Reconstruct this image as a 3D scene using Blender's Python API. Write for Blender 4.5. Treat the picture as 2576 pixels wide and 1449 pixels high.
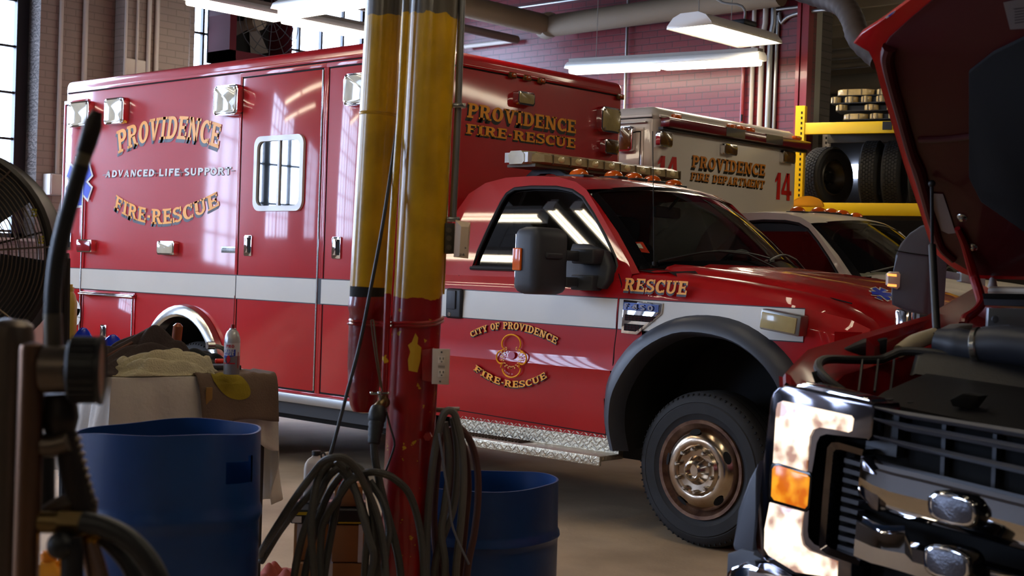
import bpy, bmesh, math, random
from mathutils import Vector, Matrix
scene = bpy.context.scene
for o in list(bpy.data.objects):
    bpy.data.objects.remove(o)
COL = scene.collection
PI = math.pi
W, H, FPX = 2576, 1449, 3446.0
# ------------------------------------------------------------------ camera
YAW, PITCH, ROLL, CAMH = 0.74290, -0.01298, 0.03303, 1.40
FW = Vector((-math.sin(YAW)*math.cos(PITCH), math.cos(YAW)*math.cos(PITCH), math.sin(PITCH)))
_r = Vector((math.cos(YAW), math.sin(YAW), 0)); _u = _r.cross(FW)
RT = math.cos(ROLL)*_r + math.sin(ROLL)*_u
UP = -math.sin(ROLL)*_r + math.cos(ROLL)*_u
EYE = Vector((0, 0, CAMH))
cd = bpy.data.cameras.new('camera'); cam = bpy.data.objects.new('camera', cd); COL.objects.link(cam)
cd.sensor_width = 36.0; cd.lens = 36.0*FPX/W; cd.clip_start = 0.05; cd.clip_end = 200
M = Matrix(((RT.x, UP.x, -FW.x, EYE.x), (RT.y, UP.y, -FW.y, EYE.y), (RT.z, UP.z, -FW.z, EYE.z), (0, 0, 0, 1)))
cam.matrix_world = M
cd.dof.use_dof = True; cd.dof.focus_distance = 7.6; cd.dof.aperture_fstop = 5.6
scene.camera = cam
# ------------------------------------------------------------------ world, exposure
vs = scene.view_settings
vs.view_transform = 'Standard'; vs.look = 'None'; vs.gamma = 1.0; vs.use_curve_mapping = False
vs.exposure = 0.0
scene.display_settings.display_device = 'sRGB'
SKY = 19.0          # brightness of the frosted daylight panes
TUBE = 24.0        # brightness of the fluorescent tubes
wd = bpy.data.worlds.new('daylight'); scene.world = wd; wd.use_nodes = True
bg = wd.node_tree.nodes['Background']; bg.inputs[0].default_value = (0.55, 0.70, 1.0, 1); bg.inputs[1].default_value = 0.3
# ------------------------------------------------------------------ pixel -> place helpers (2576 x 1449 frame)
def ray(x, y): return FW + RT*((x-W/2)/FPX) - UP*((y-H/2)/FPX)
def onY(x, y, Y): d = ray(x, y); return EYE + d*(Y/d.y)
def onX(x, y, X): d = ray(x, y); return EYE + d*(X/d.x)
def onZ(x, y, Z): d = ray(x, y); return EYE + d*((Z-CAMH)/d.z)
def atd(x, y, D): return EYE + ray(x, y)*D
def onP(x, y, p, n): d = ray(x, y); return EYE + d*((p-EYE).dot(n)/d.dot(n))
# ------------------------------------------------------------------ materials
def lin(c):
    def f(v): return v/12.92 if v <= 0.04045 else ((v+0.055)/1.055)**2.4
    return tuple(f(v/255.0) for v in c)
MATS = {}
def mat(name, rgb=(128,128,128), rough=0.5, metal=0.0, coat=0.0, var=0.0, vscale=8.0, bump=0.0, bscale=60.0, spec=0.5, rgb2=None, thresh=None, alpha=None, trans=0.0, linear=None, croug=0.05, stretch=None):
    if name in MATS: return MATS[name]
    m = bpy.data.materials.new(name); m.use_nodes = True; MATS[name] = m
    nt = m.node_tree; b = nt.nodes['Principled BSDF']
    c = linear or lin(rgb)
    b.inputs['Base Color'].default_value = (*c, 1); b.inputs['Roughness'].default_value = rough
    b.inputs['Metallic'].default_value = metal; b.inputs['Coat Weight'].default_value = coat
    b.inputs['Coat Roughness'].default_value = croug; b.inputs['Specular IOR Level'].default_value = spec
    b.inputs['Transmission Weight'].default_value = trans
    if var or bump or rgb2:
        tc = nt.nodes.new('ShaderNodeTexCoord'); src = tc.outputs['Object']
        if stretch:
            mp = nt.nodes.new('ShaderNodeMapping'); mp.inputs['Scale'].default_value = stretch
            nt.links.new(src, mp.inputs[0]); src = mp.outputs[0]
        if var or rgb2:
            n = nt.nodes.new('ShaderNodeTexNoise'); n.inputs['Scale'].default_value = vscale; n.inputs['Detail'].default_value = 6
            nt.links.new(src, n.inputs['Vector'])
            rp = nt.nodes.new('ShaderNodeValToRGB'); nt.links.new(n.outputs['Fac'], rp.inputs[0])
            c2 = lin(rgb2) if rgb2 else tuple(v*(1-var) for v in c)
            if thresh:
                rp.color_ramp.elements[0].position = thresh; rp.color_ramp.elements[1].position = thresh+0.03
                rp.color_ramp.elements[0].color = (*c, 1); rp.color_ramp.elements[1].color = (*c2, 1)
            else:
                rp.color_ramp.elements[0].position = 0.3; rp.color_ramp.elements[1].position = 0.7
                rp.color_ramp.elements[0].color = (*c2, 1); rp.color_ramp.elements[1].color = (*c, 1)
            nt.links.new(rp.outputs[0], b.inputs['Base Color'])
        if bump:
            n2 = nt.nodes.new('ShaderNodeTexNoise'); n2.inputs['Scale'].default_value = bscale; n2.inputs['Detail'].default_value = 4
            nt.links.new(src, n2.inputs['Vector'])
            bp = nt.nodes.new('ShaderNodeBump'); bp.inputs['Strength'].default_value = bump; bp.inputs['Distance'].default_value = 0.01
            nt.links.new(n2.outputs['Fac'], bp.inputs['Height']); nt.links.new(bp.outputs[0], b.inputs['Normal'])
    return m
def emis(name, rgb, s, linear=None):
    if name in MATS: return MATS[name]
    m = bpy.data.materials.new(name); m.use_nodes = True; MATS[name] = m
    nt = m.node_tree; b = nt.nodes['Principled BSDF']; c = linear or lin(rgb)
    b.inputs['Base Color'].default_value = (*c, 1); b.inputs['Emission Color'].default_value = (*c, 1)
    b.inputs['Emission Strength'].default_value = s
    return m
def glass(name, tint=(1,1,1), refl=1.0, rough=0.02):
    if name in MATS: return MATS[name]
    m = bpy.data.materials.new(name); m.use_nodes = True; MATS[name] = m
    nt = m.node_tree; nt.nodes.remove(nt.nodes['Principled BSDF'])
    out = nt.nodes['Material Output']
    t = nt.nodes.new('ShaderNodeBsdfTransparent'); t.inputs[0].default_value = (*tint, 1)
    g = nt.nodes.new('ShaderNodeBsdfGlossy'); g.inputs['Roughness'].default_value = rough
    f = nt.nodes.new('ShaderNodeFresnel'); f.inputs[0].default_value = 1.5
    mu = nt.nodes.new('ShaderNodeMath'); mu.operation = 'MULTIPLY'; mu.inputs[1].default_value = refl; mu.use_clamp = True
    nt.links.new(f.outputs[0], mu.inputs[0])
    mx = nt.nodes.new('ShaderNodeMixShader'); nt.links.new(mu.outputs[0], mx.inputs[0])
    nt.links.new(t.outputs[0], mx.inputs[1]); nt.links.new(g.outputs[0], mx.inputs[2]); nt.links.new(mx.outputs[0], out.inputs[0])
    return m
def brick(name, rgb, rgb2, mortar, rough, plane, bw=0.213, bh=0.0745, bump=0.5, coat=0.0):
    m = bpy.data.materials.new(name); m.use_nodes = True; MATS[name] = m
    nt = m.node_tree; b = nt.nodes['Principled BSDF']; b.inputs['Roughness'].default_value = rough; b.inputs['Coat Weight'].default_value = coat
    b.inputs['Coat Roughness'].default_value = 0.25
    g = nt.nodes.new('ShaderNodeNewGeometry'); sx = nt.nodes.new('ShaderNodeSeparateXYZ'); nt.links.new(g.outputs['Position'], sx.inputs[0])
    cx = nt.nodes.new('ShaderNodeCombineXYZ')
    nt.links.new(sx.outputs['X' if plane == 'Y' else 'Y'], cx.inputs[0]); nt.links.new(sx.outputs['Z'], cx.inputs[1])
    br = nt.nodes.new('ShaderNodeTexBrick'); br.inputs['Scale'].default_value = 1.0
    br.inputs['Brick Width'].default_value = bw; br.inputs['Row Height'].default_value = bh
    br.inputs['Mortar Size'].default_value = 0.006; br.inputs['Mortar Smooth'].default_value = 0.3
    br.inputs['Color1'].default_value = (*lin(rgb), 1); br.inputs['Color2'].default_value = (*lin(rgb2), 1); br.inputs['Mortar'].default_value = (*lin(mortar), 1)
    nt.links.new(cx.outputs[0], br.inputs['Vector']); nt.links.new(br.outputs['Color'], b.inputs['Base Color'])
    bp = nt.nodes.new('ShaderNodeBump'); bp.inputs['Strength'].default_value = bump; bp.inputs['Distance'].default_value = 0.008; bp.invert = True
    n2 = nt.nodes.new('ShaderNodeTexNoise'); n2.inputs['Scale'].default_value = 30; nt.links.new(g.outputs['Position'], n2.inputs['Vector'])
    ad = nt.nodes.new('ShaderNodeMath'); ad.operation = 'MULTIPLY_ADD'; ad.inputs[1].default_value = -0.25
    nt.links.new(n2.outputs['Fac'], ad.inputs[0]); nt.links.new(br.outputs['Fac'], ad.inputs[2])
    nt.links.new(ad.outputs[0], bp.inputs['Height']); nt.links.new(bp.outputs[0], b.inputs['Normal'])
    return m
# ------------------------------------------------------------------ mesh builder
class MB:
    def __init__(s): s.bm = bmesh.new()
    def v(s, p): return s.bm.verts.new(p)
    def face(s, pts):
        try: return s.bm.faces.new([s.v(p) for p in pts])
        except Exception: return None
    def box(s, lo, hi, bev=0.0, seg=2, rot=None, pivot=None):
        c = [(a+b)/2 for a, b in zip(lo, hi)]; d = [abs(b-a) for a, b in zip(lo, hi)]
        r = bmesh.ops.create_cube(s.bm, size=1.0)
        vs_ = r['verts']
        for v in vs_: v.co = Vector((v.co.x*d[0]+c[0], v.co.y*d[1]+c[1], v.co.z*d[2]+c[2]))
        if bev > 0:
            es = list({e for v in vs_ for e in v.link_edges})
            b = bmesh.ops.bevel(s.bm, geom=es, offset=min(bev, min(d)*0.49), segments=seg, profile=0.5, affect='EDGES')
            vs_ = list({v for f in b['faces'] for v in f.verts} | {v for v in vs_ if v.is_valid})
        if rot is not None:
            pv = Vector(pivot) if pivot else Vector(c)
            for v in vs_: v.co = rot @ (v.co-pv) + pv
        return s
    def obox(s, c, ax, ay, az, bev=0.0, seg=2):
        """box with centre c and half-axis vectors"""
        r = bmesh.ops.create_cube(s.bm, size=2.0); vs_ = r['verts']
        L = [Vector(a).length for a in (ax, ay, az)]
        for v in vs_: v.co = Vector((v.co.x*L[0], v.co.y*L[1], v.co.z*L[2]))
        if bev > 0:
            es = list({e for v in vs_ for e in v.link_edges})
            b = bmesh.ops.bevel(s.bm, geom=es, offset=min(bev, min(L)*0.95), segments=seg, profile=0.5, affect='EDGES')
            vs_ = list({v for f in b['faces'] for v in f.verts} | {v for v in vs_ if v.is_valid})
        A = Matrix((Vector(ax).normalized(), Vector(ay).normalized(), Vector(az).normalized())).transposed()
        for v in vs_: v.co = A @ v.co + Vector(c)
        return s
    def prism(s, pts, vec, bev=0.0, seg=2, ends='both'):
        """closed 3D polygon swept along vec"""
        vec = Vector(vec); pts = [Vector(p) for p in pts]
        a = [s.v(p) for p in pts]; b = [s.v(p+vec) for p in pts]; n = len(pts)
        fs = []
        f1 = s.bm.faces.new(a); f2 = s.bm.faces.new(b[::-1]); fs += [f1, f2]
        for i in range(n): fs.append(s.bm.faces.new((a[i], b[i], b[(i+1) % n], a[(i+1) % n])))
        if bev > 0:
            es = set()
            if ends in ('both', 'a'): es |= set(f1.edges)
            if ends in ('both', 'b'): es |= set(f2.edges)
            bmesh.ops.bevel(s.bm, geom=list(es), offset=bev, segments=seg, profile=0.5, affect='EDGES', clamp_overlap=True)
        return s
    def tube(s, path, r, seg=10, closed=False, caps=True, smooth=0):
        P = [Vector(p) for p in path]
        if smooth: P = crv(P, smooth, closed)
        n = len(P); rr = r if isinstance(r, (list, tuple)) else None
        if rr and len(rr) != n:
            rr = [rr[0]+(rr[-1]-rr[0])*i/(n-1) for i in range(n)] if len(rr) == 2 else [lerp_list(rr, i/(n-1)) for i in range(n)]
        rings = []; prev = None
        for i, p in enumerate(P):
            if closed: t = (P[(i+1) % n]-P[i-1])
            else: t = P[min(i+1, n-1)]-P[max(i-1, 0)]
            if t.length < 1e-9: t = Vector((0, 0, 1))
            t.normalize()
            if prev is None:
                q = Vector((0, 0, 1)) if abs(t.z) < 0.9 else Vector((1, 0, 0))
                x = t.cross(q).normalized()
            else:
                x = (prev-t*prev.dot(t)); x.normalize()
            prev = x; y = t.cross(x); ra = rr[i] if rr else r
            rings.append([s.v(p+(x*math.cos(2*PI*k/seg)+y*math.sin(2*PI*k/seg))*ra) for k in range(seg)])
        m = n if closed else n-1
        for i in range(m):
            A, B = rings[i], rings[(i+1) % n]
            for k in range(seg): s.bm.faces.new((A[k], A[(k+1) % seg], B[(k+1) % seg], B[k]))
        if caps and not closed:
            s.bm.faces.new(rings[0][::-1]); s.bm.faces.new(rings[-1])
        return s
    def lathe(s, prof, o, ax=(0, 0, 1), seg=32, a0=0.0, a1=None, ref=None):
        """prof = list of (radius, height along ax)"""
        ax = Vector(ax).normalized(); o = Vector(o)
        q = Vector(ref) if ref else (Vector((1, 0, 0)) if abs(ax.x) < 0.9 else Vector((0, 1, 0)))
        x = (q-ax*q.dot(ax)).normalized(); y = ax.cross(x)
        full = a1 is None; n = seg if full else seg+1
        end = 2*PI if full else a1
        rings = []
        for r, h in prof:
            if abs(r) < 1e-6: rings.append([s.v(o+ax*h)]*n)
            else: rings.append([s.v(o+ax*h+(x*math.cos(a0+(end-a0)*k/seg)+y*math.sin(a0+(end-a0)*k/seg))*r) for k in range(n)])
        for A, B in zip(rings, rings[1:]):
            for k in range(seg):
                k2 = (k+1) % n
                q4 = [A[k], A[k2], B[k2], B[k]]; u = []
                for w in q4:
                    if w not in u: u.append(w)
                if len(u) >= 3:
                    try: s.bm.faces.new(u)
                    except Exception: pass
        return s
    def cyl(s, a, b, r, seg=16, r2=None, bev=0.0):
        a = Vector(a); b = Vector(b); L = (b-a).length; r2 = r if r2 is None else r2
        if bev: pr = [(0, 0), (r-bev, 0), (r, bev), (r2, L-bev), (r2-bev, L), (0, L)]
        else: pr = [(0, 0), (r, 0), (r2, L), (0, L)]
        return s.lathe(pr, a, b-a, seg)
    def ball(s, c, r, seg=16, sc=(1, 1, 1)):
        rr = bmesh.ops.create_uvsphere(s.bm, u_segments=seg, v_segments=max(6, seg//2), radius=r)
        for v in rr['verts']: v.co = Vector((v.co.x*sc[0], v.co.y*sc[1], v.co.z*sc[2]))+Vector(c)
        return s
    def grid(s, rows, closed=False):
        R = [[s.v(p) for p in row] for row in rows]
        for A, B in zip(R, R[1:]):
            n = len(A)
            for k in range(n if closed else n-1):
                try: s.bm.faces.new((A[k], A[(k+1) % n], B[(k+1) % n], B[k]))
                except Exception: pass
        return s
    def build(s, name, m, parent=None, ang=35, solid=0.0, label=None, flat=False, weld=True, kind=None, sub=0):
        bm = s.bm
        if weld: bmesh.ops.remove_doubles(bm, verts=bm.verts, dist=1e-5)
        bmesh.ops.recalc_face_normals(bm, faces=bm.faces)
        ca = math.radians(ang)
        for f in bm.faces: f.smooth = not flat
        for e in bm.edges:
            if len(e.link_faces) == 2: e.smooth = e.calc_face_angle(0) < ca
        off = Vector((0, 0, 0))
        if parent is not None:
            q = parent
            while q is not None: off += q.location; q = q.parent
        elif bm.verts:
            xs = [v.co for v in bm.verts]
            off = Vector(((min(p.x for p in xs)+max(p.x for p in xs))/2, (min(p.y for p in xs)+max(p.y for p in xs))/2, min(p.z for p in xs)))
        for v in bm.verts: v.co -= off
        me = bpy.data.meshes.new(name); bm.to_mesh(me); bm.free()
        o = bpy.data.objects.new(name, me); COL.objects.link(o)
        if isinstance(m, (list, tuple)):
            for q in m: me.materials.append(q)
        else: me.materials.append(m)
        if parent is not None: o.parent = parent
        else: o.location = off
        if solid:
            md = o.modifiers.new('thickness', 'SOLIDIFY'); md.thickness = solid; md.offset = 0
        if sub:
            md = o.modifiers.new('smooth', 'SUBSURF'); md.levels = sub; md.render_levels = sub
        if label: o['label'] = label
        if kind: o['kind'] = kind
        return o
def lerp_list(L, t):
    x = t*(len(L)-1); i = min(int(x), len(L)-2); return L[i]+(L[i+1]-L[i])*(x-i)
def crv(P, n=6, closed=False):
    """Catmull-Rom through points"""
    P = [Vector(p) for p in P]; out = []; N = len(P)
    for i in range(N if closed else N-1):
        p1, p2 = P[i], P[(i+1) % N]
        p0 = P[i-1] if (closed or i > 0) else p1*2-p2
        p3 = P[(i+2) % N] if (closed or i+2 < N) else p2*2-p1
        for k in range(n):
            t = k/n
            out.append(0.5*((2*p1)+(p2-p0)*t+(2*p0-5*p1+4*p2-p3)*t*t+(3*p1-p0-3*p2+p3)*t**3))
    if not closed: out.append(P[-1])
    return out
def rrect(x0, y0, x1, y1, r, n=5):
    pts = []
    for cx, cy, a in ((x1-r, y1-r, 0), (x0+r, y1-r, 90), (x0+r, y0+r, 180), (x1-r, y0+r, 270)):
        for k in range(n+1):
            t = math.radians(a+90*k/n); pts.append((cx+r*math.cos(t), cy+r*math.sin(t)))
    return pts
def thing(name, label, cat, loc, group=None):
    o = bpy.data.objects.new(name, None); COL.objects.link(o); o.location = Vector(loc); o.empty_display_size = 0.1
    o['label'] = label; o['category'] = cat
    if group: o['group'] = group
    return o
def tag(o, label, cat, group=None):
    o['label'] = label; o['category'] = cat
    if group: o['group'] = group
    return o
def struct(o):
    o['kind'] = 'structure'; return o
def copy_tree(o, loc=None, label=None, parent=None):
    c = o.copy(); COL.objects.link(c)
    if parent is not None: c.parent = parent
    if loc is not None: c.location = Vector(loc)
    if label: c['label'] = label
    for ch in list(o.children): copy_tree(ch, parent=c)
    return c
def on_mesh(o, x, y, off=0.003):
    """point of mesh o seen at a picture point, lifted off along its normal"""
    from mathutils.bvhtree import BVHTree
    if 'bvh' not in o_cache or o_cache['bvh'][0] != o.name:
        T = Vector((0, 0, 0)); q = o
        while q is not None: T += q.location; q = q.parent
        o_cache['bvh'] = (o.name, BVHTree.FromPolygons([v.co+T for v in o.data.vertices], [tuple(p.vertices) for p in o.data.polygons]))
    hit = o_cache['bvh'][1].ray_cast(EYE, ray(x, y).normalized())
    if hit[0] is None: return None
    n = hit[1] if hit[1].dot(EYE-hit[0]) > 0 else -hit[1]
    return hit[0]+n*off
o_cache = {}
def ring(b, pts_out, pts_in, d):
    """flat frame between two loops with same count, thickened by vector d"""
    n = len(pts_out); d = Vector(d)
    for i in range(n):
        j = (i+1) % n
        a, b2, c, e = [Vector(p) for p in (pts_out[i], pts_out[j], pts_in[j], pts_in[i])]
        b.face((a+d, b2+d, c+d, e+d)); b.face((a, b2, b2+d, a+d)); b.face((e, c, c+d, e+d)); b.face((a, b2, c, e))
# ------------------------------------------------------------------ palette
RED = mat('red_paint', linear=(0.44, 0.002, 0.005), rough=0.4, coat=0.7, croug=0.03, var=0.10, vscale=3, spec=0.2)
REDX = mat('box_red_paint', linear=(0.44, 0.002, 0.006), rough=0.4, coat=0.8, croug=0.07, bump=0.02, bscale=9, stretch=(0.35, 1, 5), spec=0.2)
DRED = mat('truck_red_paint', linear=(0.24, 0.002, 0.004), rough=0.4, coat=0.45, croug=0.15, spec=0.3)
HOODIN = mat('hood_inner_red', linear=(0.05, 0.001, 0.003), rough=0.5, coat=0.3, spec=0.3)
WHT = mat('white_paint', (226, 220, 210), rough=0.35, coat=0.6)
STRIPE = mat('white_stripe_film', (206, 202, 192), rough=0.35, var=0.06, vscale=2)
BLK = mat('black_plastic', (24, 25, 29), rough=0.5)
BLKG = mat('gloss_black', (8, 8, 10), rough=0.15)
DKGR = mat('dark_grey_plastic', (52, 55, 62), rough=0.55, bump=0.1, bscale=300)
MIDGR = mat('mid_grey_plastic', (92, 98, 112), rough=0.5, bump=0.08, bscale=300)
FLARE = mat('flare_grey_plastic', (58, 61, 70), rough=0.42)
RUB = mat('rubber', (26, 26, 28), rough=0.8, bump=0.2, bscale=80)
TYRE = mat('tyre_rubber', (36, 36, 39), rough=0.75, var=0.3, vscale=14)
CHR = mat('chrome', (225, 225, 228), rough=0.06, metal=1.0)
STEEL = mat('polished_steel', (200, 198, 192), rough=0.22, metal=1.0)
HUBM = mat('worn_wheel_steel', (214, 202, 186), rough=0.20, metal=1.0, rgb2=(158, 132, 106), vscale=6)
RUST = mat('rusty_rim', (126, 96, 76), rough=0.5, metal=0.6, rgb2=(74, 46, 36), vscale=16)
ALU = mat('dull_aluminium', (160, 160, 158), rough=0.35, metal=0.9)
TREAD = mat('diamond_plate', (196, 186, 164), rough=0.4, metal=0.75, bump=0.8, bscale=60)
VOID = mat('dark_void', (7, 6, 7), rough=0.9)
UND = mat('dark_underbody', (14, 13, 13), rough=0.85)
LENSW = mat('clear_lens', (214, 208, 186), rough=0.12, coat=0.8, var=0.18, vscale=14)
LENSY = mat('smoked_amber_lens', (104, 70, 26), rough=0.2, coat=0.8, var=0.4, vscale=20)
LENSA = mat('amber_lens', (226, 96, 10), rough=0.2, coat=0.8)
LENSR = mat('red_lens', (140, 22, 34), rough=0.15, coat=0.8)
LENSB = mat('light_bar_lens', (190, 172, 120), rough=0.2, coat=0.6, var=0.3, vscale=10)
GOLD = mat('gold_lettering', (252, 166, 10), rough=0.4)
SHAD = mat('lettering_shadow_grey', (74, 74, 82), rough=0.45)
SHADK = mat('lettering_shadow_black', (22, 18, 14), rough=0.45)
DEC_W = mat('white_lettering', (224, 220, 216), rough=0.4)
DEC_R = mat('red_lettering', (196, 24, 26), rough=0.4)
DEC_B = mat('blue_emblem', (14, 62, 214), rough=0.35)
SIDEGL = glass('dark_side_glass', (0.10, 0.115, 0.125), 2.2)
WSGL = glass('windshield_glass', (0.88, 0.92, 0.87), 1.0)
WINGL = glass('mirrored_window_glass', (0.10, 0.11, 0.12), 6.0)
FLOORM = mat('concrete_floor', (208, 180, 146), rough=0.75, spec=0.2, rgb2=(164, 140, 112), vscale=1.3, bump=0.15, bscale=40)
BEIGE = brick('painted_beige_brick', (134, 119, 109), (129, 114, 105), (114, 100, 92), 0.7, 'X', bump=0.35)
REDBR = brick('painted_red_brick', (98, 9, 19), (88, 8, 17), (60, 6, 13), 0.36, 'Y', bump=0.6, coat=0.2)
GREYW = mat('grey_wall', (84, 76, 70), rough=0.7, bump=0.3, bscale=20)
CEIL = mat('dark_ceiling', (74, 66, 60), rough=0.85)
CEILW = mat('pale_ceiling_deck', (200, 196, 186), rough=0.7)
SASH = mat('black_window_sash', (18, 20, 24), rough=0.5)
PANE = emis('frosted_daylight_pane', (196, 218, 255), SKY)
TUBEM = emis('lit_fluorescent_tube', (255, 240, 212), TUBE)
PIPEW = mat('pale_painted_pipe', (176, 166, 156), rough=0.5)
PIPEG = mat('galvanised_pipe', (150, 150, 150), rough=0.35, metal=0.8)
LAGG = mat('lagged_pipe_wrap', (116, 102, 84), rough=0.8, bump=0.2, bscale=30)
YEL = mat('yellow_rack_paint', (250, 205, 16), rough=0.4)
CARD = mat('cardboard', (158, 108, 62), rough=0.85, var=0.12, vscale=6)

# ------------------------------------------------------------------ room shell
def slab(name, lo, hi, m):
    return struct(MB().box(lo, hi).build(name, m))
slab('floor', (-14, -7.5, -0.2), (7, 22, 0.0), FLOORM)
CZ = 5.3
slab('ceiling', (-14, -7.5, CZ), (7, 12.7, CZ+0.2), CEIL)
XW = -13.0
wins = [(-4.6, -2.1), (-0.1, 2.42), (4.45, 6.96), (8.80, 11.95)]
b = MB(); SILL, HEAD = 1.55, 4.72
ys = [-7.5] + [q for w in wins for q in w] + [12.9]
for i in range(0, len(ys), 2):
    b.box((XW-0.4, ys[i], 0), (XW, ys[i+1], CZ))
for a, c in wins:
    b.box((XW-0.4, a, 0), (XW, c, SILL)); b.box((XW-0.4, a, HEAD), (XW, c, CZ))
struct(b.build('wall_rear', BEIGE))
for k, (a, c) in enumerate(wins):
    r = thing('window_%d' % (k+1), '', '', (XW-0.28, (a+c)/2, SILL)); struct(r)
    del r['label']; del r['category']
    f = MB(); X0, X1 = XW-0.30, XW-0.25
    for y0, y1 in ((a, a+0.05), (c-0.13, c)): f.box((X0, y0, SILL), (X1+0.02, y1, HEAD))
    f.box((X0, a, SILL), (X1+0.02, c, SILL+0.06)); f.box((X0, a, HEAD-0.05), (X1+0.02, c, HEAD))
    z = 1.63
    while z < HEAD-0.1:
        f.box((X0, a, z-0.013), (X1, c, z+0.013)); z += 0.47
    y = a+0.34 if k != 3 else a+0.29
    j = 0
    while y < c-0.2:
        w = 0.045 if j % 4 == 3 else 0.014
        f.box((X0, y-w, SILL), (X1, y+w, HEAD)); y += 0.345; j += 1
    f.build('window_frame', SASH, r)
    MB().box((X0-0.03, a, SILL), (X0-0.015, c, HEAD)).build('window_pane', PANE, r)
    MB().box((XW-0.24, a, SILL-0.02), (XW+0.03, c, SILL+0.01)).build('window_sill', PIPEW, r)
# pilaster on the pier between the two visible windows
b = MB(); b.box((XW, 7.78, 0), (XW+0.22, 8.62, CZ), 0.06, 3); struct(b.build('trim_1', BEIGE))
YF = 12.5
XE = onY(2044, 150, YF).x
b = MB(); b.box((-13.4, YF, 0), (XE, YF+0.06, CZ)); struct(b.build('wall_far', REDBR))
YJ1 = onX(2064, 200, XE).y; YJ2 = max(onX(2090, 200, XE).y, YJ1+0.1)
# steel channel at the end of the red wall
REDST = mat('red_steel_channel', (122, 18, 26), rough=0.3, coat=0.3)
xa = onY(2007, 150, YF-0.06).x
b = MB()
b.box((xa, YF-0.06, 0), (XE, YF-0.001, 4.4)); b.box((xa, YF-0.10, 0), (xa+0.04, YF-0.06, 4.4)); b.box((XE-0.05, YF-0.10, 0), (XE, YF-0.06, 4.4)); b.box(((xa+XE)/2-0.02, YF-0.085, 0), ((xa+XE)/2+0.02, YF-0.06, 4.4))
struct(b.build('trim_2', REDST))
b = MB(); b.box((XE-0.3, YF+0.061, 0), (XE-0.001, YJ1, 4.45)); struct(b.build('trim_3', mat('pale_jamb', (150, 148, 138), rough=0.6)))
b = MB(); b.box((-13.4, YJ1+0.001, 0), (XE-0.001, YJ2, 4.45)); struct(b.build('wall_jamb', brick('grey_brick', (84, 78, 74), (76, 70, 66), (60, 56, 52), 0.8, 'Y')))
# lintel over the opening, the next bay behind it
b = MB(); b.box((XE, YF, 4.45), (7, YF+0.4, CZ)); struct(b.build('wall_lintel', REDBR))
slab('ceiling_bay', (-14, 12.9, 4.75), (7, 22, 4.95), CEILW)
slab('wall_bay', (-14, 21.5, 0), (7, 21.7, 5), mat('bay_wall', (104, 100, 98), rough=0.8))
slab('wall_bay_side', (-13.4, 13, 0), (-13.2, 21.5, 5), GREYW)
b = MB()
for i in range(9): b.box((-12, 13.6+i*0.8, 4.58), (6, 13.66+i*0.8, 4.75))
struct(b.build('trim_4', CEILW))
nwins = [(-12.5, -9.7)]
b = MB(); xs_ = [-14] + [q for w in nwins for q in w] + [7]
for i in range(0, len(xs_), 2): b.box((xs_[i], -7.6, 0), (xs_[i+1], -7.3, CZ))
for a, c in nwins: b.box((a, -7.6, 0), (c, -7.3, 1.3)); b.box((a, -7.6, HEAD), (c, -7.3, CZ))
struct(b.build('wall_near', GREYW))
for k, (a, c) in enumerate(nwins):
    r = thing('window_%d' % (k+6), '', '', ((a+c)/2, -7.5, 1.3)); struct(r)
    del r['label']; del r['category']
    f = MB(); x = a+0.02
    while x < c+0.01: f.box((x-0.02, -7.52, 1.3), (x+0.02, -7.47, HEAD)); x += 0.37
    z = 1.32
    while z < HEAD: f.box((a, -7.52, z-0.015), (c, -7.47, z+0.015)); z += 0.48
    f.build('window_frame', SASH, r)
    MB().box((a, -7.56, 1.3), (c, -7.54, HEAD)).build('window_pane', PANE, r)
slab('wall_right', (6.8, -7.5, 0), (7, 21.5, CZ), GREYW)
b = MB()
for x in (-10.6, -6.6, -2.6, 1.4): b.box((x-0.10, -7.3, CZ-0.38), (x+0.10, 12.45, CZ-0.001))
struct(b.build('trim_5', mat('ceiling_beam', (78, 70, 62), rough=0.8)))
# small lit window far back in the next bay
r = MB(); p = onY(2147, 428, 21.45)
r.box((p.x-0.07, 21.44, p.z-0.14), (p.x+0.07, 21.48, p.z+0.10)); struct(r.build('window_5', PANE))
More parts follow.
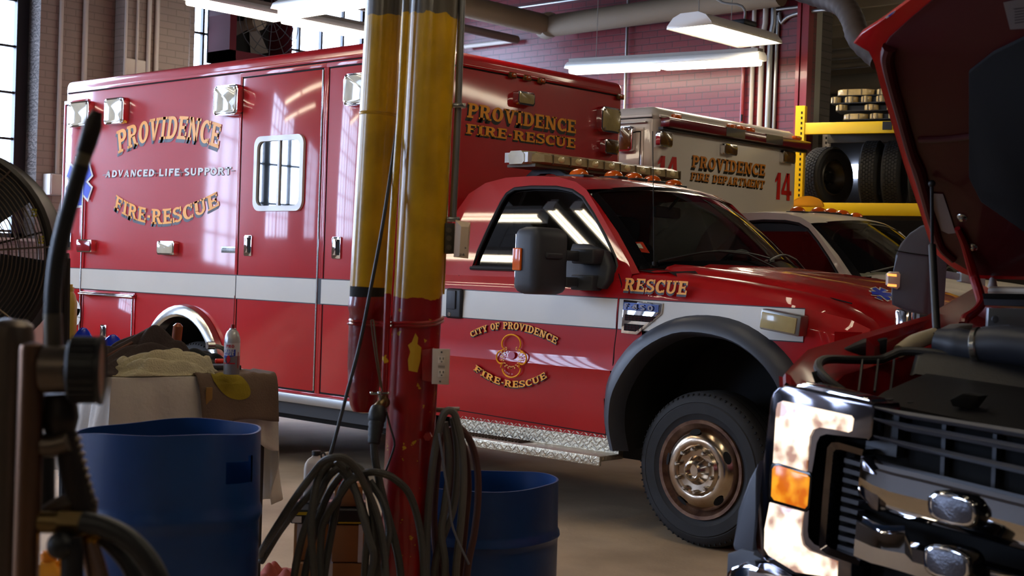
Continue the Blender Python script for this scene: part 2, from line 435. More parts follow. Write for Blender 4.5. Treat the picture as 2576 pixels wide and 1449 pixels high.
# ------------------------------------------------------------------ lettering (own slab-serif and block glyphs)
def R_(x0, y0, x1, y1): return ('r', x0, y0, x1, y1)
def Q_(*p): return ('q', p)
def A_(cx, cy, rx, ry, a0, a1, tx, ty): return ('a', cx, cy, rx, ry, a0, a1, tx, ty)
def glyph(c, serif):
    h = 0.145 if serif else 0.20
    w = 0.225
    if c == 'P': g = [R_(.08,0,.28,1), R_(.28,1-h,.38,1), R_(.28,.44,.38,.44+h), A_(.38,.72,.31,.28,-90,90,w,h)]; s = [R_(0,0,.40,.12), R_(0,.88,.1,1)]; wd = .70
    elif c == 'R': g = [R_(.08,0,.28,1), R_(.28,1-h,.38,1), R_(.28,.44,.38,.44+h), A_(.38,.72,.31,.28,-90,90,w,h), Q_((.34,.5),(.54,.5),(.76,0),(.54,0))]; s = [R_(0,0,.38,.12), R_(0,.88,.1,1), R_(.54,0,.82,.11)]; wd = .80
    elif c == 'B': g = [R_(.08,0,.28,1), R_(.28,1-h,.38,1), R_(.28,.44,.38,.44+h), R_(.28,0,.38,h), A_(.38,.74,.29,.26,-90,90,w,h), A_(.38,.28,.33,.28,-90,90,w,h)]; s = [R_(0,0,.1,.12), R_(0,.88,.1,1)]; wd = .72
    elif c == 'K': g = [R_(.08,0,.28,1), Q_((.28,.35),(.28,.58),(.58,1),(.78,1)), Q_((.38,.6),(.5,.7),(.8,0),(.58,0))]; s = []; wd = .80
    elif c == 'O': g = [A_(.37,.5,.37,.5,0,360,w,h)]; s = []; wd = .74
    elif c == 'V': g = [Q_((.06,1),(.28,1),(.48,0),(.34,0)), Q_((.56,1),(.72,1),(.48,0),(.36,0))]; s = [R_(0,.88,.38,1), R_(.48,.88,.80,1)]; wd = .78
    elif c == 'I': g = [R_(.12,0,.32,1)]; s = [R_(0,0,.44,.12), R_(0,.88,.44,1)]; wd = .44
    elif c == 'D': g = [R_(.08,0,.28,1), R_(.28,0,.36,h), R_(.28,1-h,.36,1), A_(.36,.5,.39,.5,-90,90,w,h)]; s = [R_(0,0,.1,.12), R_(0,.88,.1,1)]; wd = .76
    elif c == 'E': g = [R_(.08,0,.28,1), R_(.28,0,.66,h), R_(.28,1-h,.64,1), R_(.28,.44,.54,.44+h)]; s = [R_(0,0,.1,.12), R_(0,.88,.1,1), R_(.56,.1,.66,.32), R_(.55,.70,.64,.9), R_(.47,.36,.54,.64)]; wd = .68
    elif c == 'F': g = [R_(.08,0,.28,1), R_(.28,1-h,.64,1), R_(.28,.44,.54,.44+h)]; s = [R_(0,0,.40,.12), R_(0,.88,.1,1), R_(.55,.70,.64,.9), R_(.47,.36,.54,.64)]; wd = .66
    elif c == 'L': g = [R_(.08,0,.28,1), R_(.28,0,.64,h)]; s = [R_(0,0,.1,.12), R_(0,.88,.40,1), R_(.54,.1,.64,.34)]; wd = .66
    elif c == 'N': g = [R_(.08,0,.22,1), R_(.60,0,.74,1), Q_((.08,1),(.30,1),(.74,0),(.52,0))]; s = [R_(0,.88,.2,1), R_(.50,.88,.84,1), R_(0,0,.32,.12)]; wd = .84
    elif c == 'C': g = [A_(.38,.5,.38,.5,48,312,w,h)]; s = [R_(.55,.66,.65,1), R_(.57,.04,.66,.26)]; wd = .68
    elif c == 'S': g = [A_(.33,.735,.31,.265,40,272,.18,h), A_(.33,.275,.32,.275,-140,92,.18,h)]; s = [R_(.52,.68,.62,1), R_(.01,0,.11,.34)]; wd = .66
    elif c == 'U': g = [R_(.08,.32,.28,1), R_(.56,.32,.70,1), A_(.39,.34,.31,.34,180,360,.18,h)]; s = [R_(0,.88,.38,1), R_(.46,.88,.80,1)]; wd = .80
    elif c == 'T': g = [R_(.27,0,.47,1), R_(.02,1-h,.72,1)]; s = [R_(0,.66,.1,.98), R_(.64,.66,.74,.98), R_(.15,0,.59,.12)]; wd = .74
    elif c == 'Y': g = [R_(.30,0,.50,.46), Q_((.06,1),(.28,1),(.50,.42),(.30,.42)), Q_((.56,1),(.72,1),(.50,.42),(.36,.42))]; s = [R_(0,.88,.36,1), R_(.48,.88,.80,1), R_(.18,0,.62,.12)]; wd = .80
    elif c == 'A': g = [Q_((.06,0),(.20,0),(.46,1),(.32,1)), Q_((.50,0),(.72,0),(.48,1),(.32,1)), R_(.20,.26,.58,.26+h*.8)]; s = [R_(0,0,.30,.11), R_(.42,0,.82,.11)]; wd = .80
    elif c == 'M': g = [R_(.08,0,.22,1), R_(.74,0,.94,1), Q_((.08,1),(.30,1),(.56,.1),(.44,.1)), Q_((.72,1),(.90,1),(.56,.1),(.44,.1))]; s = [R_(0,.88,.2,1), R_(.8,.88,1.02,1), R_(0,0,.32,.12), R_(.64,0,1.02,.12)]; wd = 1.0
    elif c == '1': g = [R_(.16,0,.40,1), Q_((0,.72),(.16,.80),(.28,1),(.16,1)), Q_((0,.62),(.2,.74),(.2,.84),(0,.74))]; s = []; wd = .44
    elif c == '4': g = [R_(.38,0,.60,1), R_(0,.20,.72,.36), Q_((.34,1),(.50,1),(.18,.34),(0,.34))]; s = []; wd = .72
    elif c == '9': g = [A_(.34,.66,.34,.34,0,360,.20,.13), R_(.48,.34,.68,.66), A_(.34,.36,.34,.36,-130,0,.20,.14)]; s = []; wd = .68
    elif c == '2': g = [A_(.32,.70,.32,.30,-20,165,.2,.15), Q_((.44,.60),(.64,.62),(.24,.14),(0,.14)), R_(0,0,.64,.16)]; s = []; wd = .66
    elif c == '8': g = [A_(.32,.74,.29,.26,0,360,.17,.12), A_(.32,.28,.32,.28,0,360,.18,.12)]; s = []; wd = .64
    elif c == '-': g = [R_(.06,.38,.28,.54)]; s = []; wd = .34
    else: g = []; s = []; wd = .42
    return (g+s if serif else g), wd
def write(b, text, mp, serif=True, gap=0.05):
    tot = sum(glyph(c, serif)[1]+gap for c in text)-gap; u = 0.0
    def pt(x, y): return mp(x/tot, y)
    for c in text:
        g, wd = glyph(c, serif)
        for e in g:
            if e[0] == 'r':
                _, x0, y0, x1, y1 = e; n = max(1, int((x1-x0)/0.15)); m = max(1, int((y1-y0)/0.34))
                for i in range(n):
                    for j in range(m):
                        xa, xb = u+x0+(x1-x0)*i/n, u+x0+(x1-x0)*(i+1)/n; ya, yb = y0+(y1-y0)*j/m, y0+(y1-y0)*(j+1)/m
                        b.face((pt(xa, ya), pt(xb, ya), pt(xb, yb), pt(xa, yb)))
            elif e[0] == 'q':
                p0, p1, p2, p3 = e[1]
                for i in range(3):
                    t0, t1 = i/3, (i+1)/3
                    L = lambda a, c_, t: (a[0]+(c_[0]-a[0])*t, a[1]+(c_[1]-a[1])*t)
                    q = [L(p0, p3, t0), L(p1, p2, t0), L(p1, p2, t1), L(p0, p3, t1)]
                    b.face([pt(u+x, y) for x, y in q])
            else:
                _, cx, cy, rx, ry, a0, a1, tx, ty = e; n = max(6, int(abs(a1-a0)/18))
                for i in range(n):
                    q = []
                    for a, k in ((i, 1), (i+1, 1), (i+1, 0), (i, 0)):
                        t = math.radians(a0+(a1-a0)*a/n)
                        q.append((cx+(rx if k else rx-tx)*math.cos(t), cy+(ry if k else ry-ty)*math.sin(t)))
                    b.face([pt(u+x, y) for x, y in q])
        u += wd+gap
def quad3(a, m, c, t):
    """curve through a (t=0), m (t=.5), c (t=1)"""
    a, m, c = Vector(a), Vector(m), Vector(c)
    return a*((1-t)*(1-2*t)) + m*(4*t*(1-t)) + c*(t*(2*t-1))
def text_on(name, text, fn, base, top, m, parent, off, serif=True, shadow=None, sh=(0.010, -0.012), label=None):
    """base/top: 2 or 3 picture points each, read on the flat panel that fn() describes; off = outward vector"""
    B = [fn(*p) for p in base]; T = [fn(*p) for p in top]
    if len(B) == 2: B = [B[0], (B[0]+B[1])/2, B[1]]
    if len(T) == 2: T = [T[0], (T[0]+T[1])/2, T[1]]
    off = Vector(off)
    ex = (B[2]-B[0]).normalized()
    def mk(d, o):
        def f(u, v): return quad3(*B, u)*(1-v)+quad3(*T, u)*v + d + off*o
        return f
    o = None
    if shadow:
        for k, f in enumerate((1.0, 0.55)):
            pass
        b = MB()
        for f in (1.0, 0.6, 0.25): write(b, text, mk(ex*sh[0]*f+Vector((0, 0, sh[1]*f)), 1.0-0.1*f), serif)
        b.build(name+'_shadow', shadow, parent, weld=False, flat=True)
    b = MB(); write(b, text, mk(Vector((0, 0, 0)), 2.0), serif)
    return b.build(name, m, parent, weld=False, flat=True, label=label)
def star_of_life(parent, c, ex, ez, r, off):
    """six-armed blue cross with white edge; c centre, ex/ez in-plane unit vectors"""
    c, ex, ez, off = Vector(c), Vector(ex), Vector(ez), Vector(off)
    for nm, mm, g, k in (('emblem_border', DEC_W, 0.10, 1.0), ('emblem', DEC_B, 0.0, 2.0)):
        b = MB()
        for i in range(3):
            a = math.radians(90+60*i); d = (math.cos(a), math.sin(a)); n = (-d[1], d[0])
            L, w = r*(1+g), r*(0.27+g)
            pts = [(L, w), (L, -w), (-L, -w), (-L, w)]
            b.face([c+off*(k+0.05*i)+ex*(d[0]*p+n[0]*q)+ez*(d[1]*p+n[1]*q) for p, q in pts])
        b.build(nm, mm, parent, weld=False, flat=True)
# ------------------------------------------------------------------ ambulances
BX0, BX1, BY0, BY1, BZ0, BZ1 = -10.16, -6.25, 5.67, 7.95, 0.53, 2.80
CY = 6.75
def SP(x, y): return onY(x, y, BY0)
def FP(x, y): return onX(x, y, BX1)
def px_rect(x0, y0, x1, y1, fn):
    """world bounds of a picture rectangle on a panel"""
    P = [fn(x0, (y0+y1)/2), fn(x1, (y0+y1)/2), fn((x0+x1)/2, y0), fn((x0+x1)/2, y1)]
    return P[0], P[1], P[3].z, P[2].z
def surface_lamp(parent, lo, hi, face, th, lens, bez=0.014, name='flood_lamp', label=None, bolts=True):
    """box lamp on a side (face 'Y') or front (face 'X') panel; lo/hi = bounds along the panel: (u0,z0),(u1,z1)"""
    (u0, z0), (u1, z1) = lo, hi
    b = MB()
    def P(u, z, d): return Vector((u, BY0-d, z)) if face == 'Y' else Vector((BX1+d, u, z))
    r = min(u1-u0, z1-z0)*0.16
    out = [P(u, z, 0.001) for u, z in rrect(u0, z0, u1, z1, r)]
    b.prism(out, P(u0, z0, th)-P(u0, z0, 0.001), 0.006, 2, 'b')
    hs = b.build(name, CHR, parent, label=label)
    b = MB(); lens_p = [P(u, z, th+0.001) for u, z in rrect(u0+bez, z0+bez, u1-bez, z1-bez, r*0.8)]
    b.prism(lens_p, P(u0, z0, th+0.006)-P(u0, z0, th+0.001), 0.004, 2, 'b'); b.build('lens', lens, hs)
    if bolts:
        b = MB()
        for u in (u0+bez*1.9, u1-bez*1.9):
            for z in (z0+bez*1.9, z1-bez*1.9): b.cyl(P(u, z, th+0.004), P(u, z, th+0.012), 0.007, 8)
        b.build('bolts', STEEL, hs)
    return hs
def box_shell(root, paint, rcorner=0.05):
    b = MB(); pts = [(BX0, BZ0), (-8.89, BZ0)]
    for k in range(13):
        a = math.pi-math.pi*k/12; pts.append((-8.38+0.49*math.cos(a), 0.56+0.49*math.sin(a)))
    pts += [(-7.87, BZ0), (BX1, BZ0), (BX1, BZ1), (BX0, BZ1)]
    b.prism([(x, BY0, z) for x, z in pts], (0, BY1-BY0, 0))
    top = [e for e in b.bm.edges if all(v.co.z > BZ1-0.01 for v in e.verts)]
    ver = [e for e in b.bm.edges if abs(e.verts[0].co.x-e.verts[1].co.x) < 1e-4 and abs(e.verts[0].co.y-e.verts[1].co.y) < 1e-4 and abs(e.verts[0].co.z-e.verts[1].co.z) > 1]
    bmesh.ops.bevel(b.bm, geom=top+ver, offset=rcorner, segments=4, profile=0.5, affect='EDGES')
    o = b.build('body_box', paint, root)
    b = MB(); z = 2.712
    b.box((BX0+0.05, BY0-0.012, z-0.010), (BX1-0.03, BY0, z+0.014), 0.004); b.box((BX1, BY0+0.05, z-0.010), (BX1+0.012, BY1-0.05, z+0.014), 0.004)
    b.build('drip_rail', paint, o)
    b = MB(); b.box((BX0+0.05, BY0-0.004, z-0.018), (BX1-0.03, BY0-0.0005, z-0.010)); b.box((BX1+0.0005, BY0+0.05, z-0.018), (BX1+0.004, BY1-0.05, z-0.010)); b.build('seam_shadow_gap', VOID, o)
    # underbody
    b = MB(); b.box((BX0+0.1, BY0+0.75, 0.30), (BX1+1.2, BY1-0.75, BZ0)); b.box((-7.6, BY0+0.2, 0.34), (-6.4, BY0+0.75, BZ0)); b.box((-8.9, BY0+0.50, 0.33), (-7.9, BY1-0.5, 1.0))
    b.build('chassis', UND, root)
    return o
def wheel(root, c, R=0.404, w=0.24, rr=0.255, rimm=HUBM, side=-1, steer=0.0, deep=False, name='wheel', simple=False):
    """lathe axis along Y, outer face towards side*Y"""
    c = Vector(c); ax = Matrix.Rotation(steer, 3, 'Z') @ Vector((0, side, 0))
    h = w/2
    t = MB().lathe([(rr, -h), (rr+0.03, -h-0.008), (R-0.06, -h-0.012), (R-0.012, -h+0.02), (R, -h+0.05), (R, h-0.05), (R-0.006, h-0.03), (R-0.012, h-0.018), (R-0.035, h), (R-0.055, h+0.006), (R-0.058, h+0.004), (R-0.064, h+0.009), (rr+0.035, h+0.006), (rr+0.03, h+0.002), (rr, h-0.006)], c, ax, 64)
    # tread blocks cut: grooves as dark rings
    W_ = t.build(name, TYRE, root)
    b = MB()
    for q in (-0.05, 0.0, 0.05): b.lathe([(R+0.0008, q-0.004), (R+0.0012, q), (R+0.0008, q+0.004)], c, ax, 64)
    if not simple:
        sx = ax.cross(Vector((0, 0, 1))).normalized()
        for k in range(72):
            a = 2*PI*k/72; d = sx*math.cos(a)+Vector((0, 0, 1))*math.sin(a); tt = ax.cross(d)
            b.obox(c+d*(R-0.0178)+ax*(h-0.020), tt*0.004, ax*0.012, d*0.006)
    b.build('tread_grooves', VOID, W_)
    rim = MB()
    if deep:
        rim.lathe([(rr+0.004, h-0.01), (rr-0.006, h+0.004), (rr-0.02, h-0.01), (rr-0.035, h-0.06), (rr-0.05, h-0.13), (0.13, h-0.15), (0.10, h-0.10), (0.06, h-0.09), (0, h-0.09)], c, ax, 48)
    else:
        rim.lathe([(rr+0.005, h-0.012), (rr+0.002, h+0.006), (rr-0.016, h+0.004), (rr-0.022, h-0.012), (rr-0.04, h-0.03)], c, ax, 48)
    rim.build('rim', RUST if not deep else ALU, W_)
    if not deep:
        d = MB().lathe([(rr-0.038, h-0.032), (rr-0.046, h-0.010), (rr-0.06, h+0.012), (rr-0.085, h+0.030), (0.140, h+0.034), (0.130, h+0.030), (0.118, h+0.046), (0.112, h+0.030), (0.075, h+0.026), (0.062, h+0.050), (0.052, h+0.070), (0.040, h+0.076), (0.034, h+0.072), (0.032, h+0.055), (0, h+0.055)], c, ax, 48)
        D = d.build('wheel_cover', rimm, W_)
        sx = ax.cross(Vector((0, 0, 1))).normalized(); uz = Vector((0, 0, 1))
        for k in range(10):
            a = 2*PI*(k+0.35)/10; p = c+(sx*math.cos(a)+uz*math.sin(a))*0.110+ax*(h+0.028)
            MB().lathe([(0, 0.040), (0.007, 0.040), (0.011, 0.034), (0.0125, 0.0), (0.016, -0.004)], p, ax, 10).build('lug_nut', STEEL, D)
        b = MB()
        for k in range(5):
            a = 2*PI*(k+0.15)/5; q = sx*math.cos(a)+uz*math.sin(a); tq = ax.cross(q)
            p = c+q*(rr-0.062)+ax*(h+0.0165)
            n = (ax*0.82+q*0.57).normalized(); e = n.cross(tq).normalized()
            b.face([p+n*0.003+tq*0.034*math.cos(2*PI*i/14)+e*0.019*math.sin(2*PI*i/14) for i in range(14)])
        b.build('hand_holes', VOID, D, weld=False)
    return W_
def Yside(x, z):
    """near-side skin of the cab (outward is -Y)"""
    if z > 1.36: return 5.862+(z-1.36)*0.285
    k = [(0.50, 5.86), (0.62, 5.838), (0.84, 5.822), (0.875, 5.812), (0.92, 5.822), (1.10, 5.820), (1.24, 5.824), (1.30, 5.836), (1.36, 5.862)]
    for (a, ya), (c_, yc) in zip(k, k[1:]):
        if z <= c_: return ya+(yc-ya)*max(0, (z-a))/(c_-a)
    return 5.862
def hood_z(x):
    k = [(-4.75, 1.475), (-4.3, 1.465), (-3.9, 1.43), (-3.55, 1.385), (-3.25, 1.325), (-3.08, 1.25), (-3.0, 1.16)]
    for (a, za), (c_, zc) in zip(k, k[1:]):
        if x <= c_: return za+(zc-za)*max(0, (x-a))/(c_-a)
    return 1.16
def nose_x(y):
    return -3.02-0.22*(abs(y-CY)/0.96)**2.6
ARCH_OUT = [(-4.575, 0.455), (-4.622, 0.60), (-4.625, 0.72), (-4.604, 0.858), (-4.502, 1.005), (-4.36, 1.108), (-4.183, 1.185), (-3.986, 1.210), (-3.794, 1.189), (-3.629, 1.118), (-3.502, 1.019), (-3.43, 0.90), (-3.39, 0.74), (-3.38, 0.56)]
ARCH_IN = [(-4.505, 0.455), (-4.535, 0.56), (-4.540, 0.66), (-4.520, 0.76), (-4.440, 0.895), (-4.330, 1.005), (-4.150, 1.092), (-3.970, 1.106), (-3.789, 1.075), (-3.647, 0.999), (-3.553, 0.899), (-3.515, 0.80), (-3.495, 0.68), (-3.49, 0.56)]
def in_arch(x, z):
    if z < 0.52: return -4.53 < x < -3.44
    for (a, za), (c_, zc) in zip(ARCH_OUT[2:], ARCH_OUT[3:]):
        if a <= x <= c_ or c_ <= x <= a: return z < za+(zc-za)*(x-a)/(c_-a)-0.025
    return False
def mir(p): return Vector((p[0], 2*CY-p[1], p[2]))
def cab(root, paint, stripe=True, full=True):
    # ---- lower body sides, with the front wheel opening left out
    b = MB()
    xs = [-6.0+0.05*i for i in range(61) if -6.0+0.05*i < -3.13]
    zs = [0.50, 0.55, 0.60, 0.66, 0.72, 0.78, 0.84, 0.875, 0.92, 0.98, 1.04, 1.10, 1.15, 1.20, 1.24, 1.27, 1.30, 1.33, 1.36]
    for s in (0, 1):
        V = {}
        for i, x in enumerate(xs):
            zt = 1.36 if x < -4.5 else min(1.36, hood_z(x)-0.105)
            for j, z in enumerate(zs):
                zz = 0.50+(z-0.50)*(zt-0.50)/0.86 if z > 0.92 else z
                y = Yside(x, z); tt = max(0, (x+3.75)/0.65); y += 0.12*tt**2.2
                p = Vector((x, y, zz)); V[i, j] = (b.v(mir(p) if s else p), x, zz)
        for i in range(len(xs)-1):
            for j in range(len(zs)-1):
                q = [V[i, j], V[i+1, j], V[i+1, j+1], V[i, j+1]]
                cx = sum(t[1] for t in q)/4; cz = sum(t[2] for t in q)/4
                if in_arch(cx, cz): continue
                b.bm.faces.new([t[0] for t in q])
    # back wall of the cab
    b.face([(-6.0, Yside(-6, z), z) for z in zs]+[mir((-6.0, Yside(-6, z), z)) for z in reversed(zs)])
    body = b.build('cab_body', paint, root, ang=25)
    # ---- hood with fender tops
    b = MB(); rows = []
    for x in [-4.62, -4.5, -4.4, -4.3, -4.15, -4.0, -3.85, -3.7, -3.55, -3.42, -3.3, -3.2, -3.12, -3.05, -3.0]:
        zt = hood_z(x); row = []
        tt = max(0, (x+3.75)/0.65); yi = 5.862+0.12*tt**2.2
        for f, dz in ((0, -0.105), (0.02, -0.075), (0.06, -0.050), (0.13, -0.040), (0.17, -0.046), (0.20, -0.022), (0.26, -0.006), (0.42, -0.010), (0.48, 0.004), (0.7, 0.010), (1.0, 0.012)):
            y = yi+(CY-yi)*f; xx = x
            if x > -3.4: xx = x-(x+3.4)/0.4*0.20*(1-f)**2
            row.append(Vector((xx, y, zt+dz)))
        row = row+[mir(p) for p in reversed(row[:-1])]
        rows.append(row)
    b.grid(rows); hood = b.build('hood', paint, root, ang=28)
    # hood shut line
    b = MB(); b.tube([(x, 6.035+max(0, (x+3.6))*0.05, hood_z(x)-0.043) for x in (-4.3, -4.0, -3.7, -3.45, -3.3)], 0.0035, 6); b.build('shut_line', VOID, hood)
    # nose: grille surround, headlamps, bumper
    b = MB(); rows = []
    for z in (1.16, 1.05, 0.95, 0.78, 0.74):
        rows.append([Vector((nose_x(CY+t*0.95)-0.015, CY+t*0.95, z)) for t in [-1+i/10 for i in range(21)]])
    b.grid(rows); b.build('nose_panel', paint, root)
    b = MB()
    for z0, z1, th in ((1.20, 1.275, 0.09), (1.02, 1.075, 0.06), (0.86, 0.90, 0.06)):
        row0 = []; 
        for t in [-1+i/8 for i in range(17)]:
            y = CY+t*0.60; x = nose_x(y)
            row0.append([Vector((x, y, z0)), Vector((x+th, y, z0+0.01)), Vector((x+th, y, z1-0.01)), Vector((x-0.03, y, z1))])
        b.grid(row0, closed=True)
        b.face(row0[0]); b.face(row0[-1][::-1])
    for t in (-0.60, 0.60):
        y = CY+t; b.box((nose_x(y)-0.02, y-0.04, 0.84), (nose_x(y)+0.06, y+0.04, 1.275), 0.012)
    b.build('grille', CHR, root)
    b = MB(); b.box((-3.06, CY-0.57, 0.86), (-3.0, CY+0.57, 1.2)); b.build('grille_mesh', BLK, root)
    for s in (0, 1):
        f = (lambda p: mir(p)) if s else (lambda p: Vector(p))
        b = MB(); pts = [f((nose_x(y)+0.015, y, z)) for y, z in ((5.90, 1.13), (6.14, 1.16), (6.14, 0.86), (5.91, 0.90))]
        b.prism(pts, (-0.06, 0, 0), 0.01); h = b.build('headlamp', CHR, root)
        b = MB(); pts = [f((nose_x(y)+0.020, y, z)) for y, z in ((5.925, 1.115), (6.125, 1.145), (6.125, 0.875), (5.93, 0.91))]
        b.prism(pts, (0.006, 0, 0), 0.004); b.build('lens', glass('lamp_glass', (0.85, 0.87, 0.9), 1.5), h)
    b = MB(); rows = []
    for t in [-1+i/8 for i in range(17)]:
        y = CY+t*1.0; x = nose_x(y)
        rows.append([Vector((x-0.05, y, 0.50)), Vector((x+0.13, y, 0.52)), Vector((x+0.15, y, 0.60)), Vector((x+0.13, y, 0.73)), Vector((x-0.05, y, 0.74))])
    b.grid(rows, closed=True); b.face(rows[0]); b.face(rows[-1][::-1]); b.build('front_bumper', CHR, root)
    # ---- greenhouse: sides, roof, windshield
    GO = [(-6.0, 1.36), (-6.0, 1.62), (-5.965, 1.76), (-5.90, 1.86), (-5.78, 1.925), (-5.62, 1.955), (-5.40, 1.960), (-5.20, 1.950), (-5.06, 1.918), (-4.97, 1.872), (-4.86, 1.765), (-4.70, 1.605), (-4.56, 1.462), (-4.52, 1.40), (-4.52, 1.36)]
    GI = [(-5.724, 1.412), (-5.712, 1.50), (-5.665, 1.66), (-5.615, 1.80), (-5.585, 1.855), (-5.53, 1.885), (-5.40, 1.893), (-5.20, 1.888), (-5.075, 1.868), (-4.985, 1.825), (-4.88, 1.73), (-4.76, 1.605), (-4.66, 1.49), (-4.635, 1.44), (-4.635, 1.412)]
    def sk(x, z, d=0.0): return Vector((x, Yside(x, z)+d, z))
    for s in (0, 1):
        b = MB(); F = mir if s else (lambda p: p)
        for o_, i_ in ((GO, GI),):
            n = len(o_)
            for i in range(n-1):
                b.face([F(sk(*o_[i])), F(sk(*o_[i+1])), F(sk(*i_[i+1])), F(sk(*i_[i]))])
            b.face([F(sk(*o_[0])), F(sk(*i_[0])), F(sk(*i_[-1])), F(sk(*o_[-1]))])
            for i in range(n):
                j = (i+1) % n
                b.face([F(sk(*i_[i])), F(sk(*i_[j])), F(sk(*i_[j], 0.03)), F(sk(*i_[i], 0.03))])
        b.build('cab_side_frame', paint, root, ang=40)
    # roof
    RL = [p for p in GO[1:10]]
    b = MB(); rows = []
    for x, z in RL:
        y0 = Yside(x, z); row = []
        for t in (0, 0.04, 0.10, 0.2, 0.4, 0.7, 1.0):
            y = y0+(CY-y0)*t
            fx = max(0.0, min(1.0, (x+5.45)/0.5)); xx = x+fx*0.10*(1-(1-t)**2)
            up = (0.022+0.006*min(1, max(0, z-1.7)/0.25))*(1-(1-t)**3) * (1.0 if x > -5.9 else 0.5)
            row.append(Vector((xx, y, z+up)))
        rows.append(row+[mir(p) for p in reversed(row[:-1])])
    b.grid(rows); b.face([rows[0][i] for i in range(len(rows[0]))]+[mir((-6.0, Yside(0, 1.36), 1.36)), (-6.0, Yside(0, 1.36), 1.36)])
    roof = b.build('roof', paint, root, ang=50)
    # windshield
    def ws(u, v, d=0.0):
        """u 0..1 across (near->far), v 0 bottom..1 top"""
        k = 2*u-1; bow = 1-k*k
        bx = -4.50+0.30*bow; bz = 1.425+0.035*bow; tx = -4.985+0.105*bow; tz = 1.868+0.055*bow
        by = 5.895; ty = 6.03
        yb = by+(2*CY-2*by)*u; yt = ty+(2*CY-2*ty)*u
        p = Vector((bx+(tx-bx)*v, yb+(yt-yb)*v, bz+(tz-bz)*v)); p += Vector((0.02, 0, 0.02))*math.sin(math.pi*v)*0.8
        return p+Vector((0.72, 0, 0.69))*d
    b = MB(); n = 20
    b.grid([[ws(i/n, j/8) for i in range(n+1)] for j in range(9)]); b.build('windshield', WSGL, root)
    b = MB()
    def band(f0, f1):
        b.grid([f0, f1])
    e = 0.004
    band([ws(i/n, 1.0, e) for i in range(n+1)], [ws(i/n, 0.945, e) for i in range(n+1)])
    band([ws(i/n, 0.0, e) for i in range(n+1)], [ws(i/n, 0.07, e) for i in range(n+1)])
    band([ws(0, j/8, e) for j in range(9)], [ws(0.035, j/8, e) for j in range(9)])
    band([ws(1, j/8, e) for j in range(9)], [ws(0.965, j/8, e) for j in range(9)])
    b.build('windshield_frit', BLKG, root)
    # A pillars between side skin and glass
    for s in (0, 1):
        b = MB(); F = mir if s else (lambda p: p)
        A = [sk(x, z) for x, z in ((-4.985, 1.880), (-4.97, 1.872), (-4.86, 1.765), (-4.70, 1.605), (-4.56, 1.462), (-4.52, 1.40))]
        B_ = [ws(0, v, 0.002) for v in (1.02, 0.98, 0.76, 0.42, 0.10, -0.04)]
        for i in range(5): b.face([F(A[i]), F(A[i+1]), F(B_[i+1]), F(B_[i])])
        b.build('windshield_pillar', paint, root, ang=50)
    # cowl, wipers
    b = MB(); rows = []
    for i in range(n+1):
        u = i/n; p = ws(u, -0.01, 0.004); k = 1-(2*u-1)**2
        rows.append([p, p+Vector((0.09, 0, -0.012)), p+Vector((0.20-0.05*k, 0, -0.004)), p+Vector((0.26-0.04*k, 0, -0.03))])
    b.grid(rows); b.build('cowl', BLK, root)
    for u0, u1 in ((0.06, 0.52), (0.50, 0.93)):
        b = MB(); P = [ws(u0+(u1-u0)*i/8, 0.05+0.10*math.sin(math.pi*min(1, i/8*0.9)), 0.022) for i in range(9)]
        b.tube(P, 0.007, 6)
        b.tube([P[4], P[6]+Vector((0.02, 0, -0.01)), ws(u1, -0.06, 0.02)], 0.008, 6)
        b.build('wiper', BLK, root)
    # interior: dash, seats, wheel, bulkhead, mirror
    b = MB(); b.box((-4.72, 5.95, 1.0), (-4.34, 2*CY-5.95, 1.385), 0.04); b.build('dashboard', BLK, root)
    st = mat('seat_grey', (66, 66, 70), rough=0.8)
    for yy in (6.30, 7.24):
        b = MB(); b.box((-5.62, yy-0.26, 0.95), (-5.05, yy+0.26, 1.15), 0.06); b.box((-5.72, yy-0.25, 1.0), (-5.56, yy+0.25, 1.62), 0.06); b.box((-5.70, yy-0.13, 1.62), (-5.60, yy+0.13, 1.78), 0.04)
        b.build('seat', st, root)
    b = MB(); b.lathe([(0.19+0.014*math.cos(t), 0.014*math.sin(t)) for t in [2*PI*i/8 for i in range(9)]], (-4.80, 7.22, 1.40), (-0.86, 0, 0.5), 32)
    for a in (0, 120, 240):
        d = Matrix.Rotation(math.radians(a), 3, Vector((-0.86, 0, 0.5))) @ Vector((0, 1, 0)); b.tube([(-4.80, 7.22, 1.40), Vector((-4.80, 7.22, 1.40))+d*0.19], 0.012, 6)
    b.build('steering_wheel', BLK, root)
    b = MB(); b.box((-5.86, 6.06, 1.05), (-5.83, 2*CY-6.06, 1.80)); b.build('bulkhead', mat('bulkhead_grey', (206, 208, 190), rough=0.8), root)
    b = MB(); b.box((-4.96, CY-0.13, 1.745), (-4.93, CY+0.13, 1.815), 0.015); b.cyl((-4.93, CY, 1.80), (-4.86, CY, 1.87), 0.01, 8); b.build('interior_mirror', BLK, root)
    # side glass, seals
    b = MB(); b.face([sk(x, z, 0.022) for x, z in GI]); b.build('side_window', SIDEGL, root); b = MB(); b.face([mir(sk(x, z, 0.022)) for x, z in GI]); b.build('side_window', SIDEGL, root)
    b = MB(); b.tube([sk(x, z, 0.006) for x, z in GI], 0.011, 6, closed=True)
    b.tube([sk(-5.73, 1.405, -0.006), sk(-4.64, 1.405, -0.006)], 0.012, 6)
    b.build('window_seal', BLK, root)
    b = MB()
    for X in ([sk(x, z, -0.0025) for x, z in GO[1:13]],):
        pass
    b.tube([sk(x, z, 0.001) for x, z in ((-4.612, 1.40), (-4.572, 1.34), (-4.562, 1.25), (-4.570, 1.10), (-4.583, 1.0), (-4.59, 0.85), (-4.603, 0.52))], 0.0035, 6)
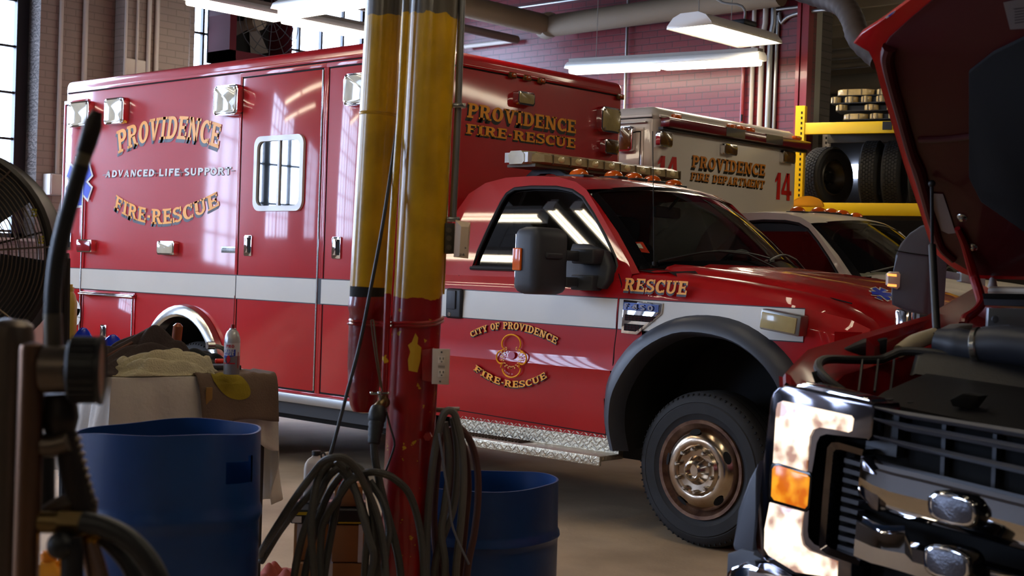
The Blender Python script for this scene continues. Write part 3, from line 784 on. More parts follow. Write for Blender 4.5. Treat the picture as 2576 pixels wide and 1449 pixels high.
    b.tube([sk(x, z, 0.001) for x, z in ((-5.82, 1.36), (-5.82, 0.55), (-4.603, 0.52))], 0.0035, 6)
    b.build('door_gap', VOID, root)
    # roof marker lights
    for y in (6.26, 6.59, 6.79, 6.98, 7.21):
        p = Vector((-5.24, y, 1.990-0.018*(abs(y-CY)/0.52)**2)); m_ = MB(); rows = []
        for i in range(9):
            a = math.pi*i/8; rows.append([p+Vector((-0.07*math.cos(t)*1.0, 0.042*math.sin(t)*math.cos(a), 0.045*math.sin(t)*math.sin(a))) for t in [math.pi*k/8 for k in range(9)]])
        m_.grid(rows); ml = m_.build('marker_lamp', LENSA, root)
        MB().box((p.x-0.078, p.y-0.047, p.z-0.012), (p.x+0.078, p.y+0.047, p.z+0.006), 0.005).build('lamp_base', BLK, ml)
    # wheel arch flares and liners
    for s in (0, 1):
        F = mir if s else (lambda p: p)
        b = MB(); rows = []
        AO = crv([(x, 0, z) for x, z in ARCH_OUT], 3); AI = crv([(x, 0, z) for x, z in ARCH_IN], 3)
        for o_, i_ in zip(AO, AI):
            mx = o_*0.42+i_*0.58
            tt = max(0, (o_.x+3.75)/0.65); dy = 0.12*tt**2.2
            rows.append([F(Vector((o_.x, Yside(o_.x, o_.z)+dy+0.01, o_.z))), F(Vector((o_.x*0.8+i_.x*0.2, 5.785+dy, o_.z*0.8+i_.z*0.2))), F(Vector((mx.x, 5.752+dy, mx.z))), F(Vector((i_.x*0.9+o_.x*0.1, 5.748+dy, i_.z*0.9+o_.z*0.1))), F(Vector((i_.x, 5.765+dy, i_.z))), F(Vector((i_.x*0.97-0.03*4.03, 5.86+dy, i_.z*0.985+0.0)))])
        b.grid(rows); b.build('wheel_arch_flare', FLARE, root, ang=40)
        b = MB(); rows = []
        for i_ in AI: rows.append([F(Vector((i_.x, 5.83, i_.z))), F(Vector((i_.x, 6.45, i_.z)))])
        b.grid(rows); b.face([r[1] for r in rows]); b.build('wheel_well', UND, root)
    wheel(root, (-4.03, 5.985, 0.404)); wheel(root, (-4.03, 2*CY-5.985, 0.404), side=1)
    b = MB(); b.cyl((-4.03, 6.0, 0.40), (-4.03, 2*CY-6.0, 0.40), 0.06); b.box((-6.2, 6.2, 0.35), (-3.2, 6.36, 0.55)); b.box((-6.2, 2*CY-6.36, 0.35), (-3.2, 2*CY-6.2, 0.55)); b.box((-5.0, 6.35, 0.4), (-3.3, 2*CY-6.35, 1.1)); b.build('front_axle', UND, root)
    return dict(sk=sk, ws=ws, GI=GI)
def side_mirror(root, s=0, m=DKGR):
    F = mir if s else (lambda p: Vector(p))
    def bx(b, lo, hi, bev):
        lo2, hi2 = F(lo), F(hi); b.box([min(a, c) for a, c in zip(lo2, hi2)], [max(a, c) for a, c in zip(lo2, hi2)], bev, 3)
    b = MB(); bx(b, (-4.975, 5.40, 1.275), (-4.79, 5.68, 1.635), 0.055); h = b.build('door_mirror', m, root)
    b = MB(); bx(b, (-4.985, 5.44, 1.43), (-4.972, 5.64, 1.60), 0.006); bx(b, (-4.985, 5.44, 1.305), (-4.972, 5.64, 1.40), 0.006); b.build('mirror_glass', mat('mirror_glass', (200, 205, 210), rough=0.03, metal=1.0), h)
    b = MB(); bx(b, (-4.955, 5.388, 1.40), (-4.895, 5.404, 1.52), 0.006); b.build('turn_lamp', LENSA, h)
    b = MB()
    for z in (1.49, 1.345): bx(b, (-4.88, 5.66, z-0.028), (-4.80, 5.80, z+0.028), 0.012); bx(b, (-4.86, 5.76, z-0.042), (-4.70, 5.86, z+0.042), 0.012)
    bx(b, (-4.90, 5.47, 1.47), (-4.775, 5.60, 1.50), 0.008)
    b.build('mirror_arm', m, h)
    b = MB(); pts = [Vector((x, Yside(x, z)-0.002, z)) for x, z in ((-4.98, 1.335), (-4.66, 1.315), (-4.635, 1.36), (-4.64, 1.44), (-4.70, 1.52), (-4.86, 1.56), (-4.95, 1.56))]
    b.prism([F(p) for p in pts], (0, 0.05 if s else -0.05, 0), 0.02, 3, 'b'); b.build('mirror_mount', m, h)
    return h
# ------------------------------------------------------------------ red ambulance
amb = thing('ambulance', 'red and white rescue ambulance filling the middle of the garage, behind the yellow column', 'ambulance', (-7.0, CY, 0))
box = box_shell(amb, REDX)
OFFY = (0, -0.002, 0); OFFX = (0.002, 0, 0)
# white band with thin black edges, broken at the door gaps
b = MB(); b.box((BX0+0.005, BY0-0.009, 1.139), (BX1-0.012, BY0, 1.306)); b.build('stripe_edge', BLK, box)
b = MB()
for a, c in ((BX0+0.004, -9.825), (-9.813, -7.785), (-7.775, -6.905), (-6.865, BX1-0.010)): b.box((a, BY0-0.011, 1.145), (c, BY0, 1.300))
b.build('stripe', STRIPE, box)
# doors and compartments
def door(name, x0, x1, z0, z1, th=0.007, gap=0.010, parent=None, m=REDX):
    d = MB().box((x0, BY0-th, z0), (x1, BY0, z1), 0.004).build(name, m, parent or amb)
    b = MB(); b.box((x0-gap, BY0-0.003, z0-gap), (x1+gap, BY0, z1+gap)); b.build('gap', VOID, d)
    b = MB(); g = gap+0.001; w = 0.028
    for lo, hi in (((x0-g-w, z1+g), (x1+g+w, z1+g+w)), ((x0-g-w, z0-g-w), (x1+g+w, z0-g)), ((x0-g-w, z0-g), (x0-g, z1+g)), ((x1+g, z0-g), (x1+g+w, z1+g))):
        b.box((lo[0], BY0-0.0085, lo[1]), (hi[0], BY0, hi[1]), 0.003)
    b.build('door_frame', m, d)
    return d
sd = door('side_door', -7.765, -6.915, 0.575, 2.655)
MB().cyl((-6.909, BY0-0.010, 0.58), (-6.909, BY0-0.010, 2.65), 0.007, 8).build('hinge', STEEL, sd)
fd = door('front_compartment_door', -6.845, -6.31, 0.575, 2.655)
rd = door('rear_compartment_door', -10.115, -9.83, 0.56, 2.60)
MB().cyl((-9.824, BY0-0.010, 0.56), (-9.824, BY0-0.010, 2.60), 0.006, 8).build('hinge', STEEL, rd)
ld = door('lower_compartment_door', -9.775, -9.08, 0.56, 1.095)
MB().cyl((-9.072, BY0-0.010, 0.56), (-9.072, BY0-0.010, 1.09), 0.006, 8).build('hinge', STEEL, ld)
b = MB(); b.box((-9.80, BY0-0.030, 1.113), (-9.03, BY0, 1.122), 0.003); b.box((-9.80, BY0-0.045, 1.098), (-9.03, BY0, 1.110), 0.004); b.build('door_rain_rail', CHR, box)
b = MB(); b.tube([(-7.79, BY0, 1.31), (-7.79, BY0, 2.70)], 0.004, 6); b.tube([(-7.785, BY0, 0.54), (-7.785, BY0, 1.14)], 0.004, 6); b.build('panel_seam', VOID, box)
# sill trim
for a, c in ((-7.84, BX1), (BX0, -8.93)): b = MB(); b.box((a, BY0-0.03, 0.485), (c, BY0+0.05, 0.545), 0.006); b.build('sill_trim', ALU, box)
b = MB(); b.box((-7.84, BY0+0.03, 0.40), (BX1+0.02, BY0+0.08, 0.485)); b.build('sill_skirt', BLK, box)
# side door window
a, c, z0, z1 = px_rect(645, 435, 769, 436, SP); x0, x1 = a.x, c.x; z1 = SP(707, 341).z; z0 = SP(707, 531).z
b = MB(); o_ = [Vector((x, BY0-0.008, z)) for x, z in rrect(x0, z0, x1, z1, 0.065)]; i_ = [Vector((x, BY0-0.008, z)) for x, z in rrect(x0+0.035, z0+0.035, x1-0.035, z1-0.035, 0.05)]
ring(b, o_, i_, (0, -0.018, 0)); xm = SP(706, 436).x
b.box((xm-0.010, BY0-0.022, z0+0.03), (xm+0.010, BY0-0.008, z1-0.03)); wf = b.build('window_frame', mat('white_window_trim', (214, 212, 210), rough=0.35, coat=0.3), sd)
b = MB(); b.face([Vector((x, BY0-0.011, z)) for x, z in rrect(x0+0.03, z0+0.03, x1-0.03, z1-0.03, 0.05)]); b.build('pane', WINGL, wf)
b = MB(); b.prism([Vector((x, BY0-0.0075, z)) for x, z in rrect(x0+0.03, z0+0.03, x1-0.03, z1-0.03, 0.05)], (0, 0.0005, 0)); b.build('window_recess', VOID, wf)
# paddle handles
def paddle(parent, px0, py0, px1, py1):
    a, c, za, zb = px_rect(px0, py0, px1, py1, SP); x0, x1 = a.x, c.x
    b = MB(); o_ = [Vector((x, BY0-0.007, z)) for x, z in rrect(x0, za, x1, zb, 0.008)]; b.prism(o_, (0, -0.008, 0), 0.003, 2, 'b'); h = b.build('paddle_handle', CHR, parent)
    w = x1-x0; hh = zb-za
    MB().box((x0+w*0.55, BY0-0.017, za+hh*0.16), (x1-w*0.12, BY0-0.0148, zb-hh*0.12), 0.003).build('handle_recess', VOID, h)
    MB().box((x0+w*0.18, BY0-0.024, za+hh*0.16), (x0+w*0.52, BY0-0.014, zb-hh*0.1), 0.004).build('lever', CHR, h)
paddle(sd, 618, 592, 637, 644); paddle(fd, 839, 596, 861, 651); paddle(rd, 166, 586, 182, 629); paddle(ld, 256, 817, 271, 850)
# lamps on the side
def SPL(x, y): return onY(x, y, BY0-0.055)
for r in ((171, 255, 222, 319), (261, 246, 310, 312), (537, 214, 597, 289)):
    a, c, za, zb = px_rect(*r, SPL); surface_lamp(amb if r[0] > 200 else rd, (a.x, za), (c.x, zb), 'Y', 0.055, LENSW)
a, c, za, zb = px_rect(859, 181, 950, 262, SPL); surface_lamp(fd, (a.x, za), (c.x, zb), 'Y', 0.04, LENSW)
a, c, za, zb = px_rect(189, 602, 226, 634, SPL); surface_lamp(rd, (a.x, za), (c.x, zb), 'Y', 0.045, LENSR, 0.010, 'marker_lamp', 'small red marker lamp', False)
a, c, za, zb = px_rect(391, 606, 434, 641, SPL); surface_lamp(amb, (a.x, za), (c.x, zb), 'Y', 0.045, LENSW, 0.012, 'marker_lamp', None, False)
a, c, za, zb = px_rect(558, 620, 596, 636, SP); b = MB(); b.box((a.x, BY0-0.005, za), (c.x, BY0, zb), 0.002); np_ = b.build('maker_plate', ALU, amb)
b = MB()
for i in range(2):
    for k in range(9): xx = a.x+0.012+k*(c.x-a.x-0.024)/8.5; b.box((xx, BY0-0.006, za+0.008+i*0.016), (xx+0.008, BY0-0.0045, za+0.016+i*0.016))
b.build('plate_text', mat('plate_text_grey', (92, 92, 96), rough=0.5), np_)
# side lettering
text_on('lettering', 'PROVIDENCE', SP, [(299, 387), (420, 350), (551, 374)], [(294, 331), (427, 293), (560, 314)], GOLD, amb, OFFY, True, SHAD, (-0.016, -0.024))
text_on('lettering', 'FIRE-RESCUE', SP, [(288, 523), (405, 564), (554, 516)], [(294, 490), (405, 526), (547, 481)], GOLD, amb, OFFY, True, SHAD, (-0.012, -0.020))
text_on('lettering', 'ADVANCED LIFE SUPPORT', SP, [(265, 446), (584, 439)], [(267, 429), (584, 420)], DEC_W, amb, OFFY, False, SHAD, (-0.006, -0.006))
b = MB()
def sp_off(x, y, d): p = SP(x, y); return Vector((p.x, BY0-d, p.z))
for a, c in (((260, 441), (268, 440)), ((384, 436), (401, 435.5)), ((452, 434), (464, 433.5)), ((583, 430), (592, 429.5))): b.tube([sp_off(*a, 0.004), sp_off(*c, 0.004)], 0.003, 4)
for x in (393, 457): b.tube([sp_off(x-3, 436, 0.004), sp_off(x-1, 428, 0.004), sp_off(x+1, 444, 0.004), sp_off(x+3, 434, 0.004)], 0.003, 4)
b.build('pulse_line', mat('pulse_line_grey', (196, 186, 200), rough=0.5), amb)
p = sp_off(202, 458, 0.009); star_of_life(rd, p, (1, 0, 0), (0, 0, 1), 0.185, OFFY)
text_on('fleet_number', '9', SP, [(174, 816), (207, 823)], [(174, 748), (207, 754)], DEC_W, rd, (0, -0.009, 0))
# rear wheels and polished fenderette
wheel(amb, (-8.38, BY0+0.20, 0.404), deep=True); wheel(amb, (-8.38, BY1-0.20, 0.404), side=1, deep=True); wheel(amb, (-8.38, BY0+0.47, 0.404), deep=True)
b = MB(); rows = []
for k in range(25):
    t = math.radians(-12+204*k/24); d = Vector((math.cos(t), 0, math.sin(t))); o_ = Vector((-8.385, 0, 0.565))
    rows.append([o_+d*0.515+Vector((0, BY0-0.004, 0)), o_+d*0.505+Vector((0, BY0-0.045, 0)), o_+d*0.475+Vector((0, BY0-0.068, 0)), o_+d*0.44+Vector((0, BY0-0.070, 0)), o_+d*0.425+Vector((0, BY0-0.055, 0)), o_+d*0.43+Vector((0, BY0+0.03, 0))])
b.grid(rows); b.build('wheel_arch_trim', STEEL, amb)
b = MB(); rows = []
for k in range(25):
    t = math.radians(-12+204*k/24); d = Vector((math.cos(t), 0, math.sin(t))); o_ = Vector((-8.385, 0, 0.56)); rows.append([o_+d*0.482+Vector((0, BY0+0.005, 0)), o_+d*0.482+Vector((0, BY0+0.78, 0))])
b.grid(rows); b.face([r[1] for r in rows]); b.build('wheel_well', UND, amb)
# front face of the box
text_on('lettering', 'PROVIDENCE', FP, [(1173.5, 295), (1448.5, 336)], [(1177, 258), (1449, 303)], GOLD, amb, OFFX, True, SHADK, (-0.014, -0.022))
text_on('lettering', 'FIRE-RESCUE', FP, [(1171, 336), (1447, 373)], [(1173, 311), (1448, 348)], GOLD, amb, OFFX, True, SHADK, (-0.009, -0.012))
def fp_rect(x0, y0, x1, y1):
    a, c, za, zb = px_rect(x0, y0, x1, y1, lambda x, y: onX(x, y, BX1+0.05)); return (a.y, za), (c.y, zb)
lo, hi = fp_rect(1304, 231, 1346, 265); surface_lamp(amb, lo, hi, 'X', 0.05, LENSB, 0.012, 'warning_lamp', None, False)
lo, hi = fp_rect(1514, 270, 1562, 334); surface_lamp(amb, lo, hi, 'X', 0.05, LENSB)
lo, hi = fp_rect(1523, 351, 1557, 388); surface_lamp(amb, lo, hi, 'X', 0.05, LENSY, 0.010, 'warning_lamp', 'dark amber warning lamp', False)
lo, hi = (5.76, hi[1]-0.02-(hi[1]-lo[1])+0.0), (5.98, hi[1]); 
for x, y in ((1285, 190), (1322, 197), (1358, 204), (1557, 244)):
    p = FP(x, y); b = MB(); b.box((BX1, p.y-0.035, p.z-0.02), (BX1+0.025, p.y+0.035, p.z+0.02), 0.006); m_ = b.build('clearance_lamp', LENSY, amb)
    MB().box((BX1+0.02, p.y-0.018, p.z-0.013), (BX1+0.032, p.y+0.022, p.z+0.013), 0.004).build('lens', mat('dim_amber', (170, 66, 10), rough=0.25, coat=0.5), m_)
# ---- cab
K = cab(amb, RED); sk = K['sk']; ws = K['ws']
def CP(x, y): return onY(x, y, 5.82)
def cs(x, z, d): p = sk(x, z); p.y -= d; return p
# white band on door and fender
b = MB(); e = MB()
for a, c in ((-5.99, -4.574), (-4.560, -3.44)):
    n = 24
    for bb, d, ex in ((b, 0.004, 0.0), (e, 0.002, 0.005)):
        rows = []
        for i in range(n+1):
            x = a+(c-a)*i/n; tt = max(0, (x+3.75)/0.65); sh = 0.12*tt**2.2
            zt = 1.272-(x+5.85)*0.006; zb = 1.110-(x+5.85)*0.004
            if x > -4.48: zb = max(zb, min(zt-0.01, ARCH_z(x)+0.002) if False else zb)
            rows.append([cs(x, zb-ex, d-sh), cs(x, (zt+zb)/2, d-sh), cs(x, zt+ex, d-sh)])
        bb.grid(rows)
b.build('stripe', STRIPE, amb); e.build('stripe_edge', BLK, amb)
# door handle
b = MB(); b.box((-5.868, 5.798, 1.100), (-5.735, 5.83, 1.280), 0.02, 3); h = b.build('door_handle', BLK, amb)
MB().box((-5.85, 5.788, 1.155), (-5.775, 5.80, 1.268), 0.01).build('handle_flap', DKGR, h)
MB().lathe([(0.0, 0.002), (0.011, 0.002), (0.013, 0)], (-5.83, 5.797, 1.125), (0, -1, 0), 14).build('lock', CHR, h)
# side vent with mesh and plain raised badge strip
VP = [(-4.526, 1.262), (-4.268, 1.252), (-4.270, 1.196), (-4.425, 1.079), (-4.529, 1.082)]
b = MB(); b.prism([cs(x, z, 0.0) for x, z in VP], (0, -0.016, 0), 0.005, 2, 'b'); v_ = b.build('fender_vent', CHR, amb)
b = MB()
b.prism([cs(x, z, 0.0165) for x, z in ((-4.505, 1.185), (-4.300, 1.180), (-4.340, 1.150), (-4.506, 1.152))], (0, -0.002, 0))
b.prism([cs(x, z, 0.0165) for x, z in ((-4.507, 1.135), (-4.375, 1.132), (-4.430, 1.096), (-4.508, 1.098))], (0, -0.002, 0)); b.build('vent_mesh', VOID, v_)
b = MB()
for i in range(9): x = -4.50+i*0.022; b.tube([cs(x, 1.152, 0.019), cs(x, 1.183, 0.019)], 0.0018, 4)
for z in (1.161, 1.172): b.tube([cs(-4.505, z, 0.019), cs(-4.32, z, 0.019)], 0.0018, 4)
for i in range(6): x = -4.50+i*0.022; b.tube([cs(x, 1.098, 0.019), cs(x, 1.133, 0.019)], 0.0018, 4)
for z in (1.109, 1.121): b.tube([cs(-4.505, z, 0.019), cs(-4.41, z, 0.019)], 0.0018, 4)
b.build('vent_grid', mat('vent_grid_maroon', (86, 44, 54), rough=0.4, metal=0.4), v_)
b = MB(); b.prism([cs(x, z, 0.0165) for x, z in ((-4.518, 1.250), (-4.285, 1.243), (-4.285, 1.205), (-4.518, 1.208))], (0, -0.002, 0)); b.build('badge_panel', mat('badge_blue_grey', (70, 78, 110), rough=0.15, metal=0.8), v_)
def CPv(x, y): p = CP(x, y); return Vector((p.x, 5.800, p.z))
b = MB()
X0, X1 = -4.508, -4.300
def bm_(u, v): return Vector((X0+(X1-X0)*u, 5.797, 1.214+0.030*v-0.006*u))
write(b, 'F', lambda u, v: bm_(u*0.13, v), False); write(b, '-', lambda u, v: bm_(0.16+u*0.07, v), False); write(b, '4', lambda u, v: bm_(0.26+u*0.17, v), False); write(b, 'S', lambda u, v: bm_(0.50+u*0.17, v), False); write(b, 'O', lambda u, v: bm_(0.75+u*0.17, v), False)
b.build('badge_lettering', CHR, v_, weld=False)
# corner lamp on the fender
b = MB(); b.obox((-3.525, 5.800, 1.190), (0.105, 0.012, -0.014), (0, 0.038, 0), (0.005, 0, 0.050), 0.008); fl = b.build('fender_lamp', ALU, amb)
b = MB(); b.obox((-3.532, 5.760, 1.188), (0.092, 0.010, -0.012), (0, 0.004, 0), (0.005, 0, 0.038), 0.003); b.build('lens', LENSB, fl)
# running board
b = MB(); b.box((-5.80, 5.86, 0.40), (-4.56, 5.90, 0.545)); b.box((-5.80, 5.70, 0.395), (-4.555, 5.90, 0.425), 0.008); b.box((-5.80, 5.692, 0.372), (-4.555, 5.71, 0.425), 0.006); st = b.build('running_board', TREAD, amb)
b = MB()
for i in range(40):
    for j in range(6):
        x = -5.78+i*0.031+(0.015 if j % 2 else 0); z = 0.44+j*0.018
        if z < 0.54: b.obox((x, 5.859, z), (0.009, 0, 0.006 if (i+j) % 2 else -0.006), (0, 0.002, 0), (0.002, 0, 0.003))
for i in range(38): b.obox((-5.78+i*0.032, 5.690, 0.398), (0.010, 0, 0.010 if i % 2 else -0.010), (0, 0.002, 0), (0.003, 0, 0.003))
b.build('tread_pattern', STEEL, st, weld=False)
b = MB()
for i in range(22): b.box((-5.74+i*0.026, 5.74, 0.424), (-5.73+i*0.026, 5.84, 0.432))
b.box((-5.75, 5.735, 0.4245), (-5.16, 5.845, 0.427)); b.build('step_grating', mat('grating_brown', (78, 62, 44), rough=0.7, metal=0.4), st)
# cab lettering and emblem
def CQ(x, y): p = CP(x, y); return Vector((p.x, Yside(p.x, p.z), p.z))
text_on('lettering', 'RESCUE', CP, [(1571.5, 731), (1730, 742)], [(1577.5, 699), (1736, 708)], GOLD, amb, (0, -0.006, 0), True, SHAD, (-0.007, -0.012))
text_on('lettering', 'CITY OF PROVIDENCE', CP, [(1190, 849), (1287, 828), (1402, 866)], [(1184, 836), (1288, 810), (1408, 850)], GOLD, amb, (0, -0.006, 0), True, SHADK, (-0.005, -0.007))
text_on('lettering', 'FIRE-RESCUE', CP, [(1194, 930), (1288, 974), (1380, 949)], [(1201, 917), (1289, 957), (1373, 935)], GOLD, amb, (0, -0.006, 0), True, SHADK, (-0.005, -0.007))
b = MB()
def epx(x, y): return (1160+x/6.586, 780+y/6.586)
def ept(x, y, d=0.013): p = CP(*epx(x, y)); return Vector((p.x, 5.82-d, p.z))
def arc_(cx, cy, r, a0, a1, n=18, ry=None): return [(cx+r*math.cos(math.radians(a0+(a1-a0)*i/n)), cy+(ry or r)*math.sin(math.radians(a0+(a1-a0)*i/n))) for i in range(n+1)]
for P in (arc_(857, 560, 155, 155, 385), arc_(860, 965, 150, 0, 180, 18, 148), arc_(690, 780, 78, 75, 285, 12, 105), arc_(1030, 800, 78, -105, 105, 12, 100)):
    b.tube([ept(*q) for q in P], 0.0048, 6)
for P in ([(715, 620), (760, 640), (700, 665)], [(1010, 615), (970, 650), (1050, 690)], [(665, 880), (710, 860), (680, 950)], [(1045, 895), (990, 880), (985, 960)]): b.tube([ept(*q) for q in P], 0.0040, 6)
b.build('crest_outline', GOLD, amb)
b = MB(); b2 = MB(); random.seed(4)
for s in (-1, 1):
    for i in range(9):
        t = i/8; a = math.radians(-62+150*t); cx, cy = 858+s*150*math.cos(a), 780+165*math.sin(a)
        for q in (-1, 1):
            an = a+q*0.9+1.2; dx, dy = s*math.cos(an)*42, math.sin(an)*42
            b.face([ept(cx, cy, 0.014), ept(cx+dx*.5-dy*.28, cy+dy*.5+dx*.28, 0.014), ept(cx+dx, cy+dy, 0.014), ept(cx+dx*.5+dy*.28, cy+dy*.5-dx*.28, 0.014)])
b.build('crest_wreath', mat('wreath_gold', (214, 146, 24), rough=0.4), amb, weld=False)
b = MB(); b.face([ept(857+58*math.cos(t), 750+62*math.sin(t), 0.0125) for t in [2*PI*i/20 for i in range(20)]]); b.build('crest_shield', mat('shield_mauve', (186, 96, 124), rough=0.5), amb, weld=False)
text_on('crest_lettering', 'FIRE D', CP, [epx(730, 1010), epx(800, 1062), epx(880, 1072)], [epx(738, 985), epx(805, 1036), epx(882, 1048)], mat('crest_text', (196, 120, 130), rough=0.5), amb, (0, -0.006, 0), False)
HOODO = [c for c in amb.children if c.name.startswith('hood')][0]
for nm, mm, g, k in (('emblem_border', DEC_W, 0.16, 0.003), ('emblem', DEC_B, 0.0, 0.005)):
    b = MB(); cx, cy = 2217, 741
    for i in range(3):
        a = math.radians(82+60*i); d = (math.cos(a), math.sin(a)); n_ = (-d[1], d[0]); L, w = 1+g, 0.27+g
        P = []
        for p_, q_ in ((L, w), (L, -w), (0, -w), (-L, -w), (-L, w), (0, w)):
            u, v = d[0]*p_+n_[0]*q_, d[1]*p_+n_[1]*q_
            P.append(on_mesh(HOODO, cx+26*u+7*v*0.3, cy-13*v+8*u, k))
        if all(P): b.face(P)
    b.build(nm, mm, amb, weld=False, flat=True)
# mirror, antenna, inspection sticker
side_mirror(amb)
p = onY(1645, 672, 5.99); q = onY(1642, 330, 5.99); b = MB(); b.cyl(p, p+Vector((0, 0, 0.03)), 0.012, 10); b.tube([p, q], 0.0025, 6); b.build('antenna', BLK, amb)
def wsp(x, y):
    best = None
    for i in range(40):
        for j in range(40):
            P = ws(i/39*0.5, j/39, -0.006); d = P-EYE; z = d.dot(FW); sx = W/2+FPX*d.dot(RT)/z; sy = H/2-FPX*d.dot(UP)/z
            e_ = (sx-x)**2+(sy-y)**2
            if best is None or e_ < best[0]: best = (e_, P)
    return best[1]
S4 = [wsp(*q) for q in ((1584, 609), (1616, 610), (1637, 635), (1600, 635))]
b = MB(); b.face(S4); ins = b.build('inspection_sticker', mat('orange_sticker', (214, 62, 36), rough=0.5), amb, weld=False)
c4 = sum(S4, Vector())/4; b = MB(); b.face([c4+(q-c4)*0.45+Vector((0.004, 0, 0.003))+(S4[0]-c4)*0.15 for q in S4]); b.build('sticker_window', DEC_W, ins, weld=False)
# light bar over the cab
LBX = -5.62
b = MB(); lb_y0, lb_y1 = 6.12, 7.70
sec = [Vector((LBX-0.13, 0, 2.045)), Vector((LBX+0.10, 0, 2.045)), Vector((LBX+0.14, 0, 2.06)), Vector((LBX+0.135, 0, 2.105)), Vector((LBX+0.08, 0, 2.125)), Vector((LBX-0.11, 0, 2.125)), Vector((LBX-0.15, 0, 2.10))]
rows = []
for y, k in ((lb_y0, 0.45), (lb_y0+0.10, 1.0), (lb_y1-0.10, 1.0), (lb_y1, 0.45)): rows.append([Vector((LBX+(q.x-LBX)*k, y, q.z)) for q in sec])
b.grid(rows, closed=True); b.face(rows[0]); b.face(rows[-1][::-1]); lb = b.build('light_bar', LENSB, amb, ang=30)
for i in range(8):
    y = lb_y0+0.26+i*0.165; b = MB(); b.ball((LBX+0.138, y, 2.085), 0.026, 12, (0.35, 1.3, 0.8)); b.build('lamp', mat('lamp_reflector', (246, 232, 170), rough=0.15, coat=1.0), lb)
b = MB()
for i in range(9): y = lb_y0+0.18+i*0.165; b.box((LBX+0.12, y-0.004, 2.052), (LBX+0.1425, y+0.004, 2.11))
b.box((LBX-0.12, lb_y0+0.05, 2.03), (LBX+0.11, lb_y1-0.05, 2.048)); b.build('lens_divider', mat('divider_brown', (92, 78, 50), rough=0.5), lb)
b = MB()
b.box((LBX-0.1, lb_y0+0.004, 2.055), (LBX+0.09, lb_y0+0.09, 2.115)); b.build('end_lens', mat('end_lens_grey', (196, 190, 178), rough=0.2, coat=0.6), lb)
for y in (6.42, 7.40):
    b = MB(); b.prism([Vector((LBX-0.18, y-0.03, 1.985)), Vector((LBX-0.10, y-0.03, 2.04)), Vector((LBX+0.08, y-0.03, 2.04)), Vector((LBX+0.20, y-0.03, 1.985)), Vector((LBX+0.10, y-0.03, 1.985)), Vector((LBX+0.04, y-0.03, 2.012)), Vector((LBX-0.04, y-0.03, 2.012)), Vector((LBX-0.08, y-0.03, 1.985))], (0, 0.06, 0), 0.006); b.build('light_bar_foot', BLK, lb)

# ------------------------------------------------------------------ white ambulance behind
amb2 = thing('ambulance', 'white ambulance with red numbers 14, parked beyond the red one', 'ambulance', (-7.0, CY, 0))
WHX = mat('white_box_paint', (212, 204, 194), rough=0.35, coat=0.5)
box2 = box_shell(amb2, WHX, 0.10)
b = MB(); b.box((BX0+0.004, BY0-0.006, 0.9), (BX1-0.10, BY0, 1.15)); b.build('stripe', DEC_R, box2)
cd2 = door('front_compartment_door', -6.86, -6.40, 0.6, 2.58, m=WHX, parent=amb2)
b = MB(); b.box((-6.92, BY0-0.03, 2.655), (-6.33, BY0, 2.668), 0.003); b.build('door_rain_rail', ALU, box2)
DY2, DX2 = 3.41, -0.55
OFF2 = Vector((DX2, DY2, 0))
def FP2(x, y): return onX(x, y, BX1+DX2)-OFF2
def SP2(x, y): return onY(x, y, BY0+DY2)-OFF2
a, c = SP2(1574, 350), SP2(1582, 350); surface_lamp(amb2, (-6.62, SP2(1578, 382).z), (-6.44, SP2(1578, 320).z), 'Y', 0.06, LENSY)
text_on('lettering', 'PROVIDENCE', FP2, [(1738.7, 421), (1924, 443)], [(1742, 390), (1926, 414.5)], mat('dull_gold_lettering', (206, 128, 28), rough=0.5), amb2, OFFX, True, SHADK, (-0.014, -0.024))
text_on('lettering', 'FIRE DEPARTMENT', FP2, [(1736, 452), (1920.5, 475)], [(1738.7, 433), (1924, 455)], MATS['dull_gold_lettering'], amb2, OFFX, True, SHADK, (-0.010, -0.014))
text_on('fleet_number', '14', FP2, [(1650, 453), (1708, 459)], [(1656, 391), (1706, 396)], DEC_R, amb2, OFFX, False)
text_on('fleet_number', '14', FP2, [(1946, 501), (1990, 506)], [(1951, 434), (1990, 437)], DEC_R, amb2, OFFX, False)
def fp2r(x0, y0, x1, y1):
    a, c, za, zb = px_rect(x0, y0, x1, y1, lambda x, y: onX(x, y, BX1+DX2+0.05)-OFF2); return (a.y, za), (c.y, zb)
for r in ((1662, 331, 1694, 369), (1824, 363, 1857, 390), (1972, 381, 2003, 411)):
    lo, hi = fp2r(*r); surface_lamp(amb2, lo, hi, 'X', 0.045, LENSY, 0.010, 'warning_lamp', None, False)
# red and dark light bar along the front edge
a = FP2(1660, 310); c = FP2(2016, 362)
lo_z, hi_z = FP2(1664, 321).z, FP2(1664, 296).z
b = MB(); b.box((BX1, a.y, lo_z), (BX1+0.10, c.y+0.02, hi_z), 0.015); lb2 = b.build('light_bar', mat('dark_red_bar_lens', (104, 12, 26), rough=0.25, coat=0.6), amb2)
b = MB()
for f0, f1 in ((0.37, 0.50), (0.655, 0.78)):
    y0 = a.y+(c.y-a.y)*f0; y1 = a.y+(c.y-a.y)*f1; b.box((BX1+0.05, y0, lo_z+0.004), (BX1+0.1015, y1, hi_z+0.001))
b.build('dark_section', mat('dark_blue_lens', (26, 20, 44), rough=0.25, coat=0.6), lb2)
b = MB(); b.box((BX1, a.y-0.02, lo_z-0.02), (BX1+0.05, c.y+0.03, lo_z+0.002)); b.build('bar_bracket', BLK, lb2)
for x in (1695, 1834, 1858, 1882, 1999):
    y = FP2(x, 315).y; b = MB(); b.box((BX1+0.0, y-0.05, hi_z+0.004), (BX1+0.05, y+0.05, hi_z+0.045), 0.014); b.build('clearance_lamp', LENSA, amb2)
cab(amb2, WHX)
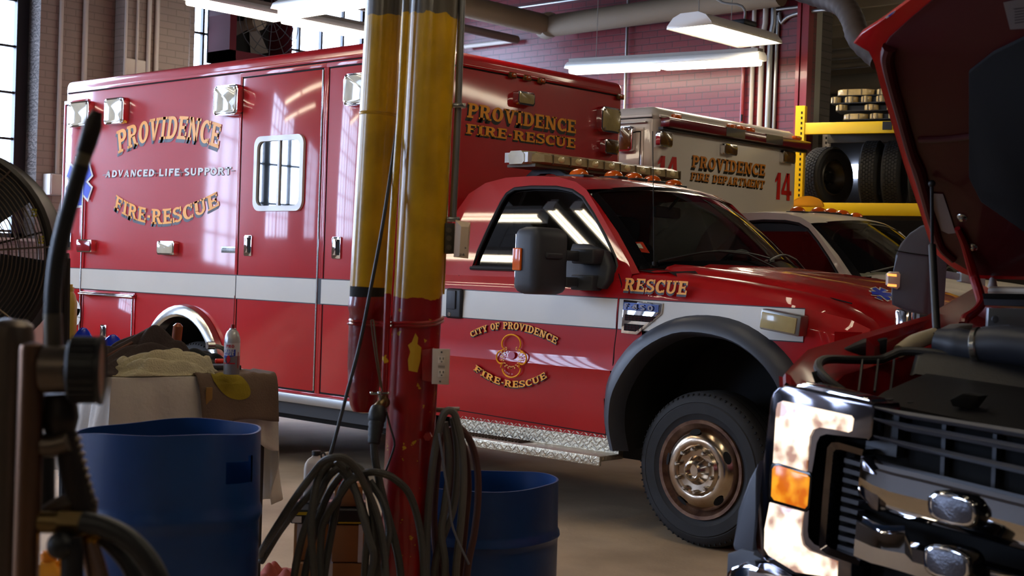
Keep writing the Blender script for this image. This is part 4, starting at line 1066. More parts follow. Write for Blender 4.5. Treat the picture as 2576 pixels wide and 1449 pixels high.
for c_ in amb2.children:
    if c_.name.split('.')[0] in ('marker_lamp', 'roof', 'cab_side_frame', 'windshield', 'windshield_frit', 'windshield_pillar', 'side_window', 'window_seal'): c_.location.z -= 0.03
b = MB(); b.cyl((-6.28, 6.99, 2.80), (-6.28, 6.99, 2.86), 0.01, 8); b.build('roof_vent_stub', BLK, amb2)
wheel(amb2, (-8.38, BY0+0.20, 0.404), deep=True)
wheel(amb2, (-8.38, BY1-0.20, 0.404), side=1, deep=True)
amb2.location += OFF2
# ------------------------------------------------------------------ light fittings
DIFM = emis('lit_diffuser', (255, 240, 212), TUBE*0.62)
FIXM = mat('white_light_fitting', (226, 224, 218), rough=0.4)
FIXD = mat('grey_light_fitting', (120, 116, 110), rough=0.5)
def strip_light(label, a, c, w=0.16, group=None, n=2, hang=True, name='fluorescent_light', zt=CZ, chan=FIXM, tubes=False):
    """two-lamp strip between points a and c (underside), with reflector"""
    a, c = Vector(a), Vector(c); d = (c-a).normalized(); s = d.cross(Vector((0, 0, 1))).normalized(); up = Vector((0, 0, 1))
    r = thing(name, label, 'ceiling light', (a+c)/2, group)
    L = (c-a).length
    b = MB(); sec = [s*w*0.5+up*0.0, s*w*0.42+up*0.045, s*0.05+up*0.075, s*-0.05+up*0.075, s*-w*0.42+up*0.045, s*-w*0.5]
    b.grid([[a+q for q in sec], [c+q for q in sec]]); b.face([a+q for q in sec]); b.face([c+q for q in sec][::-1])
    b.build('reflector', chan, r, solid=0.004)
    b = MB(); b.obox((a+c)/2+up*0.095, d*(L/2-0.02), s*0.05, up*0.02); b.build('channel', FIXD, r)
    for i in range(n):
        p, q = a+d*(L*i/n+0.04), a+d*(L*(i+1)/n-0.04)
        if tubes:
            for k in (-1, 1):
                t = MB(); t.cyl(p+s*k*w*0.22+up*0.004, q+s*k*w*0.22+up*0.004, 0.014, 10); t.build('tube', TUBEM, r)
        else:
            t = MB(); t.obox((p+q)/2-up*0.022, d*((q-p).length/2), s*w*0.38, up*0.034, 0.02, 3); t.build('lamp_diffuser', DIFM, r)
        b = MB(); b.obox(q+d*0.03+up*0.02, d*0.02, s*w*0.36, up*0.03); b.build('lamp_holder', FIXM, r)
    if hang:
        for f in (0.15, 0.85):
            p = a+(c-a)*f+up*0.1; b = MB(); b.tube([p, Vector((p.x, p.y, zt-0.01))], 0.004, 5); b.build('hanger', FIXD, r)
    return r
p0 = onX(468, -2, -11.6); p1 = onX(715, 42, -11.6); zz = (p0.z+p1.z)/2
ya, yb, yc = p0.y, p1.y, onX(922, 85, -11.6).y
strip_light('long strip light crossing in front of the tall windows, upper left', (-11.6, ya, zz), (-11.6, yc, zz), 0.2)
p = onY(712, 28, 6.6); strip_light('strip light with white reflector hanging above the red ambulance roof', (p.x, p.y, p.z), (p.x+2.44, p.y, p.z), 0.24)
p = onY(1431, 172, 11.95); q = onY(1922, 146, 11.95); strip_light('long strip light hanging in front of the red brick wall', (p.x, 11.97, p.z-0.01), (q.x, 11.91, q.z-0.02), 0.2)
# high-bay
a = onY(1733, 68, 10.5); r = thing('high_bay_light', 'wide white high-bay light hanging above the white ambulance', 'ceiling light', (a.x, a.y+0.6, a.z))
b = MB(); sec = [(-0.255, 0.0), (-0.25, 0.03), (-0.185, 0.10), (-0.10, 0.135), (0.10, 0.135), (0.185, 0.10), (0.25, 0.03), (0.255, 0.0)]
L = 1.22; b.grid([[Vector((a.x+x, a.y, a.z+z)) for x, z in sec], [Vector((a.x+x, a.y+L, a.z+z)) for x, z in sec]]); b.face([Vector((a.x+x, a.y, a.z+z)) for x, z in sec]); b.face([Vector((a.x+x, a.y+L, a.z+z)) for x, z in sec][::-1])
hb = b.build('housing', FIXM, r, solid=0.004)
MB().box((a.x-0.235, a.y+0.03, a.z+0.012), (a.x+0.235, a.y+L-0.03, a.z+0.02)).build('lamp_panel', TUBEM, r)
b = MB()
for i in range(8): b.cyl((a.x+0.2535, a.y+0.1+i*0.145, a.z+0.02), (a.x+0.257, a.y+0.1+i*0.145, a.z+0.02), 0.007, 8)
b.build('rivets', FIXM, hb)
MB().box((a.x-0.06, a.y+0.75, a.z+0.135), (a.x+0.12, a.y+0.98, a.z+0.19), 0.02).build('driver_box', BLK, r)
b = MB(); b.tube([(a.x+0.05, a.y+0.86, a.z+0.19), (a.x+0.05, a.y+0.80, a.z+0.32), (a.x-0.25, a.y+0.7, a.z+0.5), (a.x-0.3, a.y+0.7, CZ-0.03)], 0.012, 6, smooth=5); b.tube([(a.x, a.y+0.15, a.z+0.13), (a.x, a.y+0.15, CZ-0.03)], 0.004, 5); b.build('cable', FIXD, r)
# near-bay fittings: some read off cab window reflections, the rest added as fill
k = 0
for x, y0 in ((-8.45, 0.55), (-8.12, 0.55), (-2.3, 2.2), (0.6, 2.0)):  # last pair is added fill light, not mirrored in the cab window
    k += 1
    strip_light('strip light over the near bay row %d from the windows' % k, (x, y0, 3.9), (x, y0+2.44, 3.9), 0.16, tubes=True, group='strip lights over the near bay')
for x, y in ((-11.1, 2.82), (-11.95, 2.08), (-4.6, -2.6), (-0.4, -2.6)):  # first pair mirrored in the cab window, last pair added as fill
    k += 1
    strip_light('strip light over the near bay row %d from the windows' % k, (x, y, 3.9), (x+2.44, y, 3.9), 0.16, tubes=True, group='strip lights over the near bay')
for x, y in ((-3.3, 9.6), (-1.6, 9.6)): strip_light('unseen strip light added above the hoods to brighten the white ambulance' if x < -3 else 'unseen strip light added at the right as fill', (x, y, 4.3), (x, y+2.44, 4.3), 0.24)  # both added out of frame to brighten the white ambulance front
r = thing('bay_fill_light', 'bare tube light added out of view to brighten the next bay', 'ceiling light', (-4.6, 15.0, 3.6))  # added unseen tubes that light the deck and pipes
for k in (-0.05, 0.05): MB().cyl((-4.6+k, 13.8, 3.6), (-4.6+k, 16.2, 3.6), 0.019, 10).build('tube', TUBEM, r)
MB().box((-4.63, 13.78, 3.63), (-4.57, 16.22, 3.66), 0.004).build('channel', FIXD, r)
for y in (14.2, 15.8): MB().tube([(-4.6, y, 3.66), (-4.6, y, 4.57)], 0.004, 5).build('hanger', FIXD, r)
strip_light('unseen strip light added as fill over the aisle between column and cab', (-4.4, 2.9, 4.4), (-4.4, 5.3, 4.4), 0.18)  # added out of view to brighten the floor here
# ------------------------------------------------------------------ pipes and conduits
def pipe(name, pts, r, m, label, cat='pipe', sm=0, seg=12, group=None):
    return tag(MB().tube(pts, r, seg, smooth=sm).build(name, m), label, cat, group)
Yp = 12.22
a = onY(1380, 66, Yp); c = onY(1930, -18, Yp)
lp = thing('lagged_pipe', 'thick wrapped pipe turning a corner high on the red brick wall', 'pipe', (a.x, Yp, a.z))
MB().tube([(a.x+0.06, Yp, a.z), (-7.6, Yp, a.z+0.03)], 0.13, 16).build('wall_run', LAGG, lp)
MB().tube([(a.x-0.02, Yp-0.08, a.z+0.01), (a.x-0.02, 8.2, a.z+0.02)], 0.125, 16).build('cross_run', LAGG, lp)
b = MB(); b.lathe([(0.0, -0.09), (0.145, -0.09), (0.155, -0.05), (0.15, 0.0), (0.155, 0.05), (0.145, 0.09), (0, 0.09)], (a.x+0.0, Yp-0.02, a.z+0.005), (1, -0.5, 0), 20); b.build('coupling', mat('coupling_grey', (128, 118, 104), rough=0.6), lp)
a2 = onY(1258, 25, 12.45); c2 = onY(1480, 3, 12.45); pipe('conduit', [(a2.x, 12.46, a2.z), (c2.x, 12.46, a2.z+0.0), (onY(1573, 2, 12.46).x, 12.46, a2.z), (onY(1580, 12, 12.46).x, 12.46, a2.z-0.08), (onY(1572, 225, 12.46).x, 12.46, 1.0)], 0.016, PIPEG, 'thin conduit bending down the red wall behind the strip light', 'conduit')
pp = onX(1300, 100, -11.2); pipe('pipe', [(pp.x, pp.y, pp.z), (pp.x, 8.6, pp.z)], 0.05, mat('dark_pipe', (88, 72, 66), rough=0.6), 'dark pipe ending beside the red brick wall above the ambulance roof')
b1 = onY(1170, 117, 12.42); b2_ = onY(1300, 101, 12.42); pipe('pipe', [(b1.x, 12.42, b1.z), (b2_.x, 12.42, b1.z)], 0.03, PIPEW, 'pale thin pipe along the red wall just right of the column')
for x, w, m_, lb in ((1866, 0.022, REDST, 'red painted conduit on the red brick wall, leftmost of five'), (1889, 0.023, PIPEW, 'white vertical conduit beside the red painted one'), (1912, 0.029, PIPEW, 'white vertical conduit between two others on the red wall'), (1933, 0.032, PIPEG, 'shiny vertical conduit with wavy bends on the red wall')):
    p = onY(x, 200, 12.44); top = onY(x, 12, 12.44).z
    wy = 12.5-w-0.012; pipe('conduit', [(p.x, wy, 0.3), (p.x, wy, top-0.35), (p.x+(0.03 if x > 1900 else 0), wy, top-0.2), (p.x+(0.03 if x > 1900 else 0), wy, top+0.05)], w, m_, lb, 'conduit', group='conduits on the red wall')
p = onY(1950, 200, 12.46); t = onY(1970, 38, 12.46); q = onY(2090, 28, 12.40)
pipe('conduit', [(p.x, 12.47, 0.4), (p.x, 12.47, t.z-0.28), (p.x+0.05, 12.47, t.z-0.08), (p.x+0.22, 12.47, t.z), (q.x, 12.44, t.z)], 0.02, PIPEG, 'thin conduit bending right at the end of the red wall', 'conduit', 4)
p = onY(1947, 25, 12.46); q = onY(2052, 15, 12.46); pipe('conduit', [(p.x, 12.46, p.z), (q.x, 12.46, p.z)], 0.018, PIPEG, 'short level conduit just under the wrapped pipe', 'conduit')
# conduits on the rear wall
for x, r_, lb in ((153, 0.022, 'left thin painted conduit on the beige brick pier'), (214, 0.028, 'painted conduit beside the pilaster on the beige pier'), (302, 0.020, 'left conduit of three on the beige pilaster'), (316, 0.016, 'thin middle conduit on the beige pilaster'), (345, 0.014, 'thin conduit right of the plate on the beige pilaster'), (374, 0.024, 'stout conduit on the right of the beige pilaster'), (394, 0.026, 'right conduit beside the tall window')):
    X = XW+(0.25 if 245 < x < 400 else 0.03); p = onX(x, 100, X)
    if x > 290: X = XW+0.03+0.22*(7.78 < p.y < 8.62); p = onX(x, 100, X)
    pipe('conduit', [(X, p.y, 2.0 if x > 160 else onX(143, 437, XW).z), (X, p.y, CZ-0.02)], r_, PIPEW, lb, 'conduit', group='conduits on the rear pier')
p = onX(310, 175, XW+0.23); q = onX(352, 152, XW+0.23)
tag(MB().box((XW+0.222, p.y, p.z-0.05), (XW+0.25, q.y+0.1, q.z), 0.005).build('wall_plate', PIPEW), 'flat painted plate on the beige pilaster', 'wall plate')
p = onX(125, 490, XW+0.15); q = onX(148, 438, XW+0.15)
eb = thing('electrical_box', 'beige electrical box on the brick pier left of the ambulance', 'electrical box', (XW+0.075, (p.y+q.y)/2, p.z))
MB().box((XW, p.y, p.z), (XW+0.15, q.y+0.04, q.z), 0.01).build('box_body', PIPEW, eb); MB().box((XW+0.15, p.y+0.012, p.z+0.012), (XW+0.158, q.y+0.028, q.z-0.012), 0.003).build('box_cover', PIPEW, eb)
# exhaust extraction hose at the upper right
P = [atd(1900, -70, 7.2), atd(1990, -32, 7.0), atd(2070, -6, 6.8), atd(2120, 14, 6.6), atd(2145, 50, 6.5), atd(2162, 98, 6.4), atd(2215, 150, 6.3)]
P = crv(P, 10); n = len(P)
tag(MB().tube(P, [0.055+0.002*math.sin(i*1.9) for i in range(n)], 18).build('exhaust_hose', mat('brown_hose', (54, 41, 35), rough=0.7)), 'thick brown exhaust hose hanging above the open red hood', 'hose')
# pipes in the next bay
for k, (y, w, lb) in enumerate(((131, 0.05, 'uppermost pale pipe in the bay beyond the opening'), (150, 0.035, 'thin pipe under the uppermost one beyond the opening'), (188, 0.13, 'thick pale pipe in the bay beyond the opening'), (215, 0.06, 'low grey pipe in the bay beyond the opening'))):
    p = onY(2150, y, 16.5); tag(MB().tube([(-13.1, 16.5+k*0.35, p.z), (-5.2, 16.5+k*0.35, p.z)], w, 12).build('pipe', mat('bay_pipe', (170, 166, 160), rough=0.5)), lb, 'pipe', 'pipes in the next bay')
# exhaust fan in its red housing in the window
X = XW-0.1; p = onX(541, 10, X); q = onX(663, 152, X); z0 = onX(600, 140, X).z-0.12; z1 = z0+1.05
ef = thing('wall_fan', 'large exhaust fan in a red housing set in the tall window', 'fan', (X, (p.y+q.y)/2, z0))
b = MB(); y0, y1 = p.y, p.y+0.88
b.box((X-0.12, y0, z0), (X+0.30, y0+0.09, z1)); b.box((X-0.12, y1-0.03, z0), (X+0.30, y1, z1)); b.box((X-0.12, y0, z0), (X+0.30, y1, z0+0.12)); b.box((X-0.12, y0, z1-0.06), (X+0.30, y1, z1)); b.build('housing', mat('dark_red_fan_housing', (62, 10, 20), rough=0.8, spec=0.2), ef)
MB().box((X-0.14, y0, z0), (X-0.11, y1, z1)).build('back_plate', VOID, ef)
cy_, cz_ = (y0+y1)/2+0.08, (z0+z1)/2
b = MB(); b.cyl((X-0.05, cy_, cz_), (X+0.16, cy_, cz_), 0.10, 18, bev=0.02); b.build('motor', mat('fan_motor_grey', (120, 108, 92), rough=0.5), ef)
for k in range(4):
    a = PI/2*k+0.4; d = Vector((0, math.cos(a), math.sin(a))); s = Vector((0.35, -math.sin(a), math.cos(a))).normalized(); c0 = Vector((X-0.02, cy_, cz_))
    MB().prism([c0+d*0.08-s*0.05, c0+d*0.36-s*0.12, c0+d*0.38+s*0.10, c0+d*0.08+s*0.06], (0.006, 0, 0)).build('blade', mat('fan_blade', (70, 58, 52), rough=0.5), ef)
b = MB(); c0 = Vector((X+0.30, y1-0.06, cz_))
for rr_ in (0.14, 0.24, 0.34, 0.42): b.tube([Vector((X+0.33+0.05*(1-rr_/0.42), cy_+rr_*math.cos(2*PI*i/28), cz_+rr_*math.sin(2*PI*i/28))) for i in range(28)], 0.005, 5, closed=True)
for k in range(6): a = PI*k/6; b.tube([(X+0.34, cy_+0.42*math.cos(a), cz_+0.42*math.sin(a)), (X+0.38, cy_, cz_), (X+0.34, cy_-0.42*math.cos(a), cz_-0.42*math.sin(a))], 0.005, 5)
b.build('wire_guard', BLK, ef)
# ------------------------------------------------------------------ column group
YELP = mat('yellow_column_paint', (198, 150, 12), rough=0.32, coat=0.35, rgb2=(168, 122, 10), vscale=5, bump=0.15, bscale=35)
REDP = mat('red_column_paint', (150, 14, 14), rough=0.32, coat=0.45, rgb2=(122, 12, 14), vscale=6, bump=0.2, bscale=40)
GREYP = mat('grey_column_paint', (92, 84, 72), rough=0.5, bump=0.15, bscale=35)
def banded(name, bands, dark, z_w=0.012, chip=True):
    """paint bands by height (real paint edges): list of (z, material colour)"""
    m = bpy.data.materials.new(name); m.use_nodes = True; nt = m.node_tree; b = nt.nodes['Principled BSDF']
    b.inputs['Roughness'].default_value = 0.30; b.inputs['Coat Weight'].default_value = 0.4; b.inputs['Coat Roughness'].default_value = 0.12
    g = nt.nodes.new('ShaderNodeNewGeometry'); sx = nt.nodes.new('ShaderNodeSeparateXYZ'); nt.links.new(g.outputs['Position'], sx.inputs[0])
    n = nt.nodes.new('ShaderNodeTexNoise'); n.inputs['Scale'].default_value = 16; n.inputs['Detail'].default_value = 5; nt.links.new(g.outputs['Position'], n.inputs['Vector'])
    ma = nt.nodes.new('ShaderNodeMath'); ma.operation = 'MULTIPLY_ADD'; ma.inputs[1].default_value = 0.05; nt.links.new(n.outputs['Fac'], ma.inputs[0]); nt.links.new(sx.outputs['Z'], ma.inputs[2])
    cur = None
    for i, (z, c) in enumerate(bands):
        rgb = nt.nodes.new('ShaderNodeRGB'); rgb.outputs[0].default_value = (*lin(c), 1)
        if cur is None: cur = rgb.outputs[0]; continue
        st = nt.nodes.new('ShaderNodeMath'); st.operation = 'GREATER_THAN'; st.inputs[1].default_value = z+0.025; nt.links.new(ma.outputs[0], st.inputs[0])
        mx = nt.nodes.new('ShaderNodeMix'); mx.data_type = 'RGBA'; nt.links.new(st.outputs[0], mx.inputs[0]); nt.links.new(cur, mx.inputs[6]); nt.links.new(rgb.outputs[0], mx.inputs[7]); cur = mx.outputs[2]
    if chip:   # chipped red paint showing yellow below
        n3 = nt.nodes.new('ShaderNodeTexNoise'); n3.inputs['Scale'].default_value = 26; n3.inputs['Detail'].default_value = 3; n3.inputs['Roughness'].default_value = 0.6; nt.links.new(g.outputs['Position'], n3.inputs['Vector'])
        th = nt.nodes.new('ShaderNodeMath'); th.operation = 'GREATER_THAN'; th.inputs[1].default_value = 0.665; nt.links.new(n3.outputs['Fac'], th.inputs[0])
        lo = nt.nodes.new('ShaderNodeMath'); lo.operation = 'LESS_THAN'; lo.inputs[1].default_value = bands[1][0]; nt.links.new(ma.outputs[0], lo.inputs[0])
        mm = nt.nodes.new('ShaderNodeMath'); mm.operation = 'MULTIPLY'; nt.links.new(th.outputs[0], mm.inputs[0]); nt.links.new(lo.outputs[0], mm.inputs[1])
        mx = nt.nodes.new('ShaderNodeMix'); mx.data_type = 'RGBA'; nt.links.new(mm.outputs[0], mx.inputs[0]); nt.links.new(cur, mx.inputs[6]); mx.inputs[7].default_value = (*lin((206, 158, 16)), 1); cur = mx.outputs[2]
    n2 = nt.nodes.new('ShaderNodeTexNoise'); n2.inputs['Scale'].default_value = 7; n2.inputs['Detail'].default_value = 6; nt.links.new(g.outputs['Position'], n2.inputs['Vector'])
    rp = nt.nodes.new('ShaderNodeValToRGB'); rp.color_ramp.elements[0].position = 0.35; rp.color_ramp.elements[0].color = (dark, dark, dark, 1); rp.color_ramp.elements[1].position = 0.6; nt.links.new(n2.outputs['Fac'], rp.inputs[0])
    mx = nt.nodes.new('ShaderNodeMix'); mx.data_type = 'RGBA'; mx.blend_type = 'MULTIPLY'; mx.inputs[0].default_value = 1.0; nt.links.new(cur, mx.inputs[6]); nt.links.new(rp.outputs[0], mx.inputs[7]); nt.links.new(mx.outputs[2], b.inputs['Base Color'])
    bp = nt.nodes.new('ShaderNodeBump'); bp.inputs['Strength'].default_value = 0.12; bp.inputs['Distance'].default_value = 0.01; nt.links.new(n.outputs['Fac'], bp.inputs['Height']); nt.links.new(bp.outputs[0], b.inputs['Normal'])
    return m
CD = 4.5
def cat_(x, y, d=CD): return atd(x, y, d)
ztop = cat_(1089, 42).z; zred = cat_(1045, 745).z
YB, RB, GB = (206, 158, 16), (150, 12, 12), (98, 90, 78)
COLM = banded('column_paint', [(0, RB), (zred, YB), (ztop, GB)], 0.72)
pt_, pb_ = cat_(1090, 40), cat_(1030, 1140); dv = (pb_-pt_).normalized(); 
top = pt_-dv*((CZ-pt_.z)/-dv.z*-1) if False else pt_+dv*((CZ-pt_.z)/dv.z); bot = pt_+dv*((0-pt_.z)/dv.z)
col = thing('support_column', 'round steel column painted yellow above and red below, in the middle', 'column', bot)
b = MB(); b.cyl(bot, top, 0.0805, 36); b.build('shaft', COLM, col)
b = MB(); b.obox(bot+Vector((0, 0, 0.012)), (0.16, 0, 0), (0, 0.16, 0), (0, 0, 0.012), 0.004); b.build('base_plate', REDP, col)
def on_col(x, y): return cat_(x, y, CD-0.082)
# flaked patch on the shaft
b = MB()
def colpt(x, y):
    z = on_col(x, y).z; c = pt_+dv*((z-pt_.z)/dv.z); e = on_col(x, y)-c; s = e.dot(RT)/0.0815; s = max(-0.98, min(0.98, s))
    return c+RT*(s*0.0815)-Vector((FW.x, FW.y, 0)).normalized()*(math.sqrt(1-s*s)*0.0815)
for P in ([(1045, 838), (1052, 850), (1050, 866), (1060, 875), (1058, 905), (1050, 937), (1040, 935), (1028, 932), (1026, 905), (1032, 885), (1026, 868), (1036, 860)], [(1066, 853), (1074, 858), (1068, 864)], [(1078, 803), (1088, 808), (1083, 814)]):
    cx = sum(p[0] for p in P)/len(P); cy = sum(p[1] for p in P)/len(P)
    for i in range(len(P)): b.face([colpt(*P[i]), colpt(*P[(i+1) % len(P)]), colpt(cx, cy)])
b.build('flaked_paint', mat('flaked_yellow', (200, 156, 30), rough=0.5), col, weld=False)
bolt = on_col(1076, 1098); MB().cyl(bolt+FW*0.02, bolt-FW*0.012, 0.014, 6).build('bolt', REDP, col)
# drain pipe on the left
def seg_pts(P, d): return [cat_(x, y, d) for x, y in P]
D2 = 4.60
zb2 = cat_(925, 724, D2).z
DRM = banded('drain_paint', [(0, RB), (zb2-0.0, YB), (cat_(960, 44, D2).z, GB)], 0.75, chip=False)
dp = thing('drain_pipe', 'fat yellow drain pipe with red lower end, left of the column', 'pipe', cat_(925, 1040, D2))
up_ = cat_(966, 20, D2); lo_ = cat_(926, 722, D2); dd = (lo_-up_).normalized()
b = MB(); b.cyl(lo_-Vector((0, 0, 0.0)), up_+dd*((CZ-up_.z)/dd.z), 0.0615, 32); b.build('upper_pipe', DRM, dp)
b = MB(); jz = cat_(944, 288, D2); cj = up_+dd*((jz.z-up_.z)/dd.z); b.lathe([(0.0615, -0.006), (0.0635, -0.003), (0.0625, 0), (0.0635, 0.003), (0.0615, 0.006)], cj, dd, 32); b.build('joint_ring', YELP, dp)
b = MB(); b.lathe([(0.0605, 0.0), (0.0605, 0.035)], lo_, dd, 32); b.lathe([(0.0, 0.0), (0.0605, 0.0)], lo_, dd, 32); b.build('rubber_sleeve', RUB, dp)
Q = cat_(913, 1040, D2)
b = MB(); L = (Q-lo_).length; b.lathe([(0.060, 0.03), (0.064, 0.06), (0.064, 0.075), (0.059, 0.09), (0.059, 0.12), (0.066, 0.125), (0.060, 0.13), (0.058, L*0.62), (0.055, L*0.72), (0.056, L*0.73), (0.051, L*0.80), (0.0515, L*0.815), (0.046, L*0.93), (0.034, L*0.985), (0.0, L)], lo_, Q-lo_, 32); b.build('lower_end', REDP, dp)
# strap round both pipes
b = MB(); zc = cat_(1000, 808).z; P = []
for x, y, d in ((882, 803, 4.60), (890, 808, 4.54), (925, 810, 4.53), (960, 812, 4.53), (985, 813, 4.45), (1020, 812, 4.41), (1060, 812, 4.41), (1095, 808, 4.44), (1113, 800, 4.52), (1100, 798, 4.60), (1000, 798, 4.69), (900, 798, 4.68)): P.append(cat_(x, y, d))
P = crv(P, 4, True); n = len(P); U_ = Vector((0, 0, 1))
b.tube(P, 0.006, 6, closed=True); b.tube([p-U_*0.010 for p in P], 0.005, 6, closed=True); tag(b.build('pipe_strap', REDP), 'red painted band strapping the drain pipe to the column', 'strap')
# thin air pipe with valve between the two
ap = thing('air_pipe', 'thin painted air pipe with brass valve between column and drain pipe', 'pipe', cat_(966, 1020, 4.42))
b = MB(); D3 = 4.44
THM = banded('thin_pipe_paint', [(0, RB), (cat_(976, 740, D3).z, YB), (cat_(1020, 35, D3).z, GB)], 0.75, chip=True)
P = [cat_(x, y, D3) for x, y in ((1027, -260), (1021, 20), (1006, 300), (987, 560), (976, 740), (970, 900), (966, 995))]; b.tube(P, 0.0115, 14); b.build('pipe', THM, ap)
BRASS = mat('dirty_brass', (120, 100, 66), rough=0.35, metal=0.9)
b = MB(); p = cat_(966, 1003, D3-0.01); b.cyl(p+UP*0.012, p-UP*0.022, 0.014, 12); b.ball(p-UP*0.012, 0.020, 14); b.build('valve_body', BRASS, ap)
b = MB(); q = cat_(955, 989, D3-0.03); b.tube([q-RT*0.025-UP*0.001, q+RT*0.030], 0.0042, 8); b.ball(q-RT*0.026, 0.006, 10); b.ball(q, 0.008, 10); b.ball(q+RT*0.028, 0.005, 10); b.cyl(q, q-UP*0.03+RT*0.002, 0.005, 8); b.build('tap_handle', STEEL, ap)
b = MB(); b.tube([cat_(967, 1008, D3-0.01), cat_(956, 1018, D3-0.03), cat_(950, 1026, D3-0.03)], [0.017, 0.014, 0.016], 12, smooth=4); b.build('elbow', BRASS, ap)
# conduit, junction box and wireless unit on the right
CW = thing('conduit_run', 'grey conduit with clamps running down the right side of the column', 'conduit', cat_(1137, 556, 4.5))
P = [cat_(x, y, 4.50) for x, y in ((1170, -260), (1162, 0), (1152, 280), (1139, 556))]; MB().tube(P, 0.0115, 14).build('tube', PIPEG, CW)
for x, y in ((1156, 266), (1141, 552)):
    c = cat_(x, y, 4.49); b = MB(); b.obox(c-RT*0.004, RT*0.018, UP*0.008, FW*0.016, 0.003); b.obox(c+RT*0.016, RT*0.004, UP*0.008, FW*0.010, 0.002); b.cyl(c+RT*0.018-FW*0.004, c+RT*0.018-FW*0.014, 0.004, 8); b.build('clamp', STEEL, CW)
b = MB(); P = [cat_(x, y, 4.52) for x, y in ((1152, -260), (1143, 40), (1131, 300), (1120, 560), (1113, 740))]
for a, c in zip(P, P[1:]):
    b.obox((a+c)/2, RT*0.007+UP*0.0, (c-a)/2*1.001, FW*0.01)
AGM = banded('angle_paint', [(0, RB), (cat_(1113, 750, 4.52).z, YB), (cat_(1145, 30, 4.52).z, GB)], 0.8, chip=True); tag(b.build('angle_iron', AGM), 'narrow yellow iron strip between the column and the grey conduit', 'strip')
P = [cat_(x, y, 4.49) for x, y in ((1112, 560), (1104, 700), (1100, 800), (1098, 880))]
jb = thing('junction_box', 'grey junction box on the right side of the column', 'electrical box', cat_(1134, 638, 4.5))
b = MB(); c = cat_(1132, 600, 4.50); b.obox(c, RT*0.016, UP*0.050, FW*0.028, 0.003); b.build('box_body', mat('box_grey', (76, 72, 66), rough=0.5, metal=0.4), jb)
b = MB(); c2 = c-FW*0.0285-RT*0.002
for x in (-0.006,):
    for z in (-0.03, 0.0, 0.026): b.cyl(c2+UP*z, c2+UP*z-FW*0.002, 0.009, 12)
b.build('knockouts', GREYP, jb)
wu = thing('wireless_unit', 'off-white plastic unit with 24 printed on it, beside the grey junction box', 'sensor', cat_(1163, 650, 4.45))
PLW = mat('ivory_plastic', (214, 188, 158), rough=0.45)
c = cat_(1163, 602, 4.45); b = MB()
F_ = [cat_(x, y, 4.44) for x, y in ((1146, 554), (1183, 559), (1177, 650), (1141, 646))]; I_ = [cat_(x, y, 4.425) for x, y in ((1160, 570), (1179, 571), (1174, 648), (1155, 645))]
B_ = [p+FW*0.035 for p in F_]
for i in range(4):
    j = (i+1) % 4; b.face([F_[i], F_[j], I_[j], I_[i]]); b.face([B_[i], B_[j], F_[j], F_[i]])
b.face(I_); b.face(B_[::-1]); b.build('case', PLW, wu)
b = MB(); write(b, '24', lambda u, v: cat_(1155+14*u, 644-6*v, 4.4225), False); b.build('case_number', mat('print_dark', (70, 56, 48), rough=0.6), wu, weld=False)
b = MB(); q = cat_(1171, 624, 4.4225); b.face([q+UP*0.004-RT*0.002, q-UP*0.004-RT*0.002, q+RT*0.003]); b.build('arrow_mark', MATS['print_dark'], wu, weld=False)
# power outlet
ou = thing('power_outlet', 'white twin power outlet on a red box on the column', 'outlet', cat_(1108, 968, 4.42))
b = MB(); F_ = [cat_(x, y, 4.40) for x, y in ((1062, 880), (1090, 876), (1088, 962), (1062, 956))]
b.prism(F_, FW*0.09, 0.002); b.build('box_body', REDP, ou)
pl = [(1088, 877), (1132, 878), (1129, 968), (1086, 966)]
PB = mat('plate_white', (206, 190, 176), rough=0.4)
b = MB(); b.prism([cat_(x, y, 4.392) for x, y in pl], FW*0.006, 0.002, 2, 'a'); b.prism([cat_(x, y, 4.398) for x, y in ((1089, 882), (1127, 884), (1125, 962), (1088, 960))], FW*0.06); pp_ = b.build('cover_plate', PB, ou)
for y0, y1 in ((896, 915), (930, 950)):
    b = MB(); b.prism([cat_(x, y, 4.3905) for x, y in ((1103, y0), (1120, y0+1), (1119, y1), (1102, y1-1))], FW*0.002, 0.0006, 2, 'a'); s_ = b.build('socket', mat('socket_white', (220, 206, 192), rough=0.4), pp_)
    b = MB()
    for x, y in ((1107, y0+6), (1115, y0+6)): b.prism([cat_(x-1, y-3, 4.390), cat_(x+1, y-3, 4.390), cat_(x+1, y+3, 4.390), cat_(x-1, y+3, 4.390)], FW*0.001)
    b.face([cat_(1111+1.8*math.cos(t), y0+14+1.8*math.sin(t), 4.3897) for t in [2*PI*i/10 for i in range(10)]]); b.build('slots', VOID, s_, weld=False)
b = MB(); b.prism([cat_(x, y, 4.3905) for x, y in ((1102, 919), (1119, 920), (1119, 926), (1102, 925))], FW*0.002); b.build('reset_button', mat('button_grey', (150, 136, 126), rough=0.5), pp_)
b = MB()
for x, y in ((1111, 886), (1107, 960)): b.cyl(cat_(x, y, 4.392), cat_(x, y, 4.3895), 0.003, 10)
b.build('screws', STEEL, pp_)
